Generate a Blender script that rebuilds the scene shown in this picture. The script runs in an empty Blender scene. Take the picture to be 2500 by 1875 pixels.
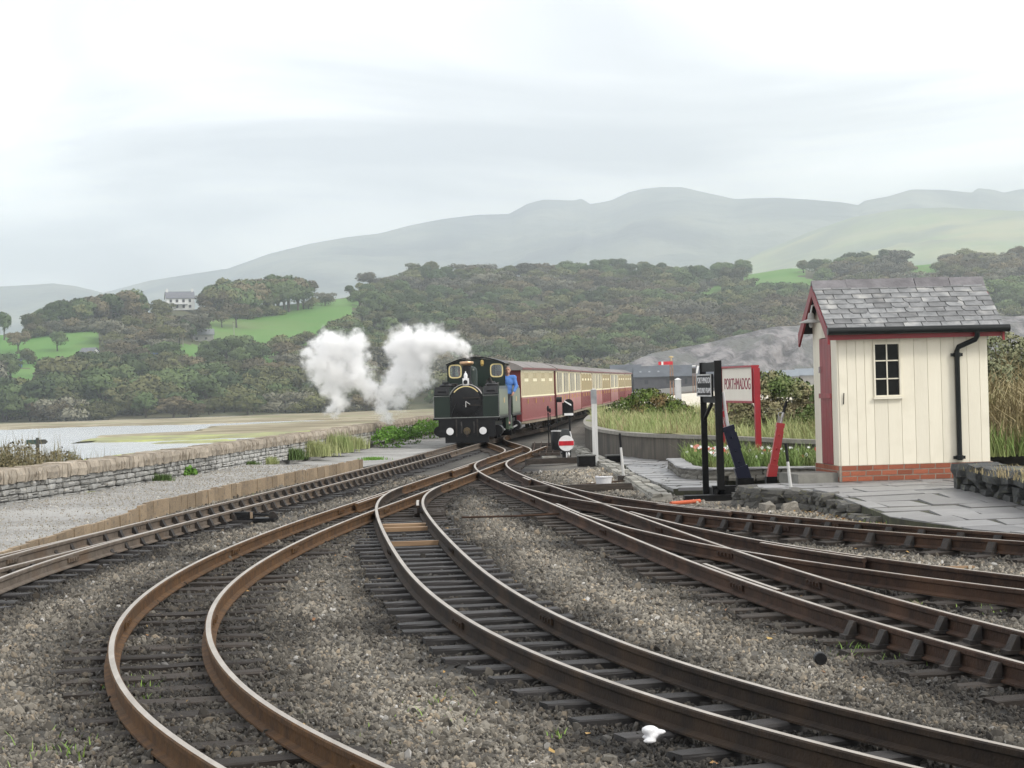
import bpy, bmesh, math, random
import numpy as np
from mathutils import Vector, Matrix, Euler
random.seed(7); RNG = np.random.default_rng(11)
R = math.radians; PI = math.pi
S = bpy.context.scene
COL = S.collection

# ---------------------------------------------------------------- camera, sky, sun, exposure
cd = bpy.data.cameras.new('camera'); cam = bpy.data.objects.new('camera', cd); COL.objects.link(cam)
cam.location = (0, 0, 1.66)
cam.rotation_mode = 'QUATERNION'
cam.rotation_quaternion = (Matrix.Rotation(R(90), 4, 'X') @ Matrix.Rotation(R(-1.6), 4, 'Z')).to_quaternion()
cd.sensor_width = 36; cd.lens = 36 * 5500 / 2500; cd.clip_start = 0.1; cd.clip_end = 30000
S.camera = cam

SUN_AZ, SUN_EL = R(128), R(40)       # clockwise from +Y, height
W = bpy.data.worlds.new('World'); S.world = W; W.use_nodes = True
nt = W.node_tree; nt.nodes.clear()
def N(t, **k):
    n = nt.nodes.new(t)
    for a, b in k.items(): setattr(n, a, b)
    return n
def Lk(a, b): nt.links.new(a, b)
sky = N('ShaderNodeTexSky', sky_type='NISHITA', sun_disc=False, sun_elevation=SUN_EL, sun_rotation=SUN_AZ, dust_density=2.0)
sk = N('ShaderNodeVectorMath', operation='SCALE'); sk.inputs['Scale'].default_value = 0.12; Lk(sky.outputs[0], sk.inputs[0])
tc = N('ShaderNodeTexCoord'); sp = N('ShaderNodeSeparateXYZ'); Lk(tc.outputs['Generated'], sp.inputs[0])
za = N('ShaderNodeMath', operation='ABSOLUTE'); Lk(sp.outputs[2], za.inputs[0])
zb = N('ShaderNodeMath', operation='ADD'); zb.inputs[1].default_value = 0.16; Lk(za.outputs[0], zb.inputs[0])
dx = N('ShaderNodeMath', operation='DIVIDE'); Lk(sp.outputs[0], dx.inputs[0]); Lk(zb.outputs[0], dx.inputs[1])
dy = N('ShaderNodeMath', operation='DIVIDE'); Lk(sp.outputs[1], dy.inputs[0]); Lk(zb.outputs[0], dy.inputs[1])
cv = N('ShaderNodeCombineXYZ'); Lk(dx.outputs[0], cv.inputs[0]); Lk(dy.outputs[0], cv.inputs[1]); cv.inputs[2].default_value = 17.9
n1 = N('ShaderNodeTexNoise'); n1.inputs['Scale'].default_value = 0.95; n1.inputs['Detail'].default_value = 5; n1.inputs['Roughness'].default_value = 0.5; n1.inputs['Distortion'].default_value = 0.6
Lk(cv.outputs[0], n1.inputs['Vector'])
cr = N('ShaderNodeValToRGB'); Lk(n1.outputs[0], cr.inputs[0])
e = cr.color_ramp.elements
e[0].position = 0.37; e[0].color = (0.62, 0.632, 0.672, 1); e[1].position = 0.63; e[1].color = (1.32, 1.305, 1.28, 1)
q_ = e.new(0.46); q_.color = (0.82, 0.825, 0.845, 1); q_ = e.new(0.54); q_.color = (1.10, 1.095, 1.08, 1)
mx = N('ShaderNodeMix', data_type='RGBA'); mx.inputs[0].default_value = 0.94
Lk(sk.outputs[0], mx.inputs[6]); Lk(cr.outputs[0], mx.inputs[7])
bg = N('ShaderNodeBackground'); bg.inputs[1].default_value = 1.16; Lk(mx.outputs[2], bg.inputs[0])
wo = N('ShaderNodeOutputWorld'); Lk(bg.outputs[0], wo.inputs[0])

sd = bpy.data.lights.new('sun', 'SUN'); so = bpy.data.objects.new('sun', sd); COL.objects.link(so)
sd.energy = 1.5; sd.angle = R(11); sd.color = (1.0, 0.95, 0.87)
ts = Vector((math.sin(SUN_AZ) * math.cos(SUN_EL), math.cos(SUN_AZ) * math.cos(SUN_EL), math.sin(SUN_EL)))
so.rotation_mode = 'QUATERNION'; so.rotation_quaternion = ts.to_track_quat('Z', 'Y')
V = S.view_settings; V.view_transform = 'Standard'; V.look = 'None'; V.exposure = 0.28; V.gamma = 1.0; V.use_curve_mapping = False
S.cycles.use_denoising = True
S.cycles.max_bounces = 14; S.cycles.volume_bounces = 12; S.cycles.transparent_max_bounces = 24
S.cycles.diffuse_bounces = 3; S.cycles.glossy_bounces = 3
S.cycles.sample_clamp_indirect = 6

# ---------------------------------------------------------------- materials
MATS = {}
def mat(name, col, rough=0.8, col2=None, scale=6.0, detail=5, bump=0.0, bscale=None, metal=0.0, spec=0.4, rand=0.0,
        ramp=(0.35, 0.65), bdist=0.02, stretch=(1, 1, 1), col3=None, s3=1.0, r3=(0.55, 0.7), wet=None, inst=False, coord='Object'):
    """noise between col and col2, a second wide noise towards col3, brightness by object, bump"""
    if name in MATS: return MATS[name]
    m = bpy.data.materials.new(name); m.use_nodes = True; t = m.node_tree; nn = t.nodes; ln = t.links
    b = nn['Principled BSDF']; b.inputs['Roughness'].default_value = rough; b.inputs['Metallic'].default_value = metal
    b.inputs['Specular IOR Level'].default_value = spec
    tcn = nn.new('ShaderNodeTexCoord'); oi = nn.new('ShaderNodeObjectInfo')
    off = nn.new('ShaderNodeVectorMath'); off.operation = 'MULTIPLY_ADD'
    mp = nn.new('ShaderNodeMapping'); mp.inputs['Scale'].default_value = stretch
    cmb = nn.new('ShaderNodeCombineXYZ')
    mul = nn.new('ShaderNodeMath'); mul.operation = 'MULTIPLY'; mul.inputs[1].default_value = 37.0
    ln.new(oi.outputs['Random'], mul.inputs[0]); ln.new(mul.outputs[0], cmb.inputs[0]); ln.new(mul.outputs[0], cmb.inputs[1])
    ad = nn.new('ShaderNodeVectorMath'); ad.operation = 'ADD'
    ln.new(tcn.outputs[coord], ad.inputs[0]); ln.new(cmb.outputs[0], ad.inputs[1]); ln.new(ad.outputs[0], mp.inputs[0])
    no = nn.new('ShaderNodeTexNoise'); no.inputs['Scale'].default_value = scale; no.inputs['Detail'].default_value = detail; no.inputs['Roughness'].default_value = 0.6
    ln.new(mp.outputs[0], no.inputs['Vector'])
    c2 = col2 if col2 else tuple(c * 0.65 for c in col)
    mr = nn.new('ShaderNodeMapRange'); mr.inputs[1].default_value = ramp[0]; mr.inputs[2].default_value = ramp[1]
    ln.new(no.outputs[0], mr.inputs[0])
    mi = nn.new('ShaderNodeMix'); mi.data_type = 'RGBA'; mi.inputs[6].default_value = (*col, 1); mi.inputs[7].default_value = (*c2, 1)
    ln.new(mr.outputs[0], mi.inputs[0]); out = mi.outputs[2]
    if col3:
        n3 = nn.new('ShaderNodeTexNoise'); n3.inputs['Scale'].default_value = s3; n3.inputs['Detail'].default_value = 4
        ln.new(ad.outputs[0], n3.inputs['Vector'])
        m3 = nn.new('ShaderNodeMapRange'); m3.inputs[1].default_value = r3[0]; m3.inputs[2].default_value = r3[1]; ln.new(n3.outputs[0], m3.inputs[0])
        i3 = nn.new('ShaderNodeMix'); i3.data_type = 'RGBA'; i3.inputs[7].default_value = (*col3, 1)
        ln.new(m3.outputs[0], i3.inputs[0]); ln.new(out, i3.inputs[6]); out = i3.outputs[2]
    if rand:
        r1 = nn.new('ShaderNodeMapRange'); r1.inputs[3].default_value = 1 - rand; r1.inputs[4].default_value = 1 + rand
        ln.new(oi.outputs['Random'], r1.inputs[0])
        sc = nn.new('ShaderNodeVectorMath'); sc.operation = 'SCALE'; ln.new(out, sc.inputs[0]); ln.new(r1.outputs[0], sc.inputs['Scale']); out = sc.outputs[0]
    ln.new(out, b.inputs['Base Color'])
    if bump:
        nb = nn.new('ShaderNodeTexNoise'); nb.inputs['Scale'].default_value = bscale or scale * 4; nb.inputs['Detail'].default_value = 4
        ln.new(mp.outputs[0], nb.inputs['Vector'])
        bp = nn.new('ShaderNodeBump'); bp.inputs['Strength'].default_value = bump; bp.inputs['Distance'].default_value = bdist
        ln.new(nb.outputs[0], bp.inputs['Height']); ln.new(bp.outputs[0], b.inputs['Normal'])
    MATS[name] = m; return m
def addn(m, t, **k):
    n = m.node_tree.nodes.new(t)
    for a, b in k.items(): setattr(n, a, b)
    return n
def glass(name, tint=(0.9, 0.95, 0.95), trans=0.75, rough=0.03):
    m = bpy.data.materials.new(name); m.use_nodes = True; t = m.node_tree; t.nodes.clear()
    o = addn(m, 'ShaderNodeOutputMaterial'); mx = addn(m, 'ShaderNodeMixShader'); tr = addn(m, 'ShaderNodeBsdfTransparent'); gl = addn(m, 'ShaderNodeBsdfGlossy')
    tr.inputs[0].default_value = (*tint, 1); gl.inputs['Roughness'].default_value = rough; mx.inputs[0].default_value = 1 - trans
    gl.inputs[0].default_value = (0.8, 0.85, 0.9, 1)
    t.links.new(tr.outputs[0], mx.inputs[1]); t.links.new(gl.outputs[0], mx.inputs[2]); t.links.new(mx.outputs[0], o.inputs[0])
    MATS[name] = m; return m

# ---------------------------------------------------------------- mesh helpers
class MB:
    def __init__(s): s.v = []; s.f = []; s.m = []
    def add(s, vs, fs, mi=0):
        o = len(s.v); s.v += [tuple(map(float, p)) for p in vs]; s.f += [tuple(i + o for i in f) for f in fs]; s.m += [mi] * len(fs); return s
    def box(s, c, d, rz=0, mi=0, rx=0, ry=0, jit=0):
        M = Euler((rx, ry, rz)).to_matrix(); c = Vector(c); vs = []
        for z in (-.5, .5):
            for x, y in ((-.5, -.5), (.5, -.5), (.5, .5), (-.5, .5)):
                p = Vector((x * d[0], y * d[1], z * d[2]))
                if jit: p += Vector([random.uniform(-jit, jit) * k for k in d])
                vs.append(c + M @ p)
        return s.add(vs, [(3, 2, 1, 0), (4, 5, 6, 7), (0, 1, 5, 4), (1, 2, 6, 5), (2, 3, 7, 6), (3, 0, 4, 7)], mi)
    def tube(s, pts, rad, n=8, mi=0, cap=True, up=None):
        pts = [Vector(p) for p in pts]; k = len(pts); rad = rad if hasattr(rad, '__len__') else [rad] * k
        vs = []; o = None
        for i, p in enumerate(pts):
            d = (pts[min(i + 1, k - 1)] - pts[max(i - 1, 0)])
            d = d.normalized() if d.length else Vector((0, 0, 1))
            if o is None: o = d.orthogonal().normalized()
            o = (o - d * o.dot(d)); o = o.normalized() if o.length > 1e-6 else d.orthogonal().normalized()
            q = d.cross(o)
            for j in range(n):
                a = 2 * PI * j / n; vs.append(p + (o * math.cos(a) + q * math.sin(a)) * rad[i])
        fs = [(i * n + j, i * n + (j + 1) % n, (i + 1) * n + (j + 1) % n, (i + 1) * n + j) for i in range(k - 1) for j in range(n)]
        if cap: fs += [tuple(range(n - 1, -1, -1)), tuple((k - 1) * n + j for j in range(n))]
        return s.add(vs, fs, mi)
    def lathe(s, prof, c=(0, 0, 0), n=16, axis='z', mi=0):
        vs = []
        for r_, h in prof:
            for j in range(n):
                a = 2 * PI * j / n; x, y, z = r_ * math.cos(a), r_ * math.sin(a), h
                if axis == 'y': x, y, z = x, z, -y
                if axis == 'x': x, y, z = z, x, y
                vs.append((c[0] + x, c[1] + y, c[2] + z))
        k = len(prof)
        fs = [(i * n + j, i * n + (j + 1) % n, (i + 1) * n + (j + 1) % n, (i + 1) * n + j) for i in range(k - 1) for j in range(n)]
        fs += [tuple(range(n - 1, -1, -1)), tuple((k - 1) * n + j for j in range(n))]
        return s.add(vs, fs, mi)
    def prism(s, poly, axis, a, b, mi=0):
        """polygon in the two other axes (order: x: y,z  y: x,z  z: x,y) pulled from a to b"""
        def P(p, h): return {'x': (h, p[0], p[1]), 'y': (p[0], h, p[1]), 'z': (p[0], p[1], h)}[axis]
        n = len(poly); vs = [P(p, a) for p in poly] + [P(p, b) for p in poly]
        fs = [tuple(range(n - 1, -1, -1)), tuple(range(n, 2 * n))] + [(i, (i + 1) % n, n + (i + 1) % n, n + i) for i in range(n)]
        return s.add(vs, fs, mi)
    def sphere(s, c, r_, n=12, k=8, mi=0):
        r_ = r_ if hasattr(r_, '__len__') else (r_,) * 3; vs = [(c[0], c[1], c[2] - r_[2])]
        for i in range(1, k):
            t = PI * i / k
            for j in range(n):
                a = 2 * PI * j / n; vs.append((c[0] + r_[0] * math.sin(t) * math.cos(a), c[1] + r_[1] * math.sin(t) * math.sin(a), c[2] - r_[2] * math.cos(t)))
        vs.append((c[0], c[1], c[2] + r_[2])); L = len(vs) - 1
        fs = [(0, 1 + (j + 1) % n, 1 + j) for j in range(n)] + [(1 + i * n + j, 1 + i * n + (j + 1) % n, 1 + (i + 1) * n + (j + 1) % n, 1 + (i + 1) * n + j) for i in range(k - 2) for j in range(n)]
        fs += [(L, 1 + (k - 2) * n + j, 1 + (k - 2) * n + (j + 1) % n) for j in range(n)]
        return s.add(vs, fs, mi)
    def mesh(s, name, mats, smooth=None):
        me = bpy.data.meshes.new(name); me.from_pydata(s.v, [], s.f)
        mats = mats if isinstance(mats, (list, tuple)) else [mats]
        for q in mats: me.materials.append(q)
        if len(mats) > 1: me.polygons.foreach_set('material_index', s.m)
        bm = bmesh.new(); bm.from_mesh(me); bmesh.ops.recalc_face_normals(bm, faces=bm.faces); bm.to_mesh(me); bm.free()
        if smooth:
            me.polygons.foreach_set('use_smooth', [True] * len(me.polygons)); me.set_sharp_from_angle(angle=R(smooth))
        me.update(); return me
    def build(s, name, mats, parent=None, loc=None, rz=0, smooth=None):
        return link(name, s.mesh(name, mats, smooth), parent, loc, rz)
def link(name, me, parent=None, loc=None, rz=0, rot=None, scale=None):
    o = bpy.data.objects.new(name, me); COL.objects.link(o)
    if parent: o.parent = parent
    if loc is not None: o.location = loc
    if rz: o.rotation_euler = (0, 0, rz)
    if rot is not None: o.rotation_euler = rot
    if scale is not None: o.scale = scale
    return o
def npmesh(name, v, f, mats, smooth=False):
    me = bpy.data.meshes.new(name); v = np.asarray(v, np.float32); f = np.asarray(f, np.int32)
    k = f.shape[1]; me.vertices.add(len(v)); me.vertices.foreach_set('co', v.ravel())
    me.loops.add(f.size); me.loops.foreach_set('vertex_index', f.ravel()); me.polygons.add(len(f))
    me.polygons.foreach_set('loop_start', np.arange(0, f.size, k, dtype=np.int32))
    if smooth: me.polygons.foreach_set('use_smooth', np.ones(len(f), bool))
    for q in (mats if isinstance(mats, (list, tuple)) else [mats]): me.materials.append(q)
    me.update(calc_edges=True); me.validate(); return me
def thing(name, label, cat, loc=(0, 0, 0), rz=0, group=None):
    o = bpy.data.objects.new(name, None); COL.objects.link(o); o.empty_display_size = 0.2
    o.location = loc; o.rotation_euler = (0, 0, rz); return tag(o, label, cat, group)
def tag(o, label, cat, group=None):
    o['label'] = label; o['category'] = cat
    if group: o['group'] = group
    return o
def struct(o): o['kind'] = 'structure'; return o
def stuff(o): o['kind'] = 'stuff'; return o
def evalmesh(me, mods):
    o = bpy.data.objects.new('tmp', me); COL.objects.link(o)
    for t, kw in mods:
        q = o.modifiers.new(t, t)
        for a, b in kw.items(): setattr(q, a, b)
    dg = bpy.context.evaluated_depsgraph_get(); dg.update()
    r_ = bpy.data.meshes.new_from_object(o.evaluated_get(dg)); bpy.data.objects.remove(o); return r_
def union(mb, name, mats, voxel, dec=None, smooth=2):
    mods = [('REMESH', dict(mode='VOXEL', voxel_size=voxel, use_smooth_shade=True))]
    if smooth: mods.append(('SMOOTH', dict(factor=0.5, iterations=smooth)))
    if dec: mods.append(('DECIMATE', dict(ratio=dec)))
    me = evalmesh(mb.mesh(name, mats), mods); me.materials.clear()
    for q in (mats if isinstance(mats, (list, tuple)) else [mats]): me.materials.append(q)
    me.polygons.foreach_set('use_smooth', [True] * len(me.polygons)); return me
def text_mesh(body, size, mt, depth=0.004):
    cu = bpy.data.curves.new('t', 'FONT'); cu.body = body; cu.size = size; cu.extrude = depth; cu.align_x = 'CENTER'; cu.align_y = 'CENTER'
    o = bpy.data.objects.new('t', cu); COL.objects.link(o)
    dg = bpy.context.evaluated_depsgraph_get(); dg.update()
    me = bpy.data.meshes.new_from_object(o.evaluated_get(dg)); bpy.data.objects.remove(o); me.materials.clear(); me.materials.append(mt); return me
def catmull(pts, step=0.4):
    P = np.array(pts, float); d = np.r_[0, np.cumsum(np.linalg.norm(np.diff(P, axis=0), axis=1))]
    # natural cubic spline through the points
    n = len(P); h = np.diff(d); A = np.eye(n); B = np.zeros_like(P)
    for i in range(1, n - 1):
        A[i, i - 1] = h[i - 1]; A[i, i] = 2 * (h[i - 1] + h[i]); A[i, i + 1] = h[i]; B[i] = 6 * ((P[i + 1] - P[i]) / h[i] - (P[i] - P[i - 1]) / h[i - 1])
    M = np.linalg.solve(A, B); s = np.linspace(0, d[-1], max(2, int(d[-1] / step) + 1)); k = np.clip(np.searchsorted(d, s, side='right') - 1, 0, n - 2)
    t = s - d[k]; u = d[k + 1] - s; hh = h[k]
    q = (M[k] * (u**3)[:, None] + M[k + 1] * (t**3)[:, None]) / (6 * hh)[:, None] + (P[k] / hh[:, None] - M[k] * hh[:, None] / 6) * u[:, None] + (P[k + 1] / hh[:, None] - M[k + 1] * hh[:, None] / 6) * t[:, None]
    return q
def frames(q):
    t = np.gradient(q, axis=0); t /= np.linalg.norm(t, axis=1)[:, None]
    return t, np.stack([t[:, 1], -t[:, 0]], 1)       # tangent, right-hand normal
HAZE = 0.00025

# ---------------------------------------------------------------- routes of the tracks (rail top z = 0)
def lineL(y): return -2.108 + 0.0963 * (y - 32.0)
RT = {}
RT['L'] = [(0.35, 7.3), (-0.28, 8.4), (-0.936, 9.85), (-1.613, 11.71), (-2.107, 13.57), (-2.452, 15.43), (-2.673, 17.28), (-2.792, 19.14), (-2.827, 21.0), (-2.797, 22.86), (-2.715, 24.71), (-2.597, 26.57), (-2.45, 28.43), (-2.28, 30.3)] + [(lineL(y), y) for y in (32.5, 36, 41, 46, 51, 56, 59.5)]
RT['C'] = [(3.55, 6.8), (2.78, 8.0), (2.016, 9.46), (1.238, 11.27), (0.643, 13.08), (0.19, 14.88), (-0.157, 16.69), (-0.429, 18.5), (-0.651, 20.3), (-0.842, 22.11), (-1.016, 23.92), (-1.179, 25.72), (-1.333, 27.53), (-1.475, 29.34), (-1.596, 31.14), (-1.675, 33.0), (-1.69, 34.9), (lineL(37.2) + .02, 37.2), (lineL(39), 39)]
RT['R'] = [(4.4, 8.6), (3.65, 10.9), (3.097, 13.14), (2.628, 15.51), (2.254, 17.87), (1.944, 20.23), (1.677, 22.6), (1.431, 24.96), (1.194, 27.33), (0.957, 29.69), (0.714, 32.05), (0.467, 34.42), (0.22, 36.78), (-0.016, 39.15), (-0.226, 41.51), (-0.392, 43.87), (-0.48, 46.1), (-0.475, 48.2), (lineL(50.4) + .01, 50.4), (lineL(52), 52)]
RT['T'] = [(6.4, 12.6), (5.2, 14.8), (4.173, 16.96), (3.742, 17.98), (3.346, 18.99), (2.983, 20.01), (2.654, 21.02), (2.359, 22.04), (2.098, 23.05), (1.865, 24.15), (1.63, 25.3), (1.42, 26.5), (1.2, 28.0), (1.01, 29.4)]
RT['F'] = [(8.2, 16.6), (6.6, 19.2), (5.214, 21.79), (4.774, 22.6), (4.354, 23.41), (3.955, 24.22), (3.576, 25.03), (3.218, 25.84), (2.88, 26.65), (2.562, 27.47), (2.265, 28.28), (1.988, 29.09), (1.731, 29.9), (1.495, 30.71), (1.279, 31.52), (1.07, 32.4), (0.79, 33.8), (0.53, 35.4), (0.28, 37.0), (0.03, 39.0)]
RT['M'] = [(-6.6, 11.5), (-5.95, 17.0), (-5.35, 22.1), (-4.925, 25.88), (-4.608, 28.76), (-4.299, 31.64), (-3.997, 34.51), (-3.702, 37.39), (-3.415, 40.26), (-3.135, 43.14), (-2.862, 46.02), (-2.596, 48.89), (-2.337, 51.77), (-2.086, 54.64), (-1.842, 57.52), (-1.605, 60.4), (-1.36, 63.4), (-1.02, 68.0), (-0.6, 72.6), (0.05, 78.0), (0.72, 83.2), (1.48, 93.6), (2.27, 103.5), (3.12, 113.4), (3.97, 122.4), (4.8, 131.4), (5.6, 139.5), (6.3, 146.7), (7.2, 155), (8.4, 166), (10, 180), (14, 215), (24, 300), (40, 420)]
RT['N'] = [(-4.9, 13.5), (-5.0, 17.5), (-5.1, 20.5), (-5.08, 22.6), (-4.97, 24.6), (-4.78, 26.8), (-4.56, 29.0), (-4.30, 31.64)]
RT['X'] = [(lineL(50.2), 50.2), (lineL(52) + .01, 52), (0.02, 54.0), (0.1, 55.8), (0.08, 57.6), (-0.02, 59.4), (-0.22, 62.0), (-0.42, 64.4), (-0.58, 67.0), (-0.62, 69.6), (-0.52, 72.8), (-0.1, 76.8)]
Q = {k: catmull(v, 0.3) for k, v in RT.items()}
WALL = catmull([(-9.6, 22), (-8.35, 28), (-7.53, 32.94), (-6.9, 37.0), (-6.3, 42.0), (-5.72, 48.35), (-4.51, 61.33), (-3.16, 77.95), (-0.6, 104), (2.2, 132), (5.6, 165), (11, 215), (21, 300), (37, 420)], 0.5)
def wallX(y): return np.interp(y, WALL[:, 1], WALL[:, 0])
RAISE = [(30, 31.9), (12, 34.6), (6.0, 37.2), (4.22, 43.25), (3.6, 45.2), (2.85, 47.6), (2.2, 52.0), (1.98, 56.0), (2.0, 62.0), (2.2, 68.0), (2.6, 76), (3.6, 92), (4.6, 104), (6.3, 123), (8.0, 140), (9.7, 156), (14, 190), (30, 310), (50, 440), (80, 640)]
def trackdist(x, y, keys=None):
    d = np.full(np.shape(x), 9.0)
    for k in (keys or Q):
        q = Q[k]
        xx = np.interp(y, q[:, 1], q[:, 0], left=99, right=99); sl = np.interp(y, q[:, 1], np.gradient(q[:, 0], q[:, 1]))
        d = np.minimum(d, np.abs(x - xx) / np.sqrt(1 + sl * sl))
    return d
def hsh(x, y, s=1.0, seed=0):
    """smooth value noise"""
    x = np.asarray(x) * s + seed * 17.3; y = np.asarray(y) * s + seed * 7.7
    i = np.floor(x); j = np.floor(y); u = x - i; v = y - j; u = u * u * (3 - 2 * u); v = v * v * (3 - 2 * v)
    def h(a, b): t = np.sin(a * 127.1 + b * 311.7) * 43758.5453; return t - np.floor(t)
    return (h(i, j) * (1 - u) + h(i + 1, j) * u) * (1 - v) + (h(i, j + 1) * (1 - u) + h(i + 1, j + 1) * u) * v
def gz(x, y):
    d = trackdist(x, y)
    low = np.clip((np.asarray(x) - .9 - np.clip((34 - np.asarray(y)) * .3, 0, 9)) * 2, 0, 1)
    return -0.158 + .034 * low + 0.035 * (hsh(x, y, 1.1) - .5) + 0.02 * (hsh(x, y, 4, 3) - .5) - np.where(trackdist(x, y, 'L') < d + .02, .010, .033) * np.clip(1.3 - d / .9, 0, 1)
def grid(xs2d, ys2d, zs2d):
    n, k = xs2d.shape; v = np.stack([xs2d, ys2d, zs2d], -1).reshape(-1, 3); a = np.arange(n * k).reshape(n, k)
    return v, np.stack([a[:-1, :-1], a[:-1, 1:], a[1:, 1:], a[1:, :-1]], -1).reshape(-1, 4)
def attr(me, name, val):
    a = me.attributes.new(name, 'FLOAT', 'POINT'); a.data.foreach_set('value', np.asarray(val, np.float32).ravel())

# ---------------------------------------------------------------- ground of the yard
def ground_mat():
    m = mat('ballast_ground', (0.10, 0.092, 0.078), 0.9, (0.25, 0.235, 0.205), scale=30, detail=8, bump=0.9, bscale=42, col3=(0.11, 0.10, 0.085), s3=0.8, r3=(0.45, 0.75), spec=0.25, ramp=(0.38, 0.68))
    t = m.node_tree; b = t.nodes['Principled BSDF']; src = b.inputs['Base Color'].links[0].from_socket
    a = addn(m, 'ShaderNodeAttribute', attribute_name='stain'); i = addn(m, 'ShaderNodeMix', data_type='RGBA'); i.inputs[7].default_value = (0.015, 0.0145, 0.0145, 1)
    t.links.new(a.outputs['Fac'], i.inputs[0]); t.links.new(src, i.inputs[6]); t.links.new(i.outputs[2], b.inputs['Base Color']); return m
ys = np.concatenate([np.arange(5, 22, .12), np.arange(22, 40, .2), np.arange(40, 75, .45), np.arange(75, 180, 2.0), np.linspace(182, 640, 40)])
def stain(x, y):
    d = trackdist(x, y); n = hsh(x, y, 1.6, 5) * .6 + hsh(x, y, 5, 6) * .5
    s = np.clip(1.45 - d / .95, 0, 1) * (0.45 + .55 * np.clip(n * 1.5 - .15, 0, 1))
    s = np.clip(s * 1.25, 0, 1) * np.where(trackdist(x, y, 'L') < .9, np.where(y < 30, .82, 1.0), 1.0)
    s = np.maximum(s, np.clip(1.7 - trackdist(x, y, 'M') / .8, 0, 1) * (.55 + .45 * n))
    return np.clip(s + .5 * np.clip(hsh(x, y, .5, 9) - .62, 0, .4) * 2, 0, .93)
xl = np.minimum(wallX(ys) + .15, -3.5 - 0 * ys); xl = np.where(ys < 60, xl, wallX(ys) + .15)
xr = np.interp(ys, [5, 25, 36, 60, 75, 180, 640], [9, 12, 9, 6, 5, 16, 90])
u = np.linspace(0, 1, 110)
X2 = xl[:, None] * (1 - u) + xr[:, None] * u; Y2 = np.repeat(ys[:, None], len(u), 1)
Z2 = gz(X2, Y2)
v, f = grid(X2, Y2, Z2)
me = npmesh('yard_ground', v, f, ground_mat(), True); attr(me, 'stain', stain(X2, Y2)); struct(link('yard_ground', me))

# light gravel path between the boarded edge and the stone wall
EDGE = [(-5.5, 20.0), (-5.62, 24.5), (-5.55, 28.5), (-5.42, 31.3), (-5.36, 32.6), (-5.05, 36.0), (-4.72, 39.73), (-3.98, 45.5), (-3.38, 50.6)]
EQ = catmull(EDGE, 0.25)
gm = mat('path_gravel', (0.34, 0.335, 0.32), 0.95, (0.17, 0.165, 0.155), scale=22, detail=10, bump=0.9, bscale=40, col3=(0.40, 0.395, 0.38), s3=0.7, r3=(0.42, 0.7), spec=0.2, ramp=(0.4, 0.7))
ys = np.concatenate([np.arange(18, 52, .3), np.arange(52, 170, 1.5)])
el = np.where(ys < 50.6, np.interp(ys, EQ[:, 1], EQ[:, 0]) - .04, np.interp(ys, Q['M'][:, 1], Q['M'][:, 0]) - np.interp(ys, [50.6, 56, 70, 170], [1.0, .85, .9, 1.0]))
u = np.linspace(0, 1, 26); X2 = (wallX(ys) + .1)[:, None] * (1 - u) + el[:, None] * u; Y2 = np.repeat(ys[:, None], 26, 1)
zt = np.interp(ys, [18, 31.2, 32.6, 48.3, 50.9, 56, 170], [-.06, -.03, .055, .05, -.13, -.12, -.07])
Z2 = zt[:, None] + .03 * (hsh(X2, Y2, .9, 2) - .5) + (.05 * (1 - u) ** 2)[None]
v, f = grid(X2, Y2, Z2); struct(link('gravel_path', npmesh('gravel_path', v, f, gm, True)))

# boards of the path's edge, each its own
bm_ = mat('edging_wood', (0.36, 0.27, 0.175), 0.85, (0.235, 0.18, 0.12), scale=5, stretch=(1, 1, 8), bump=0.3, rand=0.22, col3=(0.16, 0.13, 0.10), s3=3, r3=(0.55, 0.75))
ed = thing('path_edging', 'row of weathered orange brown upright boards edging the gravel path', 'edging', (0, 0, 0))
t_, n_ = frames(EQ); sarc = np.r_[0, np.cumsum(np.linalg.norm(np.diff(EQ, axis=0), axis=1))]
bmesh_ = MB().box((0, 0, 0), (.05, 1, 1), jit=.0).mesh('board', bm_)
s0 = 0
while s0 < sarc[-1] - .4:
    Lb = random.uniform(.32, .62); sm = s0 + Lb / 2; p = [np.interp(sm, sarc, EQ[:, i]) for i in (0, 1)]; tt = [np.interp(sm, sarc, t_[:, i]) for i in (0, 1)]
    top = np.interp(p[1], [18, 31.2, 32.6, 50], [-.02, 0.0, .085, .08]) + random.uniform(-.012, .012)
    link('board', bmesh_, ed, (p[0] + random.uniform(-.01, .01), p[1], (top - .16) / 2), rot=(0, random.uniform(-.05, .05), math.atan2(tt[1], tt[0]) - PI / 2), scale=(1, Lb - .012, top + .16))
    s0 += Lb

# ---------------------------------------------------------------- raised ground on the right, bank, water, marsh
RQ = np.array(RAISE); 
def rx(y): return np.interp(y, RQ[::1, 1], RQ[::1, 0])
grm = mat('rough_ground', (0.16, 0.19, 0.07), 0.95, (0.26, 0.23, 0.12), scale=3, detail=8, bump=.6, bscale=12, col3=(0.11, 0.15, 0.05), s3=.6)
pale = mat('pale_gravel', (0.74, 0.69, 0.57), 0.95, (0.50, 0.45, 0.36), scale=7, detail=8, bump=.5, bscale=20, col3=(0.70, 0.66, 0.58), s3=.4)
ys = np.concatenate([np.arange(32, 72, .8), np.arange(72, 180, 2.5), np.linspace(183, 640, 40)])
u = np.linspace(0, 1, 40) ** 1.6
r0 = rx(ys); X2 = r0[:, None] + u[None] * np.interp(ys, [32, 60, 180, 640], [30, 40, 90, 260])[:, None]; Y2 = np.repeat(ys[:, None], 40, 1)
Z2 = .46 + .10 * hsh(X2, Y2, .5, 4) + np.clip((X2 - r0[:, None] - 6) * .06, 0, 1.2) * np.clip((60 - Y2) / 15, 0, 1) - np.clip((Y2 - 150) / 200, 0, 1) * .6
v, f = grid(X2, Y2, Z2)
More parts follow.
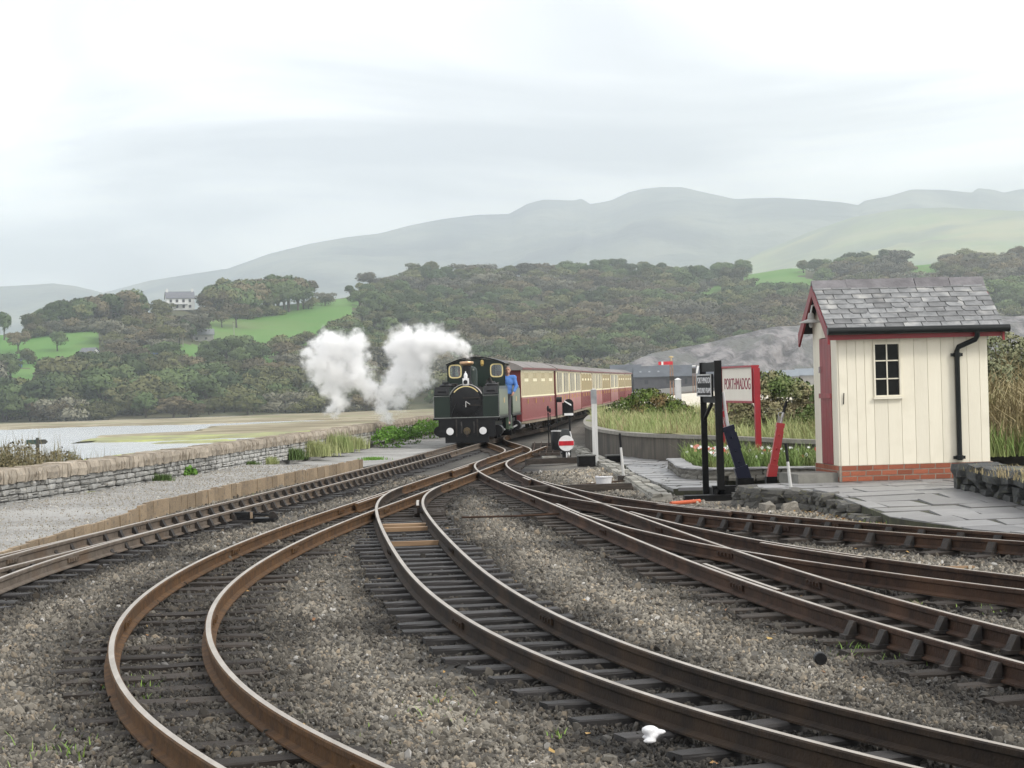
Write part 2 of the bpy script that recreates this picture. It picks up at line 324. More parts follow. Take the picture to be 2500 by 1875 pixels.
me = npmesh('raised_ground', v, f, [grm, pale], True)
cx = X2[:-1, :-1] + 0 * 1; cy = Y2[:-1, :-1]
me.polygons.foreach_set('material_index', ((cy > 66) & (cx > 3.4)).astype(np.int32).ravel()); struct(link('raised_ground', me))

ys = np.concatenate([np.arange(18, 80, 2.0), np.arange(82, 420, 8.0)]); u = np.linspace(0, 1, 22)
w_ = np.interp(ys, [18, 70, 85, 112, 130, 420], [10, 11, 22, 20, 10, 10])
X2 = (wallX(ys) - .35)[:, None] - u[None] * w_[:, None]; Y2 = np.repeat(ys[:, None], 22, 1)
prof = np.interp(u, [0, .12, .45, .75, 1], [-.25, -1.0, -2.3, -2.7, -5.2]); Z2 = prof[None] + .3 * (hsh(X2, Y2, .4, 8) - .5)
v, f = grid(X2, Y2, Z2); struct(link('sea_bank', npmesh('sea_bank', v, f, mat('bank_grass', (0.13, 0.14, 0.06), .95, (0.2, 0.17, 0.1), scale=2, bump=.5), True)))

wm = mat('estuary_water', (0.40, 0.415, 0.43), 0.2, (0.46, 0.465, 0.46), scale=.05, stretch=(1, 2.2, 1), spec=.6)
t = wm.node_tree; b = t.nodes['Principled BSDF']
tcn = addn(wm, 'ShaderNodeTexCoord'); mp = addn(wm, 'ShaderNodeMapping'); mp.inputs['Scale'].default_value = (0.5, 1.3, 1); nz = addn(wm, 'ShaderNodeTexNoise'); nz.inputs['Scale'].default_value = 1.6; nz.inputs['Detail'].default_value = 4
bp = addn(wm, 'ShaderNodeBump'); bp.inputs['Strength'].default_value = .3; bp.inputs['Distance'].default_value = .2
t.links.new(tcn.outputs['Object'], mp.inputs[0]); t.links.new(mp.outputs[0], nz.inputs[0]); t.links.new(nz.outputs[0], bp.inputs['Height']); t.links.new(bp.outputs[0], b.inputs['Normal'])
struct(MB().add([(-1500, 20, -4.5), (60, 20, -4.5), (140, 720, -4.5), (-1500, 720, -4.5)], [(0, 1, 2, 3)]).build('estuary_water', wm))

def flat_patch(name, pts, z, m, seed, dz=.12):
    """low mud bank: ragged outline, slight dome"""
    P = np.array(pts, float); n = len(P); o = []
    for i in range(n):
        a, b2 = P[i], P[(i + 1) % n]; k = max(3, int(np.linalg.norm(b2 - a) / 2.2))
        for j in range(k):
            p = a + (b2 - a) * j / k; q = hsh(p[0], p[1], .35, seed) - .5; q2 = hsh(p[0], p[1], .12, seed + 1) - .5
            o.append((p[0] + q * 1.6, p[1] + (q + q2) * 9))
    mb = MB(); k = len(o); c = np.mean(o, 0)
    inner = [tuple(np.array(p) + (c - np.array(p)) * min(.25, 1.2 / (np.linalg.norm(c - np.array(p)) + 1e-6))) for p in o]
    mb.add([(x, y, z - .1) for x, y in o] + [(x, y, z + dz) for x, y in inner], [(i, (i + 1) % k, k + (i + 1) % k, k + i) for i in range(k)])
    bm = bmesh.new(); vs = [bm.verts.new((x, y, z + dz)) for x, y in inner]
    es = [bm.edges.new((vs[i], vs[(i + 1) % k])) for i in range(k)]
    bmesh.ops.triangle_fill(bm, edges=es, use_beauty=True); me0 = bpy.data.meshes.new(name); bm.to_mesh(me0); bm.free()
    vv = [tuple(q.co) for q in me0.vertices]; mb.add(vv, [tuple(p.vertices) for p in me0.polygons]); return mb.build(name, m)
mm1 = mat('marsh_brown', (0.19, 0.155, 0.085), .95, (0.38, 0.33, 0.22), scale=.16, stretch=(.5, .35, 1), detail=8, col3=(0.19, 0.22, 0.09), s3=.03, bump=.8, bscale=.8, bdist=.4, ramp=(.4, .62))
mm2 = mat('marsh_algae', (0.34, 0.35, 0.15), .95, (0.24, 0.23, 0.13), scale=.25, stretch=(1, .25, 1), col3=(0.40, 0.43, 0.14), s3=.09, r3=(.48, .6))
mud = mat('mud_flat', (0.34, 0.31, 0.27), .55, (0.42, 0.39, 0.35), scale=.08, stretch=(1, .4, 1))
for pts, z, m, sd_ in [([(-121.4, 533), (-93.2, 545), (-65.4, 555), (-15, 600), (20, 620), (20, 500), (-15.7, 455), (-55.2, 446), (-66, 438), (-82, 446), (-100, 440), (-125, 450)], -4.45, mm1, 1),
        ([(-54.8, 404), (-16.4, 470), (6, 470), (9, 310), (-11.1, 312), (-20.8, 321), (-28.2, 328), (-37.2, 323), (-49.7, 326), (-60, 330), (-63, 338), (-58, 345), (-50.7, 353), (-52, 375)], -4.46, mm1, 2),
        ([(-60.5, 312), (-54.8, 326), (-40.6, 322), (-28.2, 328), (-20.8, 324), (-12, 314), (-6, 300), (-20, 298), (-30, 297), (-37.7, 294), (-48.7, 292), (-56.8, 297)], -4.40, mm2, 3),
        ([(-45, 276), (-41.3, 286), (-33, 283), (-25, 279), (-38.8, 272)], -4.44, mm2, 4), ([(-40.7, 216), (-39.3, 234), (-35.3, 251), (-30, 262), (-34.4, 232), (-37, 216)], -4.44, mm2, 5)]:
    struct(flat_patch('salt_marsh', pts, z, m, sd_))

# ---------------------------------------------------------------- hills: heights by azimuth (tan) and distance
RID = np.array([(-.3545, 850, 26.7), (-.2636, 850, 25.4), (-.2273, 850, 25.5), (-.2, 870, 27.8), (-.1727, 900, 30.1), (-.1545, 930, 35.3), (-.1464, 940, 37.5), (-.1358, 960, 36.7), (-.1164, 990, 37.7), (-.0989, 1010, 40.2), (-.0753, 1050, 43.9), (-.0691, 1060, 45.3), (-.06, 1150, 53.2), (-.0455, 1200, 55.6), (-.0091, 1280, 61.9), (.0455, 1300, 62.8), (.0909, 1300, 59.2), (.1091, 1300, 61.4), (.1236, 1300, 63.9), (.1309, 1300, 63.6), (.1455, 1270, 57.8), (.1727, 1230, 59.8), (.1909, 1200, 59.7), (.2091, 1150, 55.1), (.2364, 1120, 55.0), (.3545, 1100, 53.2)])
SHO = np.array([(-.3545, 540), (-.2273, 545), (-.0364, 594), (.0091, 620), (.3545, 640)])
def terr(X, Y):
    X = np.asarray(X, float); Y = np.asarray(Y, float); t = X / np.maximum(Y, 1)
    Yr = np.interp(t, RID[:, 0], RID[:, 1]); zr = np.interp(t, RID[:, 0], RID[:, 2]); Ys = np.interp(t, SHO[:, 0], SHO[:, 1]); u = (Y - Ys) / (Yr - Ys)
    g = np.where(u < 0, u * .6, np.where(u < 1, .35 * u + .65 * u * u * (1.6 - .6 * u), 1 - .5 * (u - 1)))
    return -4.6 + (zr + 4.6) * g + np.clip(u * 4, 0, 1) * np.clip((1 - u) * 5, 0, 1) * (1.6 * np.sin(X * .031 + 1) * np.sin(Y * .023) + np.sin(X * .07 + Y * .045))
FAB = [([(-124.8, 925), (-113, 985), (-97.9, 1008), (-77.2, 1048), (-72, 1060), (-70.5, 1036), (-73.6, 990), (-92.4, 952), (-98.5, 936), (-104.4, 920), (-119.6, 892)], [(-116.8, 864), (-103.5, 895), (-91.2, 930), (-70.8, 950), (-65.5, 955), (-64.6, 946), (-69.4, 931), (-84.5, 869), (-89.8, 852), (-96.3, 847), (-111, 827)]),
    ([(-222, 855), (-196, 862), (-186, 864), (-180, 866), (-157.4, 868), (-153, 830), (-169.7, 841), (-186.4, 846), (-184.7, 815), (-200, 811)], [(-205, 808), (-182, 803), (-175, 809), (-165, 802), (-144, 792), (-142.5, 771), (-158.6, 785), (-173.7, 787), (-169, 745), (-182, 737)]),
    ([(-166.3, 742), (-154.8, 766), (-153.7, 744), (-157.6, 713)], [(-151.1, 674), (-140.6, 695), (-138.5, 670), (-145.3, 657)]), ([(-88.5, 784), (-83.6, 798), (-80, 756), (-81.7, 730)], [(-80.5, 712), (-75.3, 718), (-74.1, 699), (-77.5, 691)]),
    ([(-101.6, 902), (-94.9, 891), (-91.6, 851), (-93.7, 846)], [(-95, 843), (-88.3, 828), (-84, 779), (-84.5, 761)]), ([(134, 1300), (160.6, 1310), (172, 1310), (161.9, 1258), (146.1, 1214), (135.1, 1226), (132, 1257)], [(126, 1192), (147, 1182), (154, 1178), (149, 1162), (137, 1143), (127, 1156), (125.7, 1176)]),
    ([(98.4, 1211), (116.7, 1245), (114.5, 1222), (98.1, 1194)], [(90, 1109), (109.5, 1171), (104.7, 1120), (89.6, 1093)]), ([(211.5, 1235), (232, 1205), (225.3, 1165), (208, 1188)], [(194.6, 1120), (212, 1102), (210, 1092), (194.6, 1107)]), ([(149.2, 1218), (168.5, 1241), (164.5, 1211), (153.8, 1197)], [(141.5, 1157), (156.5, 1154), (154.4, 1139), (146, 1138)]),
    ([(-120, 797), (-114, 852), (-111, 838), (-114, 783)], [(-110.8, 754), (-105.3, 775), (-103.2, 759), (-108.8, 745)])]
FIELDS = [[(a[0] + (b[0] - a[0]) * k, a[1] + (b[1] - a[1]) * k) for a, b in zip(A, B)] for A, B in FAB for k in (0, .25, .5, .75, 1, 1.25, 1.5)]
YARDS = [[(-144, 945), (-129, 957), (-120.3, 877), (-132.6, 862)], [(-121, 858), (-111, 868), (-101, 774), (-107.2, 758)], [(-124.9, 778), (-119.4, 776), (-113.9, 737), (-119.2, 741)], [(-158.3, 775), (-154, 775), (-145.8, 729), (-148.9, 727)], [(-149, 784), (-142, 784), (-135, 738), (-140.6, 739)], [(-171, 764), (-165, 768), (-151.3, 698), (-156.7, 697)], [(-33, 730), (-24, 730), (-21.5, 600), (-27.7, 600)]]
def inpoly(x, y, poly):
    r_ = np.zeros(np.shape(x), bool); n = len(poly)
    for i in range(n):
        (x1, y1), (x2, y2) = poly[i], poly[(i + 1) % n]
        with np.errstate(divide='ignore', invalid='ignore'):
            r_ ^= ((y1 > y) != (y2 > y)) & (x < (x2 - x1) * (y - y1) / (y2 - y1 + 1e-12) + x1)
    return r_
def infield(x, y):
    r_ = np.zeros(np.shape(x), bool)
    for p in FIELDS: r_ |= inpoly(x, y, p)
    return r_
tt = np.linspace(-.34, .34, 200); yy = np.concatenate([np.linspace(500, 1320, 165), np.linspace(1340, 1900, 16)])
Y2 = np.repeat(yy[:, None], 200, 1); X2 = tt[None] * Y2; Z2 = terr(X2, Y2)
v, f = grid(X2, Y2, Z2)
wood_fl = mat('woodland_floor', (0.075, 0.085, 0.035), .95, (0.11, 0.095, 0.05), scale=.08, detail=6)
pasture = mat('pasture_grass', (0.085, 0.215, 0.03), .95, (0.12, 0.23, 0.045), scale=.03, detail=6, col3=(0.14, 0.20, 0.06), s3=.02)
me = npmesh('hillside', v, f, [wood_fl, pasture], True)
cxx = (X2[:-1, :-1] + X2[1:, 1:]) / 2; cyy = (Y2[:-1, :-1] + Y2[1:, 1:]) / 2
me.polygons.foreach_set('material_index', infield(cxx, cyy).astype(np.int32).ravel()); struct(link('hillside', me))

# far mountains
def mountain(name, prof, Y0, Y1, back, m, seed, rough=1.0, Yref=6500):
    P = np.array(prof, float); t = np.linspace(P[0, 0], P[-1, 0], 480); zr = np.interp(t, P[:, 0], P[:, 1]); k = 60; u = np.linspace(0, 1, k)
    Yr = Y1 + 300 * np.sin(t * 23 + seed); zr = 1.66 + (zr - 1.66) * Yr / Yref; Y2 = Y0 + u[:, None] * (Yr[None] - Y0); X2 = t[None] * Yr[None] * (Y2 / Yr[None])
    fz = u[:, None] ** 1.25; amp = np.clip(u * (1 - u) * 4, 0, 1)[:, None]
    Z2 = -6 + (zr[None] + 6) * fz + rough * amp * (60 * (hsh(X2, Y2, .0022, seed) - .5) + 34 * (hsh(X2, Y2, .006, seed + 1) - .5) + 16 * (hsh(X2, Y2, .016, seed + 2) - .5) + 7 * (hsh(X2, Y2, .04, seed + 3) - .5))
    Xb = t * (Yr + back); Yb = Yr + back; X2 = np.vstack([X2, Xb]); Y2 = np.vstack([Y2, Yb]); Z2 = np.vstack([Z2, zr * .5])
    v, f = grid(X2, Y2, Z2); return struct(link(name, npmesh(name, v, f, m, True)))
def prof(pts, Y):   # (picture column, picture row) of the skyline on a 2212-wide sheet -> tan azimuth, height at Y
    return [((x * 1.13 - 1250) / 5500, 1.66 + (937.5 - (x * 1.13 - 1250) * .02793 - y * 1.13) / 5500 * Y) for x, y in pts]
moor = mat('moorland', (0.105, 0.12, 0.11), .95, (0.22, 0.22, 0.175), scale=.005, detail=12, col3=(0.05, 0.055, 0.068), s3=.003, r3=(.48, .64), bump=1.0, bscale=.012, bdist=25, ramp=(.4, .6))
moor2 = mat('moorland_green', (0.20, 0.26, 0.09), .95, (0.33, 0.31, 0.14), scale=.005, detail=10, col3=(0.12, 0.14, 0.08), s3=.004, r3=(.46, .62), ramp=(.4, .6))
mountain('mountain', prof([(200, 640), (330, 606), (420, 592), (500, 580), (590, 548), (680, 526), (760, 512), (830, 504), (890, 488), (960, 474), (1040, 464), (1110, 462), (1150, 440), (1185, 431), (1250, 433), (1268, 429), (1286, 441), (1330, 433), (1370, 415), (1400, 408), (1440, 404), (1485, 404), (1540, 417), (1600, 430), (1640, 428), (1690, 427), (1760, 431), (1830, 437), (1864, 443), (1880, 433), (1930, 424), (1980, 409), (2050, 410), (2110, 416), (2125, 406), (2160, 410), (2180, 416), (2212, 409), (2450, 400), (2700, 430)], 6500), 3300, 6300, 900, moor, 1)
mountain('mountain', prof([(1500, 620), (1650, 545), (1760, 500), (1850, 470), (1950, 452), (2050, 448), (2130, 452), (2212, 456), (2350, 450), (2600, 470)], 4600), 2300, 4500, 600, moor2, 5, .7, 4600)
mountain('mountain', prof([(-300, 640), (-100, 625), (60, 616), (120, 612), (170, 618), (260, 640)], 5600), 3000, 5500, 600, moor, 9, .6, 5600)
plain = MB().add([(-3900, 1500, -6.6), (3900, 1500, -6.6), (3900, 7600, -6.6), (-3900, 7600, -6.6)], [(0, 1, 2, 3)]).build('far_ground', moor2); struct(plain)

# ---------------------------------------------------------------- leaves, trees
def leaf_mat(name, c1, c2, c3, rand=.42):
    m = mat(name, c1, .85, c2, scale=.6, detail=2, col3=c3, s3=.35, rand=rand, spec=.1); return m
LM = [leaf_mat('leaf_olive', (0.126, 0.138, 0.054), (0.162, 0.162, 0.072), (0.090, 0.106, 0.046)),
      leaf_mat('leaf_green', (0.086, 0.126, 0.048), (0.120, 0.158, 0.062), (0.062, 0.090, 0.041)),
      leaf_mat('leaf_rust', (0.144, 0.120, 0.066), (0.174, 0.146, 0.084), (0.106, 0.094, 0.058)),
      leaf_mat('leaf_grey', (0.150, 0.144, 0.098), (0.180, 0.174, 0.126), (0.114, 0.110, 0.082))]
BARK = mat('bark', (0.10, 0.085, 0.065), .9, (0.055, 0.048, 0.04), scale=3, stretch=(1, 1, .2), bump=.5)
def leaf_cloud(rng, lobes, n, size, soft=.22, flat=.75):
    """leaf quads on and under the skin of a set of lobes -> verts, quads"""
    L = np.array(lobes, float); area = L[:, 3] ** 2; pick = rng.choice(len(L), n, p=area / area.sum())
    d = rng.normal(size=(n, 3)); d[:, 2] = np.where(rng.random(n) < .78, np.abs(d[:, 2]), d[:, 2]); d /= np.linalg.norm(d, axis=1)[:, None]
    rr = L[pick, 3] * (1 - .35 * rng.random(n) ** 2) * (1 + .16 * np.sin(d[:, 0] * 7 + pick) * np.sin(d[:, 1] * 6 + pick * 2))
    c = L[pick, :3] + d * rr[:, None] * np.array([1, 1, .82])
    nrm = d * flat + rng.normal(size=(n, 3)) * .45; nrm /= np.linalg.norm(nrm, axis=1)[:, None]
    a = np.cross(nrm, rng.normal(size=(n, 3))); a /= np.linalg.norm(a, axis=1)[:, None]; b = np.cross(nrm, a)
    s = size * (.55 + .9 * rng.random(n)); a *= s[:, None]; b *= (s * (.5 + .5 * rng.random(n)))[:, None]
    q = d * 1.0 + rng.normal(size=(n, 3)) * soft + [0, 0, .12]; q /= np.linalg.norm(q, axis=1)[:, None]; b = b * np.sign(np.einsum('ij,ij->i', np.cross(a, b), q))[:, None]
    v = np.stack([c - a, c - b * .8, c + a, c + b], 1).reshape(-1, 3)
    return v, np.arange(n * 4).reshape(n, 4), np.repeat(q, 4, 0)
def leafmesh(name, v, f, nv, m):
    me = npmesh(name, v, f, m, True); me.normals_split_custom_set_from_vertices([tuple(p) for p in nv]); return me
def tree_proto(kind, seed):
    rng = np.random.default_rng(seed); lobes = []
    spec = dict(round=(17, .34, .56, .185), tall=(16, .22, .54, .155), low=(18, .46, .40, .20), wind=(17, .37, .53, .185))[kind]
    n, w, zc, lr = spec
    for i in range(n):
        a = rng.uniform(0, 2 * PI); q = w * rng.uniform(.25, 1); h = zc + rng.uniform(-.26, .19) * (1 - .4 * q / w)
        x, y = q * math.cos(a), q * math.sin(a)
        if kind == 'wind': x += (h - .5) * .4
        lobes.append((x, y, h, lr * rng.uniform(.7, 1.1)))
    v, f, nv = leaf_cloud(rng, lobes, 3200, .027)
    tr = MB(); bend = .05 * rng.normal(size=2)
    tr.tube([(0, 0, -.06), (bend[0] * .4, bend[1] * .4, .2), (bend[0], bend[1], .45)], [.035, .026, .016], 7)
    for l in lobes[:6]: tr.tube([(bend[0] * .5, bend[1] * .5, .22 + .04 * rng.random()), (l[0] * .5, l[1] * .5, l[2] * .75), (l[0] * .9, l[1] * .9, l[2])], [.016, .011, .005], 5)
    return v, f, nv, tr
PROTO = []
for i, (k, m) in enumerate([('round', 0), ('round', 1), ('low', 2), ('low', 0), ('wind', 3), ('tall', 1), ('round', 2), ('low', 3)]):
    v, f, nv, tr = tree_proto(k, 40 + i)
    PROTO.append((leafmesh('crown', v, f, nv, LM[m]), tr.mesh('trunk', BARK, 40), k, (v, f, nv, tr, LM[m])))
def put_tree(name, x, y, z, h, pi, label, cat, group, wide=1.0):
    o = thing(name, label, cat, (x, y, z), random.uniform(0, 6.28), group); o.scale = (h * wide, h * wide, h)
    link('crown', PROTO[pi][0], o); link('trunk', PROTO[pi][1], o); return o
# places on the hillside that are kept open
OPEN = [(-136.6, 938, 11), (-116.6, 856, 9), (-121.7, 771, 5), (-155.9, 769, 5), (-145.2, 778, 7), (-167, 757, 6), (-29, 723, 5)]
def is_open(x, y):
    r_ = infield(x, y)
    for p in YARDS: r_ |= inpoly(x, y, p)
    t = x / y
    r_ |= (t > .028) & (t < .30) & (y < np.interp(t, [.028, .05, .075, .10, .14, .30], [640, 665, 690, 712, 735, 740]))   # quarry and its floor
    return r_
gy = []; y0 = 548.0
while y0 < 1310:
    st = np.interp(y0, [548, 700, 1300], [7.8, 9.6, 12.2]); x0 = -.25 * y0
    while x0 < .25 * y0:
        gy.append((x0 + random.uniform(-.45, .45) * st, y0 + random.uniform(-.45, .45) * st)); x0 += st
    y0 += st
G = np.array(gy); tS = np.interp(G[:, 0] / G[:, 1], SHO[:, 0], SHO[:, 1]); tR = np.interp(G[:, 0] / G[:, 1], RID[:, 0], RID[:, 1])
keep = (G[:, 1] > tS + 3) & (G[:, 1] < tR + 6) & ~is_open(G[:, 0], G[:, 1])
keep &= ~((G[:, 0] / G[:, 1] < -.157) & (G[:, 1] > tR - 48))
keep &= ~((G[:, 0] / G[:, 1] > -.154) & (G[:, 0] / G[:, 1] < -.066) & (G[:, 1] > tR - 60))     # open brow above the big field
keep &= ~((G[:, 0] / G[:, 1] > .105) & (G[:, 0] / G[:, 1] < .2) & (G[:, 1] > tR - 25) & (RNG.random(len(G)) < .75))
G = G[keep]; tS = tS[keep]; tR = tR[keep]; Zg = terr(G[:, 0], G[:, 1])
patch = hsh(G[:, 0], G[:, 1], .02, 3)
ht = np.where(G[:, 1] - tS < 30, RNG.uniform(5.5, 10.0, len(G)), RNG.uniform(8.0, 14.0, len(G))) * (.75 + .5 * hsh(G[:, 0], G[:, 1], .012, 12))
pid = np.array([int(RNG.choice([2, 3, 7, 4]) if p < .33 else (RNG.choice([0, 3, 6, 2, 7]) if p < .6 else RNG.choice([1, 0, 1, 5, 3]))) for p in patch])
front = np.argsort(G[:, 1] - tS)[:190]
fr = np.zeros(len(G), bool); fr[front] = True
LBL = {0: 'olive green rounded tree', 1: 'dark green rounded tree', 2: 'rusty low spreading tree', 3: 'olive low spreading tree', 4: 'grey green wind leaning tree', 5: 'dark green tall tree', 6: 'rusty rounded tree', 7: 'grey low spreading tree'}
for i in front:
    put_tree('shore_tree', G[i, 0], G[i, 1], Zg[i] - .13 * ht[i], ht[i], pid[i], LBL[pid[i]] + ' at the foot of the wood along the marsh edge', 'tree', 'trees at the foot of the wood, kind %s' % LBL[pid[i]], 1.25)
# the rest of the wood reads as one mass
def scatter(name, P, rot, scl, idx, protos, extra=None):
    """one object whose points carry copies of the prototype meshes"""
    me = bpy.data.meshes.new(name); me.vertices.add(len(P)); me.vertices.foreach_set('co', np.asarray(P, np.float32).ravel())
    a = me.attributes.new('rot', 'FLOAT_VECTOR', 'POINT'); a.data.foreach_set('vector', np.asarray(rot, np.float32).ravel())
    a = me.attributes.new('scl', 'FLOAT_VECTOR', 'POINT'); a.data.foreach_set('vector', np.asarray(scl, np.float32).ravel())
    a = me.attributes.new('pid', 'INT', 'POINT'); a.data.foreach_set('value', np.asarray(idx, np.int32))
    for k, vv in (extra or {}).items():
        a = me.attributes.new(k, 'FLOAT', 'POINT'); a.data.foreach_set('value', np.asarray(vv, np.float32))
    ng = bpy.data.node_groups.new(name, 'GeometryNodeTree'); ng.interface.new_socket('Geometry', in_out='INPUT', socket_type='NodeSocketGeometry'); ng.interface.new_socket('Geometry', in_out='OUTPUT', socket_type='NodeSocketGeometry')
    nn = ng.nodes; gi = nn.new('NodeGroupInput'); go = nn.new('NodeGroupOutput'); ip = nn.new('GeometryNodeInstanceOnPoints')
    ci = nn.new('GeometryNodeCollectionInfo'); ci.inputs['Separate Children'].default_value = True; ci.inputs['Reset Children'].default_value = True
    c = bpy.data.collections.new(name + '_shapes')
    for i, m_ in enumerate(protos):
        q = bpy.data.objects.new('%02d_' % i + name, m_); c.objects.link(q)
    ci.inputs['Collection'].default_value = c
    def na(k, ty):
        n = nn.new('GeometryNodeInputNamedAttribute'); n.data_type = ty; n.inputs['Name'].default_value = k; return n
    ar, as_, ai = na('rot', 'FLOAT_VECTOR'), na('scl', 'FLOAT_VECTOR'), na('pid', 'INT')
    e2r = nn.new('FunctionNodeEulerToRotation'); l = ng.links
    l.new(gi.outputs[0], ip.inputs['Points']); l.new(ci.outputs[0], ip.inputs['Instance']); ip.inputs['Pick Instance'].default_value = True
    l.new(ai.outputs[0], ip.inputs['Instance Index']); l.new(ar.outputs[0], e2r.inputs[0]); l.new(e2r.outputs[0], ip.inputs['Rotation']); l.new(as_.outputs[0], ip.inputs['Scale'])
    l.new(ip.outputs[0], go.inputs[0])
    o = link(name, me); md = o.modifiers.new('scatter', 'NODES'); md.node_group = ng; return stuff(o)
def joined_tree(i):
    v, f, nv, tr, m = PROTO[i][3]
    me = bpy.data.meshes.new('tree'); vv = [tuple(p) for p in v] + tr.v; ff = [tuple(q) for q in f] + [tuple(k + len(v) for k in q) for q in tr.f]
    me.from_pydata(vv, [], ff); me.materials.append(m); me.materials.append(BARK)
    me.polygons.foreach_set('material_index', [0] * len(f) + [1] * len(tr.f)); me.polygons.foreach_set('use_smooth', [True] * (len(f) + len(tr.f))); me.normals_split_custom_set_from_vertices([tuple(p) for p in nv] + [(0, 0, 0)] * len(tr.v)); return me
R_ = ~fr
o = scatter('hillside_wood', np.c_[G[R_], Zg[R_] - .3], np.c_[np.zeros(R_.sum()), np.zeros(R_.sum()), RNG.uniform(0, 6.28, R_.sum())], np.c_[ht[R_] * 1.3, ht[R_] * 1.3, ht[R_]], pid[R_], [joined_tree(i) for i in range(8)])
o['label'] = 'mixed green and russet woodland covering the hillside'; o['category'] = 'woodland'
# trees that stand apart: along the brow, in the fields, beside the houses
def brow(t, back=-6):
    Y = float(np.interp(t, RID[:, 0], RID[:, 1])) + back; return t * Y, Y
for i in range(24):
    t = -.2115 + i * .0019 + random.uniform(-.001, .001)
    for b in (16, 4, -9):
        x, y = brow(t, b + random.uniform(-6, 6)); h = np.interp(t, [-.213, -.20, -.18, -.165, -.150], [9, 14, 15.5, 17, 13]) * random.uniform(.85, 1.05)
        p = random.choice([0, 6, 2, 6, 1] if t > -.185 else [1, 0, 1, 5])
        put_tree('brow_tree', x, y, float(terr(x, y)) - .3, h, p, LBL[p] + ' in the big clump on the left brow', 'tree', 'trees of the left brow clump, kind %s' % LBL[p], 1.1)
for i in range(26):
    t = -.213 + i * .0021; x, y = brow(t, -22 + random.uniform(-4, 4)); p = random.choice([3, 2, 7, 3]); put_tree('brow_tree', x, y, float(terr(x, y)) - .8, random.uniform(6, 9), p, LBL[p] + ' fronting the big clump on the left brow', 'tree', 'front trees of the left brow clump, kind %s' % LBL[p], 1.2)
for i in range(13):
    t = -.1345 + i * .0026; x, y = brow(t, -40 + random.uniform(-4, 4)); p = random.choice([3, 2, 6, 3]); put_tree('brow_tree', x, y, float(terr(x, y)) - .8, random.uniform(6, 8.5), p, LBL[p] + ' fronting the clump above the sloping field', 'tree', 'front trees of the clump above the field, kind %s' % LBL[p], 1.2)
for i in range(16):
    t = -.1325 + i * .0027 + random.uniform(-.001, .001)
    for b in (-4, -18, -34):
        x, y = brow(t, b + random.uniform(-5, 5)); h = np.interp(t, [-.138, -.12, -.105, -.095, -.09], [13, 18, 17.5, 16, 12]) * random.uniform(.88, 1.05)
        p = random.choice([0, 6, 0, 1]) if t < -.105 else random.choice([5, 6, 5])
        put_tree('brow_tree', x, y, float(terr(x, y)) - .3, h, p, LBL[p] + ' in the clump above the sloping green field', 'tree', 'trees of the clump above the field, kind %s' % LBL[p], 1.1)
for x, y, h, p, lb in [(-187, 832, 13, 5, 'dark conical tree standing alone left of the brow clump'), (-127.5, 952, 11, 1, 'dark tree beside the white farmhouse gable'),
        (-110, 905, 13, 6, 'brown rounded tree at the bottom of the sloping field'), (-115, 899, 9, 6, 'smaller brown tree at the bottom of the sloping field'), (-82, 1000, 9, 7, 'grey bushy tree at the right end of the sloping field'), (-88, 985, 8, 3, 'olive bushy tree at the right end of the sloping field'),
        (-75, 1060, 7, 1, 'small dark tree alone on the field skyline'), (-121, 835, 10, 5, 'narrow dark conifer above the grey farm building'), (-118.5, 838, 8.5, 5, 'second narrow dark conifer above the grey farm building'),
        (-161, 800, 9, 1, 'dark green tree by the small grey roofed cottage'), (-175, 800, 10, 6, 'brown tree above the blue shed'), (-165, 770, 8, 3, 'olive tree beside the blue shed')]:
    put_tree('field_tree', x, y, float(terr(x, y)) - .3, h, p, lb, 'tree', None, .7 if p == 5 else 1.0)

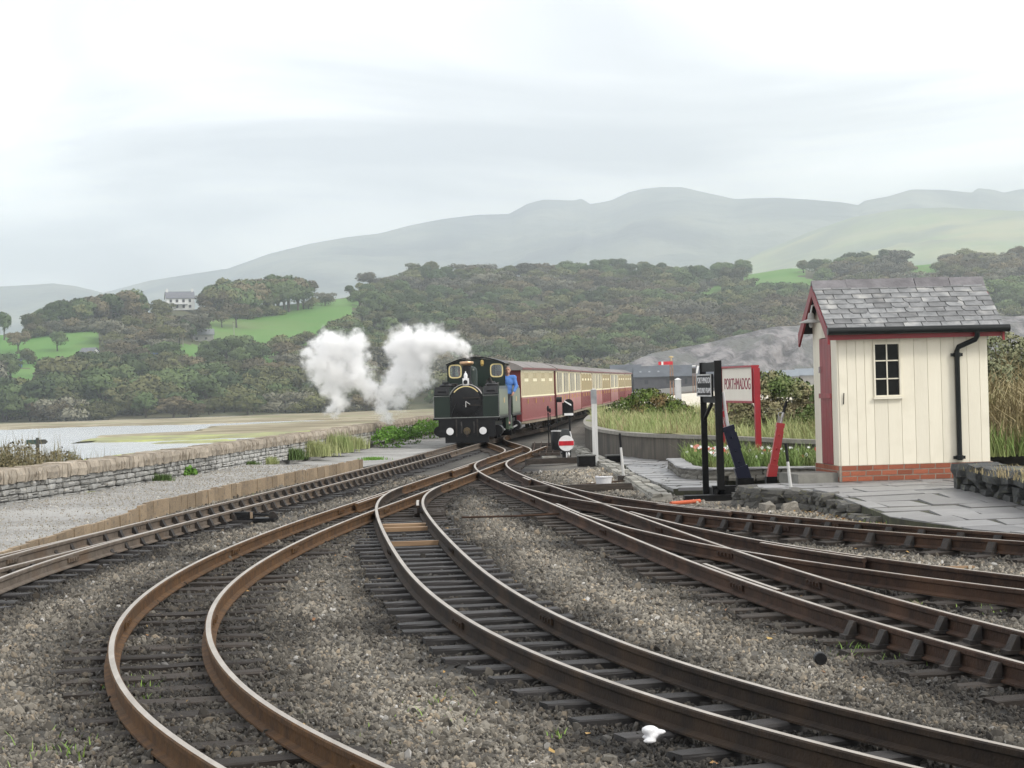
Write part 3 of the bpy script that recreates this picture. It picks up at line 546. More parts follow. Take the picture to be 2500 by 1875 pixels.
# ---------------------------------------------------------------- houses on the hill
WHITE = mat('white_wall', (0.78, 0.78, 0.76), .8, (0.66, 0.66, 0.64), scale=.6); SLATE_F = mat('far_slate', (0.13, 0.135, 0.15), .7, (0.18, 0.18, 0.20), scale=1.5)
GREYST = mat('grey_stone', (0.24, 0.23, 0.22), .9, (0.33, 0.32, 0.30), scale=1.2); DARKW = mat('dark_window', (0.03, 0.035, 0.04), .2, (0.05, 0.05, 0.055), scale=2)
BLUE = mat('blue_sheet', (0.06, 0.14, 0.42), .6, (0.05, 0.11, 0.32), scale=2)
def house(name, x, y, w, d, h, rh, label, wm_, rm, rz=0, wins=(), chim=(), porch=False):
    o = thing(name, label, 'house', (x, y, float(terr(x, y)) - .6), rz)
    MB().prism([(-w / 2, 0), (w / 2, 0), (w / 2, h), (-w / 2, h)], 'y', -d / 2, d / 2).prism([(-d / 2, h), (d / 2, h), (0, h + rh - .15)], 'x', -w / 2 + .01, w / 2 - .01).build('wall', wm_, o)
    rf = MB(); 
    for s in (-1, 1): rf.add([(-w / 2 - .3, s * (d / 2 + .4), h - .25), (w / 2 + .3, s * (d / 2 + .4), h - .25), (w / 2 + .3, 0, h + rh), (-w / 2 - .3, 0, h + rh), (-w / 2 - .3, s * (d / 2 + .4), h - .05), (w / 2 + .3, s * (d / 2 + .4), h - .05), (w / 2 + .3, 0, h + rh + .2), (-w / 2 - .3, 0, h + rh + .2)], [(0, 1, 2, 3), (4, 5, 6, 7), (0, 1, 5, 4), (1, 2, 6, 5), (3, 0, 4, 7)])
    r_ = rf.build('roof', rm, o)
    for cx in chim: MB().box((cx, 0, h + rh + .5), (.9, .7, 1.6)).build('chimney', wm_, r_)
    for wx, wz, ww, wh in wins:
        q = MB().box((wx, -d / 2 - .03, wz), (ww, .12, wh)).build('window', DARKW, o); MB().box((wx, -d / 2 - .06, wz - wh / 2 - .08), (ww + .2, .2, .12)).build('sill', WHITE, q)
    if porch: MB().prism([(-w / 2 - 1.4, 2.2), (w / 2 - 3, 2.2), (w / 2 - 3, 2.35), (-w / 2 - 1.4, 2.35)], 'y', -d / 2 - 1.8, -d / 2 + .02).build('veranda_roof', SLATE_F, o)
    return o
house('farmhouse', -136.6, 933, 11.5, 7, 5.0, 2.6, 'white farmhouse with grey slate roof among trees on the brow', WHITE, SLATE_F, R(14), [(x, z, 1.0, 1.2) for x in (-4, -1.5, 1.2, 3.8) for z in (1.5, 3.8)], (-5.2, 5.2), True)
house('farm_building', -116.6, 852, 8.5, 6, 3.2, 1.9, 'long grey stone farm building below the sloping field', GREYST, mat('pale_slate', (0.27, 0.28, 0.30), .7), R(6), [(-2, 1.6, .9, 1), (1.5, 1.6, .9, 1)])
house('cottage', -145.2, 776, 5.5, 5, 2.6, 1.9, 'small pale cottage with grey roof half hidden in trees', WHITE, SLATE_F, R(-25), [(-1.2, 1.4, .8, .9)])
sh = thing('blue_shed', 'low blue walled shed with dark flat roof at the wood edge', 'shed', (-167, 756, float(terr(-167, 756))), .1)
MB().box((0, 0, 1.2), (5.2, 4, 2.4)).build('wall', BLUE, sh); MB().box((0, 0, 2.6), (6, 4.6, .5)).build('roof', mat('dark_sheet', (0.06, 0.065, 0.07), .7), sh)
tp = thing('tarpaulin_stack', 'bright blue sheeted stack among trees below the farm building', 'tarpaulin', (-121.7, 770, float(terr(-121.7, 770))), 0)
MB().prism([(-2, 0), (2, 0), (1.7, 1.4), (-1.6, 1.5)], 'y', -1.2, 1.2).build('cover', BLUE, tp); MB().box((0, 0, .1), (4.4, 2.8, .2)).build('pallet', BARK, tp)
def van(x, y, col, label, rz=0, s=1.0):
    o = thing('parked_van', label, 'van', (x, y, float(terr(x, y)) + .02), rz)
    o.scale = (s,) * 3; m = mat('van_%s' % col[0], col[1], .35, tuple(c * .92 for c in col[1]))
    MB().prism([(-2.2, .35), (2.2, .35), (2.2, 1.9), (-1.2, 1.9), (-1.7, 1.15), (-2.2, 1.05)], 'y', -.85, .85).build('body', m, o)
    MB().prism([(-1.62, 1.2), (-.4, 1.2), (-.4, 1.75), (-1.2, 1.75)], 'y', -.87, .87).build('side_window', DARKW, o)
    for a in (-1.4, 1.4):
        for b in (-.8, .8): MB().lathe([(.34, -.1), (.34, .1)], (a, b, .34), 12, 'y').build('wheel', DARKW, o)
van(-155.9, 767.5, ('white', (0.8, 0.8, 0.8)), 'white van parked on the edge of the small lower field', .2)
van(-30.5, 706, ('white', (0.8, 0.8, 0.8)), 'white van parked behind the steam near the wood foot', .1, .9); van(-25.5, 706, ('silver', (0.6, 0.62, 0.65)), 'silver van parked next to the white one near the wood foot', .1, .9)
for x, y, h in [(-117.9, 799, 5.2), (-116.1, 798, 5.0), (-107.5, 876, 6), (-87.8, 795, 5)]:
    o = thing('telegraph_pole', 'thin pale telegraph pole standing in the hillside fields', 'pole', (x, y, float(terr(x, y))), 0, 'telegraph poles on the hillside')
    MB().tube([(0, 0, 0), (0, 0, h)], [.16, .1], 6).build('pole', mat('pale_pole', (0.42, 0.39, 0.35), .9), o); MB().box((0, 0, h - .5), (1.4, .12, .14)).build('crossarm', BARK, o)

# ---------------------------------------------------------------- quarry face and works at the end of the causeway
cl = mat('quarry_rock', (0.25, 0.232, 0.23), .9, (0.08, 0.076, 0.078), scale=.22, detail=10, stretch=(1, 1, .5), bump=1.0, bscale=.4, bdist=1.5, col3=(0.13, 0.13, 0.12), s3=.09, r3=(.5, .6), ramp=(.42, .6))
tq = np.linspace(.028, .31, 190); kz = 34; uz = np.linspace(0, 1, kz)
Yb = np.interp(tq, [.028, .05, .10, .14, .31], [640, 655, 668, 680, 690]); top = np.interp(tq, [.028, .040, .05, .062, .075, .09, .105, .12, .14, .31], [-1, 3.2, 6.0, 9.5, 11.5, 13.2, 15.2, 17.5, 18.5, 20])
top = top + 1.2 * (hsh(tq * 600, tq * 0, .12, 3) - .5)
Y2 = Yb[None] + uz[:, None] ** 1.3 * np.interp(tq, [.028, .075, .31], [12, 30, 40])[None]; X2 = tq[None] * Y2; Z2 = -1.5 + uz[:, None] * (top[None] + 1.5)
rel = 9.0 * (hsh(X2 + Z2 * .5, Z2 * .8, .10, 21) - .5) + 5.0 * (hsh(X2 - Z2 * .8, Z2, .33, 22) - .5) + 1.2 * (hsh(X2, Z2, .9, 23) - .5)
Y2 = Y2 + rel * np.clip(uz * 6, 0, 1)[:, None] * np.clip((1 - uz) * 8, .15, 1)[:, None]
X2 = np.vstack([X2, tq[None] * (Y2[-1:] + 60)]); Y2 = np.vstack([Y2, Y2[-1:] + 60]); Z2 = np.vstack([Z2, Z2[-1:] - 6])
v, f = grid(X2, Y2, Z2); struct(link('quarry_face', npmesh('quarry_face', v, f, cl, False)))
WST = mat('works_wall', (0.055, 0.055, 0.064), .9, (0.085, 0.082, 0.088), scale=1.0, bump=.3)
WRF = mat('works_roof', (0.085, 0.095, 0.11), .8, (0.115, 0.125, 0.14), scale=.7, col3=(0.07, 0.075, 0.08), s3=.3, spec=.2)
def works(name, x0, x1, Y, z0, zw, zr, label, wins=(), lights=0, wmat=None, rmat=None):
    w = x1 - x0; d = 7.0; o = thing(name, label, 'building', ((x0 + x1) / 2, Y, z0), R(-2)); h = zw - z0; rh = zr - z0
    MB().prism([(-w / 2, -1), (w / 2, -1), (w / 2, h), (-w / 2, h)], 'y', -d / 2, d / 2).prism([(-d / 2, h), (d / 2, h), (0, rh - .1)], 'x', -w / 2, w / 2).build('wall', wmat or WST, o)
    r_ = MB()
    for s in (-1, 1): r_.add([(-w / 2 - .2, s * (d / 2 + .3), h - .12), (w / 2 + .2, s * (d / 2 + .3), h - .12), (w / 2 + .2, 0, rh), (-w / 2 - .2, 0, rh), (-w / 2 - .2, s * (d / 2 + .3), h + .02), (w / 2 + .2, s * (d / 2 + .3), h + .02), (w / 2 + .2, 0, rh + .14), (-w / 2 - .2, 0, rh + .14)], [(0, 1, 2, 3), (4, 5, 6, 7), (0, 1, 5, 4), (1, 2, 6, 5), (3, 0, 4, 7)])
    r_ = r_.build('roof', rmat or WRF, o)
    for i in range(lights // 2): 
        a = -w / 2 + (i + .7) * w / (lights + .4); MB().box((a, -d / 4 - .3, h + (rh - h) * .42 + .12), (.35, .5, .1), rx=math.atan2(rh - h, d / 2)).build('skylight', mat('skylight_grey', (0.3, 0.32, 0.34), .4), r_)
    for wx, wz, ww, wh in wins: MB().box((wx, -d / 2 - .03, wz), (ww, .12, wh)).build('window', DARKW, o)
    return o
works('engine_shed', 19.0, 24.6, 432, .2, 2.9, 4.6, 'dark engine shed with steep grey roof beyond the train tail', [(-1, 1.3, .6, .7)], 0)
works('workshop', 23.0, 33.8, 424, .1, 2.3, 4.2, 'long low dark workshop with grey slate roof and small skylights', [(-3.2, 1.2, .7, .8), (.8, 1.3, .5, .9), (2.0, 1.2, 1.4, 1.0), (4.2, 1.2, .5, 1)], 6)
works('workshop', 33.9, 44, 428, .1, 2.2, 3.9, 'grey roofed workshop continuing the long works row behind the sign', [(-3, 1.2, .8, .8)], 3)
lw = mat('light_roof', (0.24, 0.27, 0.30), .8, (0.20, 0.225, 0.25), scale=.5, spec=.2)
works('storage_shed', 47.5, 53, 420, .1, 1.7, 2.7, 'low pale blue roofed storage shed below the quarry', (), 0, GREYST, lw)
works('storage_shed', 53.5, 61, 424, .1, 1.8, 2.9, 'wider pale grey roofed storage shed below the quarry', (), 0, GREYST, lw)

# ---------------------------------------------------------------- railway tracks
RTOP = mat('rail_head', (0.42, 0.37, 0.31), .36, (0.28, 0.235, 0.185), scale=9, stretch=(1, .15, 1), metal=.3, spec=.5, bump=.08, bscale=60)
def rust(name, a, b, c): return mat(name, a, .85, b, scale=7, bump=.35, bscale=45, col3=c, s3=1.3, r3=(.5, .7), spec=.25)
RUST = {'L': rust('rust_orange', (0.135, 0.070, 0.028), (0.068, 0.038, 0.020), (0.09, 0.054, 0.028)), 'C': rust('rust_oil_shade', (0.040, 0.027, 0.018), (0.020, 0.015, 0.012), (0.065, 0.040, 0.023)),  # C: oily rust, with the shade on these rails' sides put into the colour
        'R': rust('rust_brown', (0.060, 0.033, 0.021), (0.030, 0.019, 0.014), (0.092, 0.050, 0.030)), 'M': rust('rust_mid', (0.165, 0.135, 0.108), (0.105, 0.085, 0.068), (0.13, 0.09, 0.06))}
SLP = [mat('sleeper_black', (0.022, 0.020, 0.019), .62, (0.060, 0.056, 0.055), scale=4, stretch=(.5, 6, 6), bump=.5, bscale=14, rand=.35, spec=.3),
       mat('sleeper_brown', (0.062, 0.050, 0.041), .8, (0.025, 0.021, 0.018), scale=4, stretch=(.5, 6, 6), bump=.5, bscale=14, rand=.35, spec=.3)]
IRON = mat('chair_iron', (0.022, 0.020, 0.019), .7, (0.045, 0.036, 0.030), scale=12, bump=.3, metal=.2, rand=.2)
PROF = [(-.026, -.008), (-.018, 0), (.018, 0), (.026, -.008), (.025, -.034), (.009, -.044), (.009, -.108), (.05, -.122), (.05, -.134), (-.05, -.134), (-.05, -.122), (-.009, -.108), (-.009, -.044), (-.025, -.034)]
def sweep(q, off, dz, mats, name, parent, prof=PROF, dip=None):
    t, n = frames(q); k = len(prof); P = q + n * off; m = len(P); o = np.array(prof)
    v = np.zeros((m, k, 3)); v[:, :, 0] = P[:, 0:1] + n[:, 0:1] * o[None, :, 0]; v[:, :, 1] = P[:, 1:2] + n[:, 1:2] * o[None, :, 0]; v[:, :, 2] = o[None, :, 1] + dz
    f = []; mi = []
    for i in range(m - 1):
        for j in range(k):
            f.append((i * k + j, i * k + (j + 1) % k, (i + 1) * k + (j + 1) % k, (i + 1) * k + j)); mi.append(0 if j == 1 else 1)
    f += [tuple(range(k)), tuple((m - 1) * k + j for j in range(k))]; mi += [1, 1]
    mb = MB(); mb.v = [tuple(p) for p in v.reshape(-1, 3)]; mb.f = f; mb.m = mi
    return mb.build(name, mats, parent, smooth=40)
def seg(q, y0, y1): return q[(q[:, 1] >= y0) & (q[:, 1] <= y1)]
def sleeper_mesh(m, i):
    random.seed(100 + i); mb = MB(); n = 6; pr = []
    for k in range(n + 1):
        x = -.5 + k / n; j = lambda s: random.uniform(-s, s)
        pr.append([(x + j(.006), -.5 + j(.05), -.5), (x + j(.006), -.5 + j(.06), .44 + j(.05)), (x, -.42 + j(.05), .5 + j(.04)), (x, .42 + j(.05), .5 + j(.04)), (x + j(.006), .5 + j(.06), .44 + j(.05)), (x + j(.006), .5 + j(.05), -.5)])
    vs = [p for r_ in pr for p in r_]; fs = [(a * 6 + b, a * 6 + (b + 1) % 6, a * 6 + 6 + (b + 1) % 6, a * 6 + 6 + b) for a in range(n) for b in range(6)] + [tuple(range(6)), tuple(n * 6 + b for b in range(6))]
    return mb.add(vs, fs).mesh('sleeper', m)
SLM = [[sleeper_mesh(m, i * 10 + j) for j in range(4)] for i, m in enumerate(SLP)]
random.seed(5)
CH = MB(); CH.box((0, 0, .012), (.24, .13, .024)); CH.prism([(-.10, .02), (-.032, .02), (-.03, .112), (-.052, .116)], 'y', -.05, .05).prism([(.032, .02), (.10, .02), (.052, .116), (.03, .112)], 'y', -.05, .05)
CH.lathe([(.014, 0), (.014, .022)], (-.07, .038, .022), 6).lathe([(.014, 0), (.014, .022)], (.07, -.038, .022), 6); CHM = CH.mesh('rail_chair', IRON)
KEY = MB().box((0, 0, 0), (.022, .14, .05), rz=.06).mesh('key', SLP[1])
def lat(q0, t, n, key):
    """signed sideways offset of another route from this point"""
    q = Q[key]; x = np.interp(q0[1], q[:, 1], q[:, 0], left=np.nan, right=np.nan); return (x - q0[0]) * n[0] if np.isfinite(x) else 99.0
def track(key, y0, y1, dz, rustk, label, sleep=(0, 200), spacing=.58, wood=0, chairs=None, branch=(), skip=(), rails=((-.325, None), (.325, None)), checks=()):
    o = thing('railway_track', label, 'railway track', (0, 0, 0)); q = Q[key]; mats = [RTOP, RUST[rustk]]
    for off, rng_ in rails:
        a, b = rng_ or (y0, y1); sweep(seg(q, a, b), off, dz, mats, 'rail', o)
    for off, a, b in checks:
        s = seg(q, a, b); sweep(s, off, dz - .004, mats, 'check_rail', o)
    d = np.r_[0, np.cumsum(np.linalg.norm(np.diff(q, axis=0), axis=1))]; t, n = frames(q); s = 0.1; nn = 0
    while s < d[-1]:
        p = np.array([np.interp(s, d, q[:, i]) for i in (0, 1)]); tt = np.array([np.interp(s, d, t[:, i]) for i in (0, 1)]); nv = np.array([tt[1], -tt[0]])
        s += spacing * random.uniform(.93, 1.07)
        if not (max(sleep[0], y0) < p[1] < min(sleep[1], y1)): continue
        if any(abs(lat(p, tt, nv, k)) < 1.22 and lo < p[1] < hi for k, lo, hi in skip): continue
        l, r_ = -.66 + random.uniform(-.05, .04), .66 + random.uniform(-.04, .05)
        for k, lo, hi in branch:
            if lo < p[1] < hi:
                of = lat(p, tt, nv, k)
                if abs(of) < 1.22: l = min(l, of - .64); r_ = max(r_, of + .64)
        c = p + nv * (l + r_) / 2; zt = -.136 - abs(random.gauss(0, .006)); th = .13
        link('sleeper', random.choice(SLM[wood]), o, (c[0], c[1], zt - th / 2 + dz), rot=(0, random.uniform(-.008, .008), math.atan2(nv[1], nv[0]) + random.uniform(-.03, .03)), scale=(r_ - l, random.uniform(.165, .215), th))
        if chairs and chairs[0] < p[1] < chairs[1]:
            for off in (-.325, .325):
                e_ = p + nv * off; c_ = link('rail_chair', CHM, o, (e_[0], e_[1], -.136 + dz), math.atan2(nv[1], nv[0]))
    # fishplates at the joints
    for j in np.arange(3.0, d[-1], 7.3):
        p = np.array([np.interp(j, d, q[:, i]) for i in (0, 1)]); tt = np.array([np.interp(j, d, t[:, i]) for i in (0, 1)]); nv = np.array([tt[1], -tt[0]])
        if y0 + 1 < p[1] < min(y1 - 1, 60):
            for off in (-.325, .325):
                mb = MB()
                for sd_ in (-1, 1):
                    mb.box((sd_ * .02, 0, -.06), (.016, .42, .05))
                    for b_ in (-.15, -.05, .05, .15): mb.box((sd_ * .034, b_, -.06), (.018, .03, .03))
                e_ = p + nv * off; mb.build('fishplate', RUST[rustk], o, (e_[0], e_[1], dz), math.atan2(nv[1], nv[0]))
    return o
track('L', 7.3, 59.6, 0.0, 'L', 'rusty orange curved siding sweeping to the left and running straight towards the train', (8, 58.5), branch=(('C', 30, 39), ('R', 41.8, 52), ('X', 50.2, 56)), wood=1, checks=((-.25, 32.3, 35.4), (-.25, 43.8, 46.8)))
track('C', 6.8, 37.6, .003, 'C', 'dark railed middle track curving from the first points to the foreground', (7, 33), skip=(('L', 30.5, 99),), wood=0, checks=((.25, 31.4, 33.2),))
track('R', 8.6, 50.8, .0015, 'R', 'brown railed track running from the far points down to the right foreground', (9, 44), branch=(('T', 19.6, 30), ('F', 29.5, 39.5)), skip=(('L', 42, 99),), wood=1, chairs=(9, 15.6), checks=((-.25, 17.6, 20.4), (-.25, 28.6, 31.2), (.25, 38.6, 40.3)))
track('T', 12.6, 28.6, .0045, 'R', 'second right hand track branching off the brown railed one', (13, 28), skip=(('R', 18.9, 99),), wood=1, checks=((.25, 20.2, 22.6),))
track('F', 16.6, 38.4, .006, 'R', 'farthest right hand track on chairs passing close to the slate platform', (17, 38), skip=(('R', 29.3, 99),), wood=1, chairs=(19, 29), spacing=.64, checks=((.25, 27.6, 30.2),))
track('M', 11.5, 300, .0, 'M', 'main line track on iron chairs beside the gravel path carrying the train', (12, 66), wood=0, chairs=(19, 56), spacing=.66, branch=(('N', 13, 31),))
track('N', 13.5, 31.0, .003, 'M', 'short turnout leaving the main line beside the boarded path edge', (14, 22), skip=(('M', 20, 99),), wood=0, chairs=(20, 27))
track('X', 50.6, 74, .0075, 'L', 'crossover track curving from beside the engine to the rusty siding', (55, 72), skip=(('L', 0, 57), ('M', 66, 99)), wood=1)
fw = mat('fresh_wood', (0.36, 0.24, 0.14), .8, (0.26, 0.17, 0.10), scale=5, stretch=(.4, 6, 6)); q = Q['C']
for y_c, w_c in ((28.9, .20), (28.2, .16), (25.6, .09)):
    x_c = float(np.interp(y_c, q[:, 1], q[:, 0])); tag(MB().box((0, 0, 0), (.56, w_c, .05), rz=.05, jit=.02).build('cross_timber', fw, None, (x_c, y_c, -.118)), 'pale tan timber lying between the rails of the middle track', 'timber', 'pale timbers between the middle rails')
def dark_box(mb, *a, **k): return mb.box(*a, **k)
# point levers and rods between the tracks
BLK = mat('black_paint', (0.007, 0.007, 0.008), .5, (0.014, 0.014, 0.015), scale=8, spec=.2, bump=.15)
STEEL = mat('bare_steel', (0.55, 0.55, 0.54), .35, (0.38, 0.37, 0.36), scale=10, metal=.6)
pl = thing('point_lever', 'low black hand point lever with weight beside the main line', 'point lever', (-3.72, 31.5, -.16), R(-8)); pl.scale = (.8, .8, .8)
MB().box((0, 0, .03), (.95, .34, .06)).build('base_plate', BLK, pl); MB().box((-.12, 0, .11), (.4, .1, .12)).tube([(-.1, 0, .14), (.45, 0, .10)], .02, 6).build('lever_arm', BLK, pl); MB().lathe([(.07, -.05), (.08, 0), (.07, .05)], (.42, 0, .1), 12, 'y').build('weight', IRON, pl); MB().box((.06, -.1, .1), (.035, .05, .14)).build('stand', mat('wood_block', (0.33, 0.24, 0.16), .8), pl)
for a, b, lb in [((-.72, 29.9, -.09), (.62, 30.1, -.09), 'thin rusty point rod lying across the ballast between middle and right tracks'), ((.1, 38.4, -.10), (1.9, 39.0, -.07), 'rusty rod running from the right points towards the white bucket')]:
    tag(MB().tube([a, ((a[0] + b[0]) / 2, (a[1] + b[1]) / 2, a[2] - .01), b], .014, 6).build('point_rod', RUST['R']), lb, 'rod')
tag(MB().box((.86, 49.72, -.06), (1.25, .16, .12), rz=R(16), jit=.02).build('timber_baulk', SLP[1]), 'long weathered timber lying under the red barred disc signal', 'timber')
tag(MB().box((.98, 36.6, -.07), (1.9, .14, .13), rz=R(4), jit=.02).build('timber_baulk', SLP[1]), 'mossy timber lying in front of the white bucket', 'timber')
tag(MB().box((0, 0, 0), (.5, .05, .025), rz=.1, ry=.03).build('wood_scrap', mat('fresh_wood', (0.40, 0.28, 0.16), .8), None, (3.95, 20.6, -.13), R(12)), 'short pale scrap of wood on the ballast before the platform', 'wood')

# ---------------------------------------------------------------- locomotive (front at local y = 0, running towards -y)
GRN = mat('loco_green', (0.005, 0.014, 0.009), .32, (0.007, 0.019, 0.012), scale=2, spec=.4, bump=.02)
SIDEG = mat('loco_side_sheen_green', (0.075, 0.115, 0.075), .32, (0.10, 0.14, 0.09), scale=3, spec=.6, col3=(0.045, 0.075, 0.05), s3=2)  # loco green lightened: the sheen of light on the sides is painted in
LBK = mat('loco_black', (0.006, 0.006, 0.007), .42, (0.011, 0.011, 0.012), scale=5, spec=.25, bump=.05)
SMK = mat('smokebox_black', (0.009, 0.009, 0.010), .55, (0.016, 0.016, 0.017), scale=6, bump=.08, spec=.2)
BRASS = mat('brass', (0.72, 0.52, 0.20), .3, (0.60, 0.42, 0.15), metal=.9); COPPER = mat('copper', (0.60, 0.40, 0.24), .35, (0.5, 0.33, 0.2), metal=.8)
CREAM_L = mat('lining_cream', (0.78, 0.66, 0.33), .5, (0.72, 0.6, 0.3)); WPT = mat('white_paint', (0.82, 0.82, 0.82), .5, (0.70, 0.70, 0.70), scale=8, bump=.05)
REDL = mat('buffer_red', (0.24, 0.018, 0.02), .5, (0.18, 0.014, 0.016)); GLS = glass('cab_glass', (0.72, 0.75, 0.75), .94)
LY = 64.0
def mpath(y): return float(np.interp(y, Q['M'][:, 1], Q['M'][:, 0]))
lrz = -math.atan2(mpath(LY + 7.8) - mpath(LY), 7.8)
loco = thing('steam_locomotive', 'dark green double ended steam locomotive at the head of the train', 'locomotive', (mpath(LY), LY, 0), lrz)
def arcpts(cx, cz, r_, a0, a1, n): return [(cx + r_ * math.cos(R(a0 + (a1 - a0) * i / n)), cz + r_ * math.sin(R(a0 + (a1 - a0) * i / n))) for i in range(n + 1)]
def half(sgn, oy):
    def Yy(y): return oy + sgn * y
    def pz(mb, poly, axis, a, b, mi=0): return mb.prism(poly, axis, a, b, mi)
    for s in (-1, 1):
        x0, x1 = (.47, .93) if s > 0 else (-.93, -.47)
        tk = MB(); tk.prism([(Yy(.02), .74), (Yy(3.12), .74), (Yy(3.12), 1.62), (Yy(.34), 1.62), (Yy(.02), 1.36)], 'x', x0, x1)
        tko = tk.build('side_tank', [GRN], loco)
        MB().box((s * .935, Yy(1.55), 1.16), (.012, 2.9, .74)).build('tank_side_panel', SIDEG, tko)
        MB().box((s * .943, Yy(1.7), 1.2), (.012, .34, .15)).build('number_plate', BRASS, tko)
        # sloping hatch with recess
        MB().box(((x0 + x1) / 2, Yy(.165), 1.512), (.40, .36, .02), rx=sgn * math.atan2(.26, .32)).box(((x0 + x1) / 2, Yy(.155), 1.525), (.24, .12, .03), rx=sgn * math.atan2(.26, .32)).build('hatch', LBK, tko)
        MB().box((s * .93, Yy(.012), 1.05), (.014, .014, .62)).box((s * .70, Yy(.012), 1.365), (.46, .016, .014)).build('edge_beading', mat('edge_grey', (0.25, 0.26, 0.25), .5), tko)
        MB().lathe([(.19, 0), (.20, .05), (.12, .09), (.1, .14)], (s * .66, Yy(.85), 1.62), 14).build('tank_filler', LBK, tko)
    MB().box((0, Yy(1.6), .715), (1.9, 3.2, .05)).box((0, Yy(.0), .715), (1.9, .03, .06)).build('footplate', LBK, loco)
    sb = MB(); sb.lathe([(.47, 0), (.47, .75), (.44, .76), (.44, 3.1)], (0, 0, 0), 32, 'y'); sb.v = [(x, Yy(y), z + 1.2) for x, y, z in sb.v]
    sbo = sb.build('boiler', SMK, loco, smooth=50)
    MB().prism([(-.47, .74), (.47, .74), (.47, 1.2), (-.47, 1.2)], 'y', Yy(.02), Yy(.75)).build('smokebox_saddle', SMK, sbo)
    dr = MB(); dr.lathe([(.41, 0), (.41, .03), (.36, .055), (.0, .075)], (0, 0, 0), 32, 'y'); dr.v = [(x, Yy(-y), z + 1.2) for x, y, z in dr.v]
    d_ = dr.build('smokebox_door', SMK, sbo, smooth=50)
    MB().box((.16, Yy(-.085), 1.30), (.5, .02, .03)).box((.16, Yy(-.085), 1.09), (.5, .02, .03)).build('hinge_strap', IRON, d_)
    MB().tube([(0, Yy(-.08), 1.2), (0, Yy(-.13), 1.2), (.0, Yy(-.135), 1.04)], .013, 6).tube([(0, Yy(-.12), 1.2), (.12, Yy(-.14), 1.12)], .012, 6).build('door_handle', STEEL, d_)
    ar = MB(); o_, i_ = arcpts(0, 1.2, .445, 38, 142, 24), arcpts(0, 1.2, .415, 38, 142, 24)
    for k in range(24): ar.add([(o_[k][0], Yy(-.02), o_[k][1]), (o_[k + 1][0], Yy(-.02), o_[k + 1][1]), (i_[k + 1][0], Yy(-.02), i_[k + 1][1]), (i_[k][0], Yy(-.02), i_[k][1]), (o_[k][0], Yy(.03), o_[k][1]), (o_[k + 1][0], Yy(.03), o_[k + 1][1])], [(0, 1, 2, 3), (0, 1, 5, 4)])
    ar.build('brass_arc', CREAM_L, d_)
    MB().lathe([(.20, 1.60), (.15, 1.70), (.115, 1.78), (.125, 2.2), (.13, 2.24)], (0, Yy(.42), 0), 20).build('chimney', SMK, sbo, smooth=50)
    MB().lathe([(.13, 2.22), (.20, 2.27), (.205, 2.31), (.19, 2.34), (.12, 2.345)], (0, Yy(.42), 0), 20).build('chimney_cap', COPPER, sbo, smooth=50)
    MB().lathe([(.19, 1.6), (.17, 1.7), (.17, 2.05), (.155, 2.13), (.10, 2.19), (.0, 2.21)], (0, Yy(1.75), 0), 22).build('dome', GRN, sbo, smooth=60)
    lp = MB(); lp.box((0, Yy(.04), 1.76), (.17, .15, .2)).lathe([(.05, 0), (.055, .1), (.03, .16)], (0, Yy(.04), 1.85), 10).box((0, Yy(.04), 2.03), (.03, .03, .05)); lpo = lp.build('headlamp', WPT, loco)
    ln = MB(); ln.lathe([(.055, 0), (.06, .03), (.045, .035)], (0, 0, 0), 14, 'y'); ln.v = [(x, Yy(-.035 - y), z + 1.75) for x, y, z in ln.v]; ln.build('lamp_lens', LBK, lpo)
    MB().box((0, Yy(.05), .45), (1.62, .08, .52)).build('buffer_beam', LBK, loco)
    MB().box((0, Yy(.02), .14), (1.25, .06, .22)).build('cowcatcher', LBK, loco)
    for s in (-1, 1):
        bf = MB(); bf.lathe([(.06, 0), (.06, .1), (.115, .11), (.12, .14), (.10, .15)], (0, 0, 0), 18, 'y'); bf.v = [(x + s * .47, Yy(-y), z + .36) for x, y, z in bf.v]; bo = bf.build('buffer', LBK, loco)
        fc = MB(); fc.lathe([(.105, .15), (.10, .158)], (0, 0, 0), 18, 'y'); fc.v = [(x + s * .47, Yy(-y), z + .36) for x, y, z in fc.v]; fc.build('buffer_face', WPT, bo)
        MB().box((s * .30, Yy(-.0), .45), (.04, .06, .5)).build('beam_stiffener', IRON, loco)
        MB().box((s * .74, Yy(1.45), .42), (.06, 2.5, .36)).build('bogie_frame', LBK, loco)
        cy = MB(); cy.lathe([(.15, 0), (.15, .5)], (0, 0, 0), 14, 'y'); cy.v = [(x + s * .84, Yy(.35 + y), z + .36) for x, y, z in cy.v]; cy.build('cylinder', LBK, loco)
        for wy in (1.15, 2.35):
            w = MB(); w.lathe([(.40, 0), (.42, .02), (.40, .10)], (0, 0, 0), 20, 'x'); w.v = [(x + s * .33 - .05, y + Yy(wy), z + .405) for x, y, z in w.v]; w.build('wheel', LBK, loco)
        MB().tube([(s * .87, Yy(.9), .36), (s * .87, Yy(2.35), .33)], .03, 6).build('connecting_rod', STEEL, loco)
    MB().lathe([(.1, 0), (.12, .06), (.05, .07)], (0, Yy(-.02), .36), 8, 'y').build('coupling', mat('coupling_iron', (0.12, 0.09, 0.05), .7), loco)
    rl = [(.50 * math.cos(R(a)), Yy(-.03), 1.2 + .50 * math.sin(R(a))) for a in range(25, 156, 10)]; MB().tube(rl, .011, 6).build('handrail', STEEL, loco)
    MB().box((0, Yy(-.022), .745), (1.9, .016, .022)).build('footplate_edge', mat('edge_grey', (0.25, 0.26, 0.25), .5), loco)
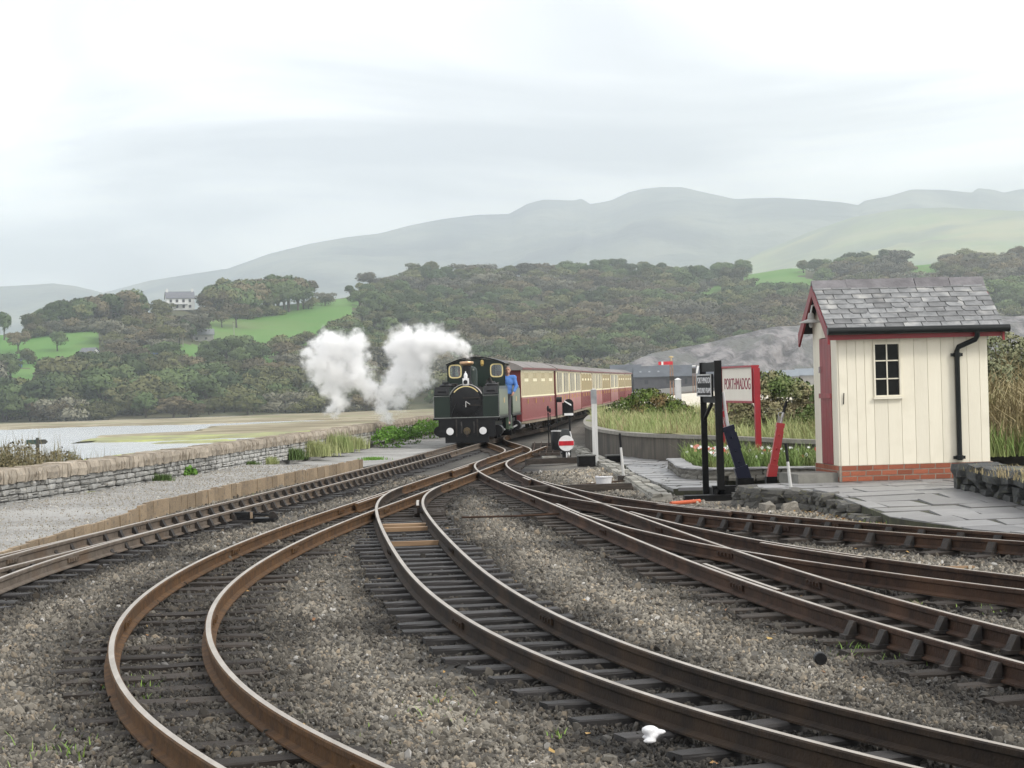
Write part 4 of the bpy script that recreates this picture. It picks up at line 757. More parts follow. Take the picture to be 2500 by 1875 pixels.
    for hx_ in (-.16, .2): MB().tube([(hx_, Yy(-.01), .62), (hx_ + .02, Yy(-.09), .5), (hx_ + .01, Yy(-.08), .3)], .022, 6).build('vacuum_hose', mat('hose_rubber', (0.035, 0.03, 0.028), .7), loco)
    MB().tube([(-.03, Yy(-.09), .36), (-.02, Yy(-.14), .26), (.02, Yy(-.12), .2)], .014, 5).tube([(.03, Yy(-.09), .36), (.05, Yy(-.14), .28), (.03, Yy(-.12), .2)], .014, 5).build('coupling_chain', IRON, loco)
    rv = MB()
    for s in (-1, 1):
        for k in range(9): rv.sphere((s * (.52 + k * .048), Yy(.012), .80), .008, 6, 4).sphere((s * .915, Yy(.012), .80 + k * .062), .008, 6, 4).sphere((s * (.50 + k * .05), Yy(.012), 1.33), .008, 6, 4)
    for k in range(20): a = 2 * PI * k / 20; rv.sphere((.44 * math.cos(a), Yy(-.005), 1.2 + .44 * math.sin(a)), .009, 6, 4)
    stuff(rv.build('rivets', mat('rivet_black', (0.03, 0.03, 0.03), .4), loco))
    for s in (-1, 1): MB().tube([(s * .52, Yy(.5), 1.65), (s * .52, Yy(2.9), 1.68)], .018, 6).box((s * .62, Yy(2.2), 1.67), (.24, .5, .1), jit=.1).build('tank_top_gear', IRON, loco)
    MB().tube([(-.42, Yy(-.02), .76), (-.36, Yy(-.08), .95), (-.28, Yy(-.06), 1.14)], .02, 6).build('brake_hose', LBK, loco)
half(1, 0); half(-1, 7.8)
# cab
cab = MB(); ro = arcpts(0, .5, 1.98, 65, 115, 14)
for yy_ in (3.12, 4.66):
    # end sheets with two window openings, made of strips round the openings
    for s in (-1, 1):
        wx0, wx1, wz0, wz1 = .45, .79, 1.90, 2.26
        for (a, b, c, d) in [(.0, .45, .74, 2.40), (.79, .845, .74, 2.28), (.45, .79, .74, 1.90), (.45, .79, 2.26, 2.36)]:
            x0, x1 = sorted((s * a, s * b)); zz = lambda x: min(.5 + math.sqrt(1.98 ** 2 - x * x) - .02, 9)
            cab.prism([(x0, c), (x1, c), (x1, zz(x1) if d > 2.27 else d), (x0, zz(x0) if d > 2.27 else d)], 'y', yy_ - .02, yy_ + .02)
cabo = cab.build('cab', GRN, loco)
for yy_ in (3.12, 4.66):
    for s in (-1, 1):
        rim = MB(); n = 28; so_, si_ = [], []
        for k in range(n):
            a = 2 * PI * k / n; e_ = 4.0; cx_, sx_ = math.cos(a), math.sin(a); rr = (abs(cx_) ** e_ + abs(sx_) ** e_) ** (-1 / e_)
            so_.append((s * .62 + .195 * rr * cx_, 2.08 + .205 * rr * sx_)); si_.append((s * .62 + .160 * rr * cx_, 2.08 + .17 * rr * sx_))
        yo = yy_ - .045 if yy_ < 4 else yy_ + .045
        for k in range(n):
            k2 = (k + 1) % n; rim.add([(so_[k][0], yo, so_[k][1]), (so_[k2][0], yo, so_[k2][1]), (si_[k2][0], yo, si_[k2][1]), (si_[k][0], yo, si_[k][1]), (so_[k][0], yy_, so_[k][1]), (so_[k2][0], yy_, so_[k2][1])], [(0, 1, 2, 3), (0, 1, 5, 4)])
        w = rim.build('cab_window', CREAM_L, cabo); MB().prism([(s * .62 - .16, 1.915), (s * .62 + .16, 1.915), (s * .62 + .16, 2.245), (s * .62 - .16, 2.245)], 'y', yy_ - .008, yy_ + .006).build('pane', GLS, w)
rf = MB(); a_, b_ = arcpts(0, .5, 2.0, 63.5, 116.5, 16), arcpts(0, .5, 1.965, 63.5, 116.5, 16); rf.prism(a_ + b_[::-1], 'y', 3.0, 4.8); rf.build('cab_roof', LBK, cabo)
for s in (-1, 1):
    MB().box((s * .86, 3.3, 1.2), (.03, .4, .92)).box((s * .86, 4.5, 1.2), (.03, .36, .92)).box((s * .86, 3.88, 1.0), (.03, 1.6, .5)).build('cab_side', SIDEG, cabo)
    for yy_ in (3.14, 4.64): MB().box((s * .85, yy_, 1.95), (.03, .05, .66)).build('cab_pillar', LBK, cabo)
    MB().box((s * .88, 3.9, .52), (.08, 1.3, .4)).box((s * .93, 3.9, .34), (.12, .5, .03)).build('cab_step', SIDEG, cabo)
MB().box((0, 3.89, .74), (1.7, 1.5, .04)).build('cab_floor', LBK, cabo)
MB().lathe([(.035, 0), (.04, .03), (.055, .05), (.055, .15), (.03, .18)], (.2, 3.02, 2.22), 12).build('whistle', BRASS, cabo)
MB().tube([(.33, 2.9, 1.62), (.36, 2.95, 1.8), (.44, 2.9, 1.86), (.52, 2.8, 1.66)], .035, 8).build('steam_pipe', IRON, loco)

# ---------------------------------------------------------------- carriages
CRM = mat('coach_cream', (0.84, 0.78, 0.56), .45, (0.80, 0.74, 0.52), scale=4, spec=.5, rand=.08); MRN = mat('coach_red', (0.36, 0.105, 0.10), .42, (0.31, 0.085, 0.082), scale=4, spec=.5, rand=.12)
DKR = mat('coach_end_red', (0.14, 0.02, 0.022), .5, (0.11, 0.016, 0.018)); CRF = mat('coach_roof', (0.17, 0.155, 0.145), .75, (0.22, 0.20, 0.19), scale=2.5, rand=.18, col3=(0.13, 0.12, 0.115), s3=.8); UFR = mat('underframe', (0.05, 0.042, 0.036), .8, (0.10, 0.08, 0.06), scale=5)
CGL = mat('coach_glass', (0.085, 0.085, 0.09), .12, (0.13, 0.13, 0.135), scale=1.5, spec=.5); SLOT = mat('panel_gap', (0.34, 0.29, 0.19), .7, (0.40, 0.34, 0.22), scale=3); SLR = mat('red_gap', (0.16, 0.04, 0.04), .7, (0.2, 0.05, 0.05)); FLR = mat('solebar', (0.30, 0.25, 0.18), .8, (0.20, 0.165, 0.12), scale=5)
def coach(i, y0, L, kind, label):
    p0 = Vector((mpath(y0), y0, 0)); p1 = Vector((mpath(y0 + L), y0 + L, 0)); rz = -math.atan2(p1.x - p0.x, p1.y - p0.y)
    o = thing('railway_carriage', label, 'carriage', p0, rz, 'red and cream carriages behind the locomotive'); W2 = .9; zb, zm, zt = .45, 1.22, 2.12
    MB().box((0, L / 2, (zb + zm) / 2), (2 * W2, L, zm - zb)).build('lower_body', MRN, o)
    MB().box((0, L / 2, (zm + zt) / 2), (2 * W2 - .012, L - .006, zt - zm)).build('upper_body', CRM, o)
    MB().box((0, -.012, (zb + zt) / 2), (2 * W2 - .04, .025, zt - zb + .02)).box((0, L + .012, (zb + zt) / 2), (2 * W2 - .04, .025, zt - zb + .02)).build('end_panel', DKR, o)
    a = arcpts(0, .55, 1.9, 59.5, 120.5, 12); r_ = MB().prism(a + [(-.96, zt - .02), (.96, zt - .02)], 'y', -.12, L + .12).build('roof', CRF, o)
    MB().box((.965, L / 2, zt + .03), (.02, L + .2, .06)).box((-.965, L / 2, zt + .03), (.02, L + .2, .06)).build('cantrail', DKR, r_)
    MB().box((0, L / 2, zb + (zm - zb) + .012), (2 * W2 + .03, L + .004, .03)).build('waist_rail', CRM, o)
    MB().box((0, L / 2, zb - .06), (1.76, L, .10)).build('solebar', FLR, o)
    if kind == 'slat':
        for s in (-1, 1):
            g = MB(); h = MB(); n = int(L / .27)
            for k in range(n):
                yk = (k + .5) * L / n
                if k % 9 in (3, 4, 5, 6): g.box((s * W2, yk, 1.50), (.012, .075, .46)).box((s * W2, yk, 1.93), (.012, .12, .2))
                else: g.box((s * W2, yk, 1.66), (.012, .075, .78))
                h.box((s * (W2 + .004), yk, .84), (.006, .045, .66))
            stuff(g.build('panel_slots', SLOT, o)); stuff(h.build('plank_gaps', SLR, o))
    else:
        nw = 3 if kind == 'window' else 2; ww = L / nw
        for s in (-1, 1):
            for k in range(nw):
                c = (k + .5) * ww; q = MB().box((s * W2, c, 1.67), (.016, ww * .66, .76)).build('window', CGL, o)
                for e_ in (-.3, .0, .3): MB().box((s * (W2 + .012), c + e_ * ww * .6, 1.67), (.014, .05, .76)).build('glazing_bar', CRM, q)
            g = MB()
            for k in range(nw + 1): g.box((s * (W2 + .004), min(max(k * ww, .08), L - .08), 1.3), (.008, .03, 1.6))
            g.build('door_joint', SLOT, o)
    for k in range(4):
        for s in (1,): MB().tube([(s * (W2 + .035), L * (k + .6) / 4.3, 1.0), (s * (W2 + .035), L * (k + .6) / 4.3, 1.16)], .014, 5).build('door_handle', BRASS, o)
    for by in (1.6, L - 1.6):
        b = MB().box((-.46, by, .26), (.06, 1.5, .14)).box((.46, by, .26), (.06, 1.5, .14)).box((0, by, .3), (1.0, .2, .1)).build('bogie', UFR, o)
        for wy in (-.5, .5):
            for s in (-1, 1):
                w = MB(); w.lathe([(.24, 0), (.26, .015), (.24, .07)], (0, 0, 0), 16, 'x'); w.v = [(x + s * .33 - .035, y + by + wy, z + .255) for x, y, z in w.v]; w.build('wheel', UFR, b)
    MB().tube([(.8, 2.6, .38), (.8, L * .5, .12), (.8, L - 2.6, .38)], .025, 6).box((.7, L * .5, .3), (.2, .8, .16)).build('truss_rod', UFR, o)
    MB().box((.95, L / 2, .38), (.12, L, .03)).build('footboard', FLR, o)
    return o
y_ = 72.75
for i, (L_, kd, lb) in enumerate([(9.9, 'slat', 'red and cream slatted carriage coupled directly behind the locomotive'), (9.9, 'wide', 'red and cream carriage with big windows, second behind the locomotive'), (9.4, 'wide', 'red and cream carriage with big windows, third behind the locomotive'),
        (9.4, 'slat', 'red and yellow cream slatted carriage, fourth behind the locomotive'), (9.0, 'window', 'red and cream carriage, fifth behind the locomotive'), (8.6, 'slat', 'red and pale cream slatted carriage, sixth behind the locomotive'), (8.4, 'wide', 'red and cream carriage, seventh behind the locomotive'), (7.6, 'slat', 'red and cream carriage, last but one of the train'), (7.6, 'slat', 'red and cream carriage at the tail of the train')]):
    coach(i, y_, L_, kd, lb); y_ += L_ + (.55 if i else .75)

# ---------------------------------------------------------------- people in the cab
SKIN = mat('skin', (0.52, 0.30, 0.22), .55, (0.46, 0.25, 0.18), scale=8); SHIRT = mat('blue_shirt', (0.10, 0.24, 0.62), .8, (0.08, 0.19, 0.50), scale=6, bump=.3, bscale=20); TROU = mat('dark_trousers', (0.06, 0.055, 0.065), .85, (0.10, 0.09, 0.10), scale=20, stretch=(3, 1, .2)); HAIRM = mat('grey_hair', (0.25, 0.21, 0.18), .8, (0.18, 0.15, 0.13), scale=30); BOOT = mat('boot_leather', (0.02, 0.018, 0.017), .5, (0.03, 0.028, 0.026)); REDJ = mat('red_brown_overall', (0.26, 0.085, 0.07), .8, (0.2, 0.06, 0.05))
def limb(mb, pts, rad): 
    for a, b, r0, r1 in zip(pts[:-1], pts[1:], rad[:-1], rad[1:]):
        mb.tube([a, b], [r0, r1], 10); mb.sphere(a, r0, 10, 6); mb.sphere(b, r1, 10, 6)
def person(label, loc, rz, top, lean, elbow, hand, elbow2, hand2):
    o = thing('person', label, 'person', loc, rz); sh_z, hip = 1.42, .92; lx = lean
    shl, shr = (lx + .19, 0, sh_z), (lx - .19, 0, sh_z); body = MB(); cl_ = MB(); tr_ = MB()
    def torso(mb, e_):
        mb.sphere((lx * .35, 0, 1.0), (.17 + e_, .115 + e_, .14 + e_)); mb.sphere((lx * .65, 0, 1.15), (.165 + e_, .115 + e_, .17 + e_)); mb.sphere((lx * .9, 0, 1.31), (.185 + e_, .125 + e_, .16 + e_)); limb(mb, [shl, shr], [.075 + e_, .075 + e_])
    torso(body, 0); limb(body, [(lx, 0, 1.42), (lx * 1.12, -.02, 1.54)], [.06, .055])
    hx, hy, hz = lx * 1.2, -.035, 1.65
    body.sphere((hx, hy + .015, hz + .02), (.078, .098, .115), 16, 12); body.sphere((hx, hy - .045, hz - .055), (.055, .052, .06)); body.sphere((hx, hy - .105, hz - .01), (.014, .022, .022))
    for s in (-1, 1): body.sphere((hx + s * .078, hy + .015, hz), (.012, .022, .032)); body.sphere((hx + s * .03, hy - .088, hz + .045), (.02, .012, .008))
    for sh_, el, ha in ((shl, elbow, hand), (shr, elbow2, hand2)):
        limb(body, [sh_, el, ha], [.058, .045, .03]); d = (Vector(ha) - Vector(el)).normalized(); u_ = d.orthogonal().normalized(); w_ = d.cross(u_); h0 = Vector(ha)
        limb(body, [h0, h0 + d * .07], [.03, .036])
        for k, ln in enumerate((.065, .075, .07, .055)):
            b0 = h0 + d * .085 + w_ * (k - 1.5) * .021; limb(body, [b0, b0 + d * ln * .55, b0 + d * ln * .8 + u_ * .03], [.0105, .0098, .009])
        b0 = h0 + d * .03 - w_ * .03; limb(body, [b0, b0 - w_ * .03 + d * .03, b0 - w_ * .04 + d * .06 + u_ * .015], [.012, .011, .010])
        limb(cl_, [sh_, el, tuple(Vector(el).lerp(Vector(ha), .8))], [.075, .06, .048])
    for s in (-1, 1):
        hp, kn, an = (s * .09 + lx * .2, 0, hip), (s * .10 + lx * .1, -.02, .5), (s * .11, 0, .1)
        limb(body, [hp, kn, an], [.08, .055, .04]); limb(tr_, [hp, kn, an], [.10, .075, .065]); limb(body, [an, (s * .12, -.16, .05)], [.04, .035])
    torso(cl_, .018); tr_.sphere((lx * .3, 0, .95), (.18, .13, .13))
    link('body', union(body, 'body', SKIN, .009, .35), o); link('shirt', union(cl_, 'shirt', top, .016, .6), o); link('trousers', union(tr_, 'trousers', TROU, .018, .6), o)
    hr = MB(); hr.sphere((hx, hy + .03, hz + .05), (.084, .10, .10), 14, 10); hr.sphere((hx, hy + .06, hz - .0), (.082, .075, .09)); link('hair', union(hr, 'hair', HAIRM, .012, .6), o)
    for s in (-1, 1): MB().sphere((hx + s * .03, hy - .083, hz + .022), .011, 8, 6).build('eye', mat('eye_dark', (0.03, 0.025, 0.02), .3), o)
    MB().box((hx, hy - .098, hz - .062), (.04, .008, .008)).build('mouth', mat('lip', (0.35, 0.14, 0.12), .6), o)
    for s in (-1, 1): MB().sphere((s * .12, -.07, .04), (.05, .14, .05), 10, 8).build('boot', BOOT, o)
    return o
lm = Matrix.Translation((mpath(LY), LY, 0)) @ Matrix.Rotation(lrz, 4, 'Z')
person('man in a light blue shirt leaning out of the locomotive cab', lm @ Vector((.80, 3.55, .42)), lrz, SHIRT, .10, (.36, -.05, 1.17), (.28, -.20, .98), (-.22, -.08, 1.15), (-.12, -.25, 1.05))
person('person in a red brown top seen through the other cab window', lm @ Vector((-.60, 3.95, .42)), lrz, REDJ, .04, (.28, -.08, 1.18), (.18, -.28, 1.2), (-.24, -.08, 1.18), (-.16, -.24, 1.25))

# ---------------------------------------------------------------- steam
BALL = [(0.02, 0.42, 2.54, 0.19), (-0.12, 0.47, 2.7, 0.29), (-0.39, 0.6, 2.8, 0.34), (-0.69, 0.77, 2.89, 0.45), (-1.04, 0.94, 2.97, 0.53), (-1.45, 0.9, 2.95, 0.56), (-1.81, 1.04, 2.96, 0.53), (-2.04, 1.48, 2.79, 0.5), (-1.63, 1.06, 2.54, 0.56), (-1.16, 0.84, 2.53, 0.4), (-2.04, 1.54, 2.32, 0.48), (-1.63, 1.14, 2.13, 0.45), (-1.34, 1.16, 1.88, 0.37), (-2.16, 1.38, 1.91, 0.45), (-1.81, 1.29, 1.66, 0.4), (-2.34, 1.26, 1.56, 0.42), (-2.16, 1.45, 1.2, 0.34), (-2.58, 1.55, 1.33, 0.37), (-2.64, 1.41, 0.97, 0.29), (-2.46, 1.5, 0.79, 0.21), (-2.93, 1.47, 1.69, 0.4), (-3.17, 1.23, 2.05, 0.45), (-3.4, 1.5, 2.41, 0.53), (-3.64, 1.44, 2.77, 0.56), (-3.29, 1.32, 2.88, 0.45), (-4.0, 1.21, 3.02, 0.48), (-4.17, 1.55, 2.73, 0.53), (-4.35, 1.39, 2.38, 0.53), (-4.0, 1.49, 2.13, 0.58), (-3.64, 1.55, 1.89, 0.48), (-4.47, 1.49, 2.09, 0.4), (-4.11, 1.57, 1.66, 0.4), (-3.88, 1.36, 1.36, 0.37), (-4.11, 1.52, 1.07, 0.26), (-4.65, 1.38, 2.33, 0.32), (-4.76, 1.57, 2.75, 0.26), (-4.47, 1.55, 3.03, 0.24), (-3.88, 1.24, 1.07, 0.24), (-3.23, 1.25, 3.12, 0.26), (-4.11, 1.29, 3.3, 0.21), (-1.87, 1.45, 3.23, 0.29), (-1.16, 0.92, 3.26, 0.24)]
def steam_mat():
    m = bpy.data.materials.new('steam'); m.use_nodes = True; t = m.node_tree; t.nodes.clear(); A = lambda ty, **k: addn(m, ty, **k); l = t.links.new
    out = A('ShaderNodeOutputMaterial'); pv = A('ShaderNodeVolumePrincipled'); pv.inputs['Color'].default_value = (1, 1, 1, 1); pv.inputs['Anisotropy'].default_value = .0
    tc_ = A('ShaderNodeTexCoord'); nz = A('ShaderNodeTexNoise'); nz.inputs['Scale'].default_value = 1.9; nz.inputs['Detail'].default_value = 7; nz.inputs['Roughness'].default_value = .74
    l(tc_.outputs['Object'], nz.inputs['Vector'])
    wv = A('ShaderNodeVectorMath', operation='MULTIPLY_ADD'); wv.inputs[1].default_value = (1.25,) * 3; l(nz.outputs['Color'], wv.inputs[0]); 
    sb_ = A('ShaderNodeVectorMath', operation='SUBTRACT'); sb_.inputs[1].default_value = (.625,) * 3; l(tc_.outputs['Object'], sb_.inputs[0]); l(sb_.outputs[0], wv.inputs[2])
    acc = None
    for x, y, z, r_ in BALL:
        d = A('ShaderNodeVectorMath', operation='DISTANCE'); d.inputs[1].default_value = (x, y, z); l(wv.outputs[0], d.inputs[0])
        k = A('ShaderNodeMath', operation='MULTIPLY_ADD'); k.inputs[1].default_value = -1 / r_; k.inputs[2].default_value = 1.0; l(d.outputs['Value'], k.inputs[0])
        if acc is None: acc = k
        else:
            q = A('ShaderNodeMath', operation='SMOOTH_MAX'); q.inputs[2].default_value = .12; l(acc.outputs[0], q.inputs[0]); l(k.outputs[0], q.inputs[1]); acc = q
    n2 = A('ShaderNodeTexNoise'); n2.inputs['Scale'].default_value = 3.4; n2.inputs['Detail'].default_value = 8; n2.inputs['Roughness'].default_value = .7; l(tc_.outputs['Object'], n2.inputs['Vector'])
    ad = A('ShaderNodeMath', operation='MULTIPLY_ADD'); ad.inputs[1].default_value = 1.7; l(n2.outputs[0], ad.inputs[0]); l(acc.outputs[0], ad.inputs[2])
    mr = A('ShaderNodeMapRange'); mr.inputs[1].default_value = .86; mr.inputs[2].default_value = 1.75; mr.inputs[3].default_value = 0; mr.inputs[4].default_value = 1.0; l(ad.outputs[0], mr.inputs[0])
    pw = A('ShaderNodeMath', operation='POWER'); pw.inputs[1].default_value = 1.9; l(mr.outputs[0], pw.inputs[0]); ml = A('ShaderNodeMath', operation='MULTIPLY'); ml.inputs[1].default_value = 17.0; l(pw.outputs[0], ml.inputs[0])
    l(ml.outputs[0], pv.inputs['Density']); l(pv.outputs[0], out.inputs['Volume']); m.cycles.volume_step_rate = .12 if hasattr(m.cycles, 'volume_step_rate') else 1; return m
hb = MB()
for x, y, z, r_ in BALL: hb.sphere((x, y, z), r_ * 1.4, 14, 10)
stm = link('steam_cloud', union(hb, 'steam_cloud', steam_mat(), .07, None, 3), None, (mpath(LY), LY, 0), lrz)
tag(stm, 'billowing white steam drifting left from the locomotive chimney', 'steam')

# ---------------------------------------------------------------- stone wall along the gravel path
STN = mat('wall_stone', (0.38, 0.375, 0.355), .9, (0.27, 0.27, 0.26), scale=6, bump=.6, bscale=18, rand=.30, col3=(0.40, 0.38, 0.33), s3=2); COP = mat('coping_stone', (0.43, 0.37, 0.295), .9, (0.31, 0.268, 0.215), scale=7, stretch=(1, 1, .4), bump=.7, bscale=16, rand=.20, col3=(0.26, 0.235, 0.20), s3=3, r3=(.55, .7)); MRT = mat('wall_core', (0.23, 0.225, 0.21), .95, (0.28, 0.27, 0.25), scale=6)
def rock_mesh(m, name, seed, jit=.10):
    random.seed(seed); mb = MB(); vs = []; n = 2
    for z in (-.5, .0, .5):
        k = .5 if z == 0 else .46
        for x, y in ((-k, -k), (0, -k * 1.04), (k, -k), (k, k), (0, k * 1.04), (-k, k)): vs.append((x + random.uniform(-jit, jit) * .5, y + random.uniform(-jit, jit) * .5, z + random.uniform(-jit, jit) * .6))
    fs = [(a * 6 + b, a * 6 + (b + 1) % 6, a * 6 + 6 + (b + 1) % 6, a * 6 + 6 + b) for a in range(2) for b in range(6)] + [(5, 4, 3, 2, 1, 0), (12, 13, 14, 15, 16, 17)]
    return mb.add(vs, fs).mesh(name, m)
WS = [rock_mesh(STN, 'stone', i) for i in range(7)]; CS = [rock_mesh(COP, 'coping_stone', 30 + i, .07) for i in range(6)]
random.seed(9)
wl = thing('stone_wall', 'long low grey rubble wall with tan upright coping stones along the causeway', 'wall', (0, 0, 0))
wt, wn = frames(WALL); wd = np.r_[0, np.cumsum(np.linalg.norm(np.diff(WALL, axis=0), axis=1))]
def wp(s): 
    return np.array([np.interp(s, wd, WALL[:, i]) for i in (0, 1)]), np.array([np.interp(s, wd, wt[:, i]) for i in (0, 1)])
s_of_y = lambda y: float(np.interp(y, WALL[:, 1], wd))
core = MB(); P_ = WALL - wn * .19
for a, b in zip(P_[:-1], P_[1:]):
    m_ = (a + b) / 2; t_ = (b - a) / np.linalg.norm(b - a); core.box((m_[0], m_[1], .10), (.26, np.linalg.norm(b - a) + .01, .86), rz=math.atan2(t_[1], t_[0]) - PI / 2)
core.build('wall_core', MRT, wl)
far_s, far_c = MB(), MB(); n1_ = n2_ = 0; send = s_of_y(170)
def put(kind, me, sx, sy, sz, pos, rz, cnt, far):
    if cnt < 300: link(kind, me, wl, pos, rot=(random.uniform(-.03, .03), random.uniform(-.03, .03), rz), scale=(sx, sy, sz))
    else:
        q = Matrix.Translation(pos) @ Matrix.Rotation(rz, 4, 'Z') @ Matrix.Diagonal((sx, sy, sz, 1)); far.add([q @ v_.co for v_ in me.vertices], [tuple(p_.vertices) for p_ in me.polygons])
s = s_of_y(30.5)
while s < send:
    w = random.choice([.07, .10, .13, .16, .2, .30]) * random.uniform(.85, 1.15) * (1 if s < 60 else 1.6); p, t_ = wp(s + w / 2); h = .205 + random.uniform(-.018, .015); nrm = np.array([t_[1], -t_[0]])
    put('coping_stone', random.choice(CS), .50, w - .012, h, (p[0] - nrm[0] * .18, p[1] - nrm[1] * .18, .395 + h / 2), math.atan2(t_[1], t_[0]) - PI / 2, n1_, far_c); n1_ += 1; s += w
rows = [(.02, .10), (.125, .085), (.215, .085), (.305, .085)]
allst = []
for zi, (z0, hh) in enumerate(rows):
    s = s_of_y(30.5) + random.uniform(0, .2)
    while s < send:
        w = random.uniform(.11, .34) * (1.25 if zi == 0 else 1) * (1 if s < 45 else 1.5); allst.append((s, w, z0, hh)); s += w
allst.sort()
for s, w, z0, hh in allst:
    p, t_ = wp(s + w / 2); nrm = np.array([t_[1], -t_[0]]); pr_ = random.uniform(-.025, .02); sub = [(z0, hh)]
    if random.random() < .2 and hh > .08: sub = [(z0, hh * .5), (z0 + hh * .52, hh * .46)]
    for zz, h2 in sub:
        h3 = h2 * random.uniform(.88, 1.06) - .008
        put('stone', random.choice(WS), .20, w - random.uniform(.01, .026), h3, (p[0] - nrm[0] * (.08 - pr_), p[1] - nrm[1] * (.08 - pr_), zz + h2 / 2 + .01), math.atan2(t_[1], t_[0]) - PI / 2, n2_, far_s); n2_ += 1
stuff(far_s.build('far_stones', STN, wl)); stuff(far_c.build('far_coping', COP, wl))

# ---------------------------------------------------------------- slate platform: slabs, edge stones
SLAB = mat('slate_slab', (0.26, 0.257, 0.255), .5, (0.19, 0.187, 0.187), scale=2.2, bump=.25, bscale=9, rand=.22, col3=(0.30, 0.295, 0.285), s3=1.1, r3=(.5, .7), spec=.5); EST = mat('edge_slate', (0.125, 0.12, 0.105), .85, (0.075, 0.074, 0.07), scale=6, bump=.6, bscale=16, rand=.3, col3=(0.15, 0.14, 0.07), s3=2.5, r3=(.58, .7)); FILL = mat('joint_soil', (0.05, 0.048, 0.04), .95, (0.085, 0.09, 0.05), scale=8)
def clip(poly, a, b):
    """keep the part of poly left of a->b"""
    o = []; n = len(poly)
    def sd(p): return (b[0] - a[0]) * (p[1] - a[1]) - (b[1] - a[1]) * (p[0] - a[0])
    for i in range(n):
        p, q = poly[i], poly[(i + 1) % n]; s1, s2 = sd(p), sd(q)
        if s1 >= 0: o.append(p)
        if s1 * s2 < 0: k = s1 / (s1 - s2); o.append((p[0] + (q[0] - p[0]) * k, p[1] + (q[1] - p[1]) * k))
    return o
def area(p): return .5 * abs(sum(p[i][0] * p[(i + 1) % len(p)][1] - p[(i + 1) % len(p)][0] * p[i][1] for i in range(len(p))))
def paving(name, poly, z, rowh, colw, seed, parent_kind='structure', ang=0.0, gap=.016):
    random.seed(seed); ca, sa = math.cos(ang), math.sin(ang)
    rot = lambda p: (p[0] * ca - p[1] * sa, p[0] * sa + p[1] * ca); inv = lambda p: (p[0] * ca + p[1] * sa, -p[0] * sa + p[1] * ca)
    zf = z if callable(z) else (lambda y: z)
    if callable(z):
        mb = MB(); cuts = [18, 22, 24.5, 26, 28, 29.5, 32, 36]
        for a_, b_ in zip(cuts[:-1], cuts[1:]):
            q = clip(clip([tuple(p) for p in poly], (-50, a_), (50, a_)), (50, b_), (-50, b_))
            if len(q) > 2: mb.add([(p[0], p[1], zf(p[1]) - .014) for p in q] + [(p[0], p[1], -.2) for p in q], [tuple(range(len(q)))] + [(k, (k + 1) % len(q), len(q) + (k + 1) % len(q), len(q) + k) for k in range(len(q))])
        base = struct(mb.build(name, FILL))
    else: base = struct(MB().prism(poly, 'z', z - .14, z - .012).build(name, FILL))
    lp = [inv(p) for p in poly]; x0, x1 = min(p[0] for p in lp), max(p[0] for p in lp); y0, y1 = min(p[1] for p in lp), max(p[1] for p in lp); y = y0; off = 0
    while y < y1:
        h = rowh * random.uniform(.7, 1.35); x = x0 - random.uniform(0, colw); tl = random.uniform(-.1, .1)
        while x < x1:
            w = colw * random.uniform(.6, 1.5); j = lambda: random.uniform(-.09, .09) * colw
            cell = [(x + gap, y + gap + tl), (x + w - gap, y + gap + tl * .5), (x + w - gap + j(), y + h - gap), (x + gap + j(), y + h - gap)]
            q = lp
            for i in range(4): q = clip(q, cell[i], cell[(i + 1) % 4])
            if len(q) > 2 and area(q) > .015:
                q = [rot(p) for p in q]; c = (sum(p[0] for p in q) / len(q), sum(p[1] for p in q) / len(q)); zz = zf(c[1]) + random.uniform(-.006, .008); sl = math.atan((zf(c[1] + .2) - zf(c[1] - .2)) / .4)
                MB().prism([(p[0] - c[0], p[1] - c[1]) for p in q], 'z', -.05, 0).build('paving_slab', SLAB, base, (c[0], c[1], zz)).rotation_euler = (sl + random.uniform(-.01, .01), random.uniform(-.01, .01), 0)
            x += w
        y += h
    return base
PZ = lambda y: float(np.interp(y, [24.5, 29.5], [-.07, .14]))
plat = [(6.2, 21.5), (5.6, 23.2), (5.37, 23.83), (5.2, 24.3), (4.99, 24.56), (4.83, 25.12), (4.55, 25.68), (4.35, 26.2), (4.31, 26.84), (4.24, 27.68), (4.11, 29.23), (3.83, 30.3), (3.58, 30.5), (3.2, 31.25), (3.30, 31.9), (4.02, 32.15), (3.9, 33.1), (4.6, 33.6), (9, 33.6), (9, 29.6), (5.8, 29.3), (5.95, 28), (6.1, 26.5), (6.4, 24), (6.6, 21.5)]
paving('slate_platform', plat[::-1], PZ, .62, .8, 4, ang=.12)
path = [(2.40, 50.4), (2.20, 46.6), (2.16, 41.2), (2.30, 36.5), (2.42, 34.4), (3.0, 34.4), (3.3, 35.5), (3.3, 36.6), (2.98, 37.2), (2.90, 39.2), (3.0, 42), (3.42, 45.0), (2.78, 47.2)]
paving('slate_path', path, .0, .42, .55, 6, ang=-.25, gap=.012)
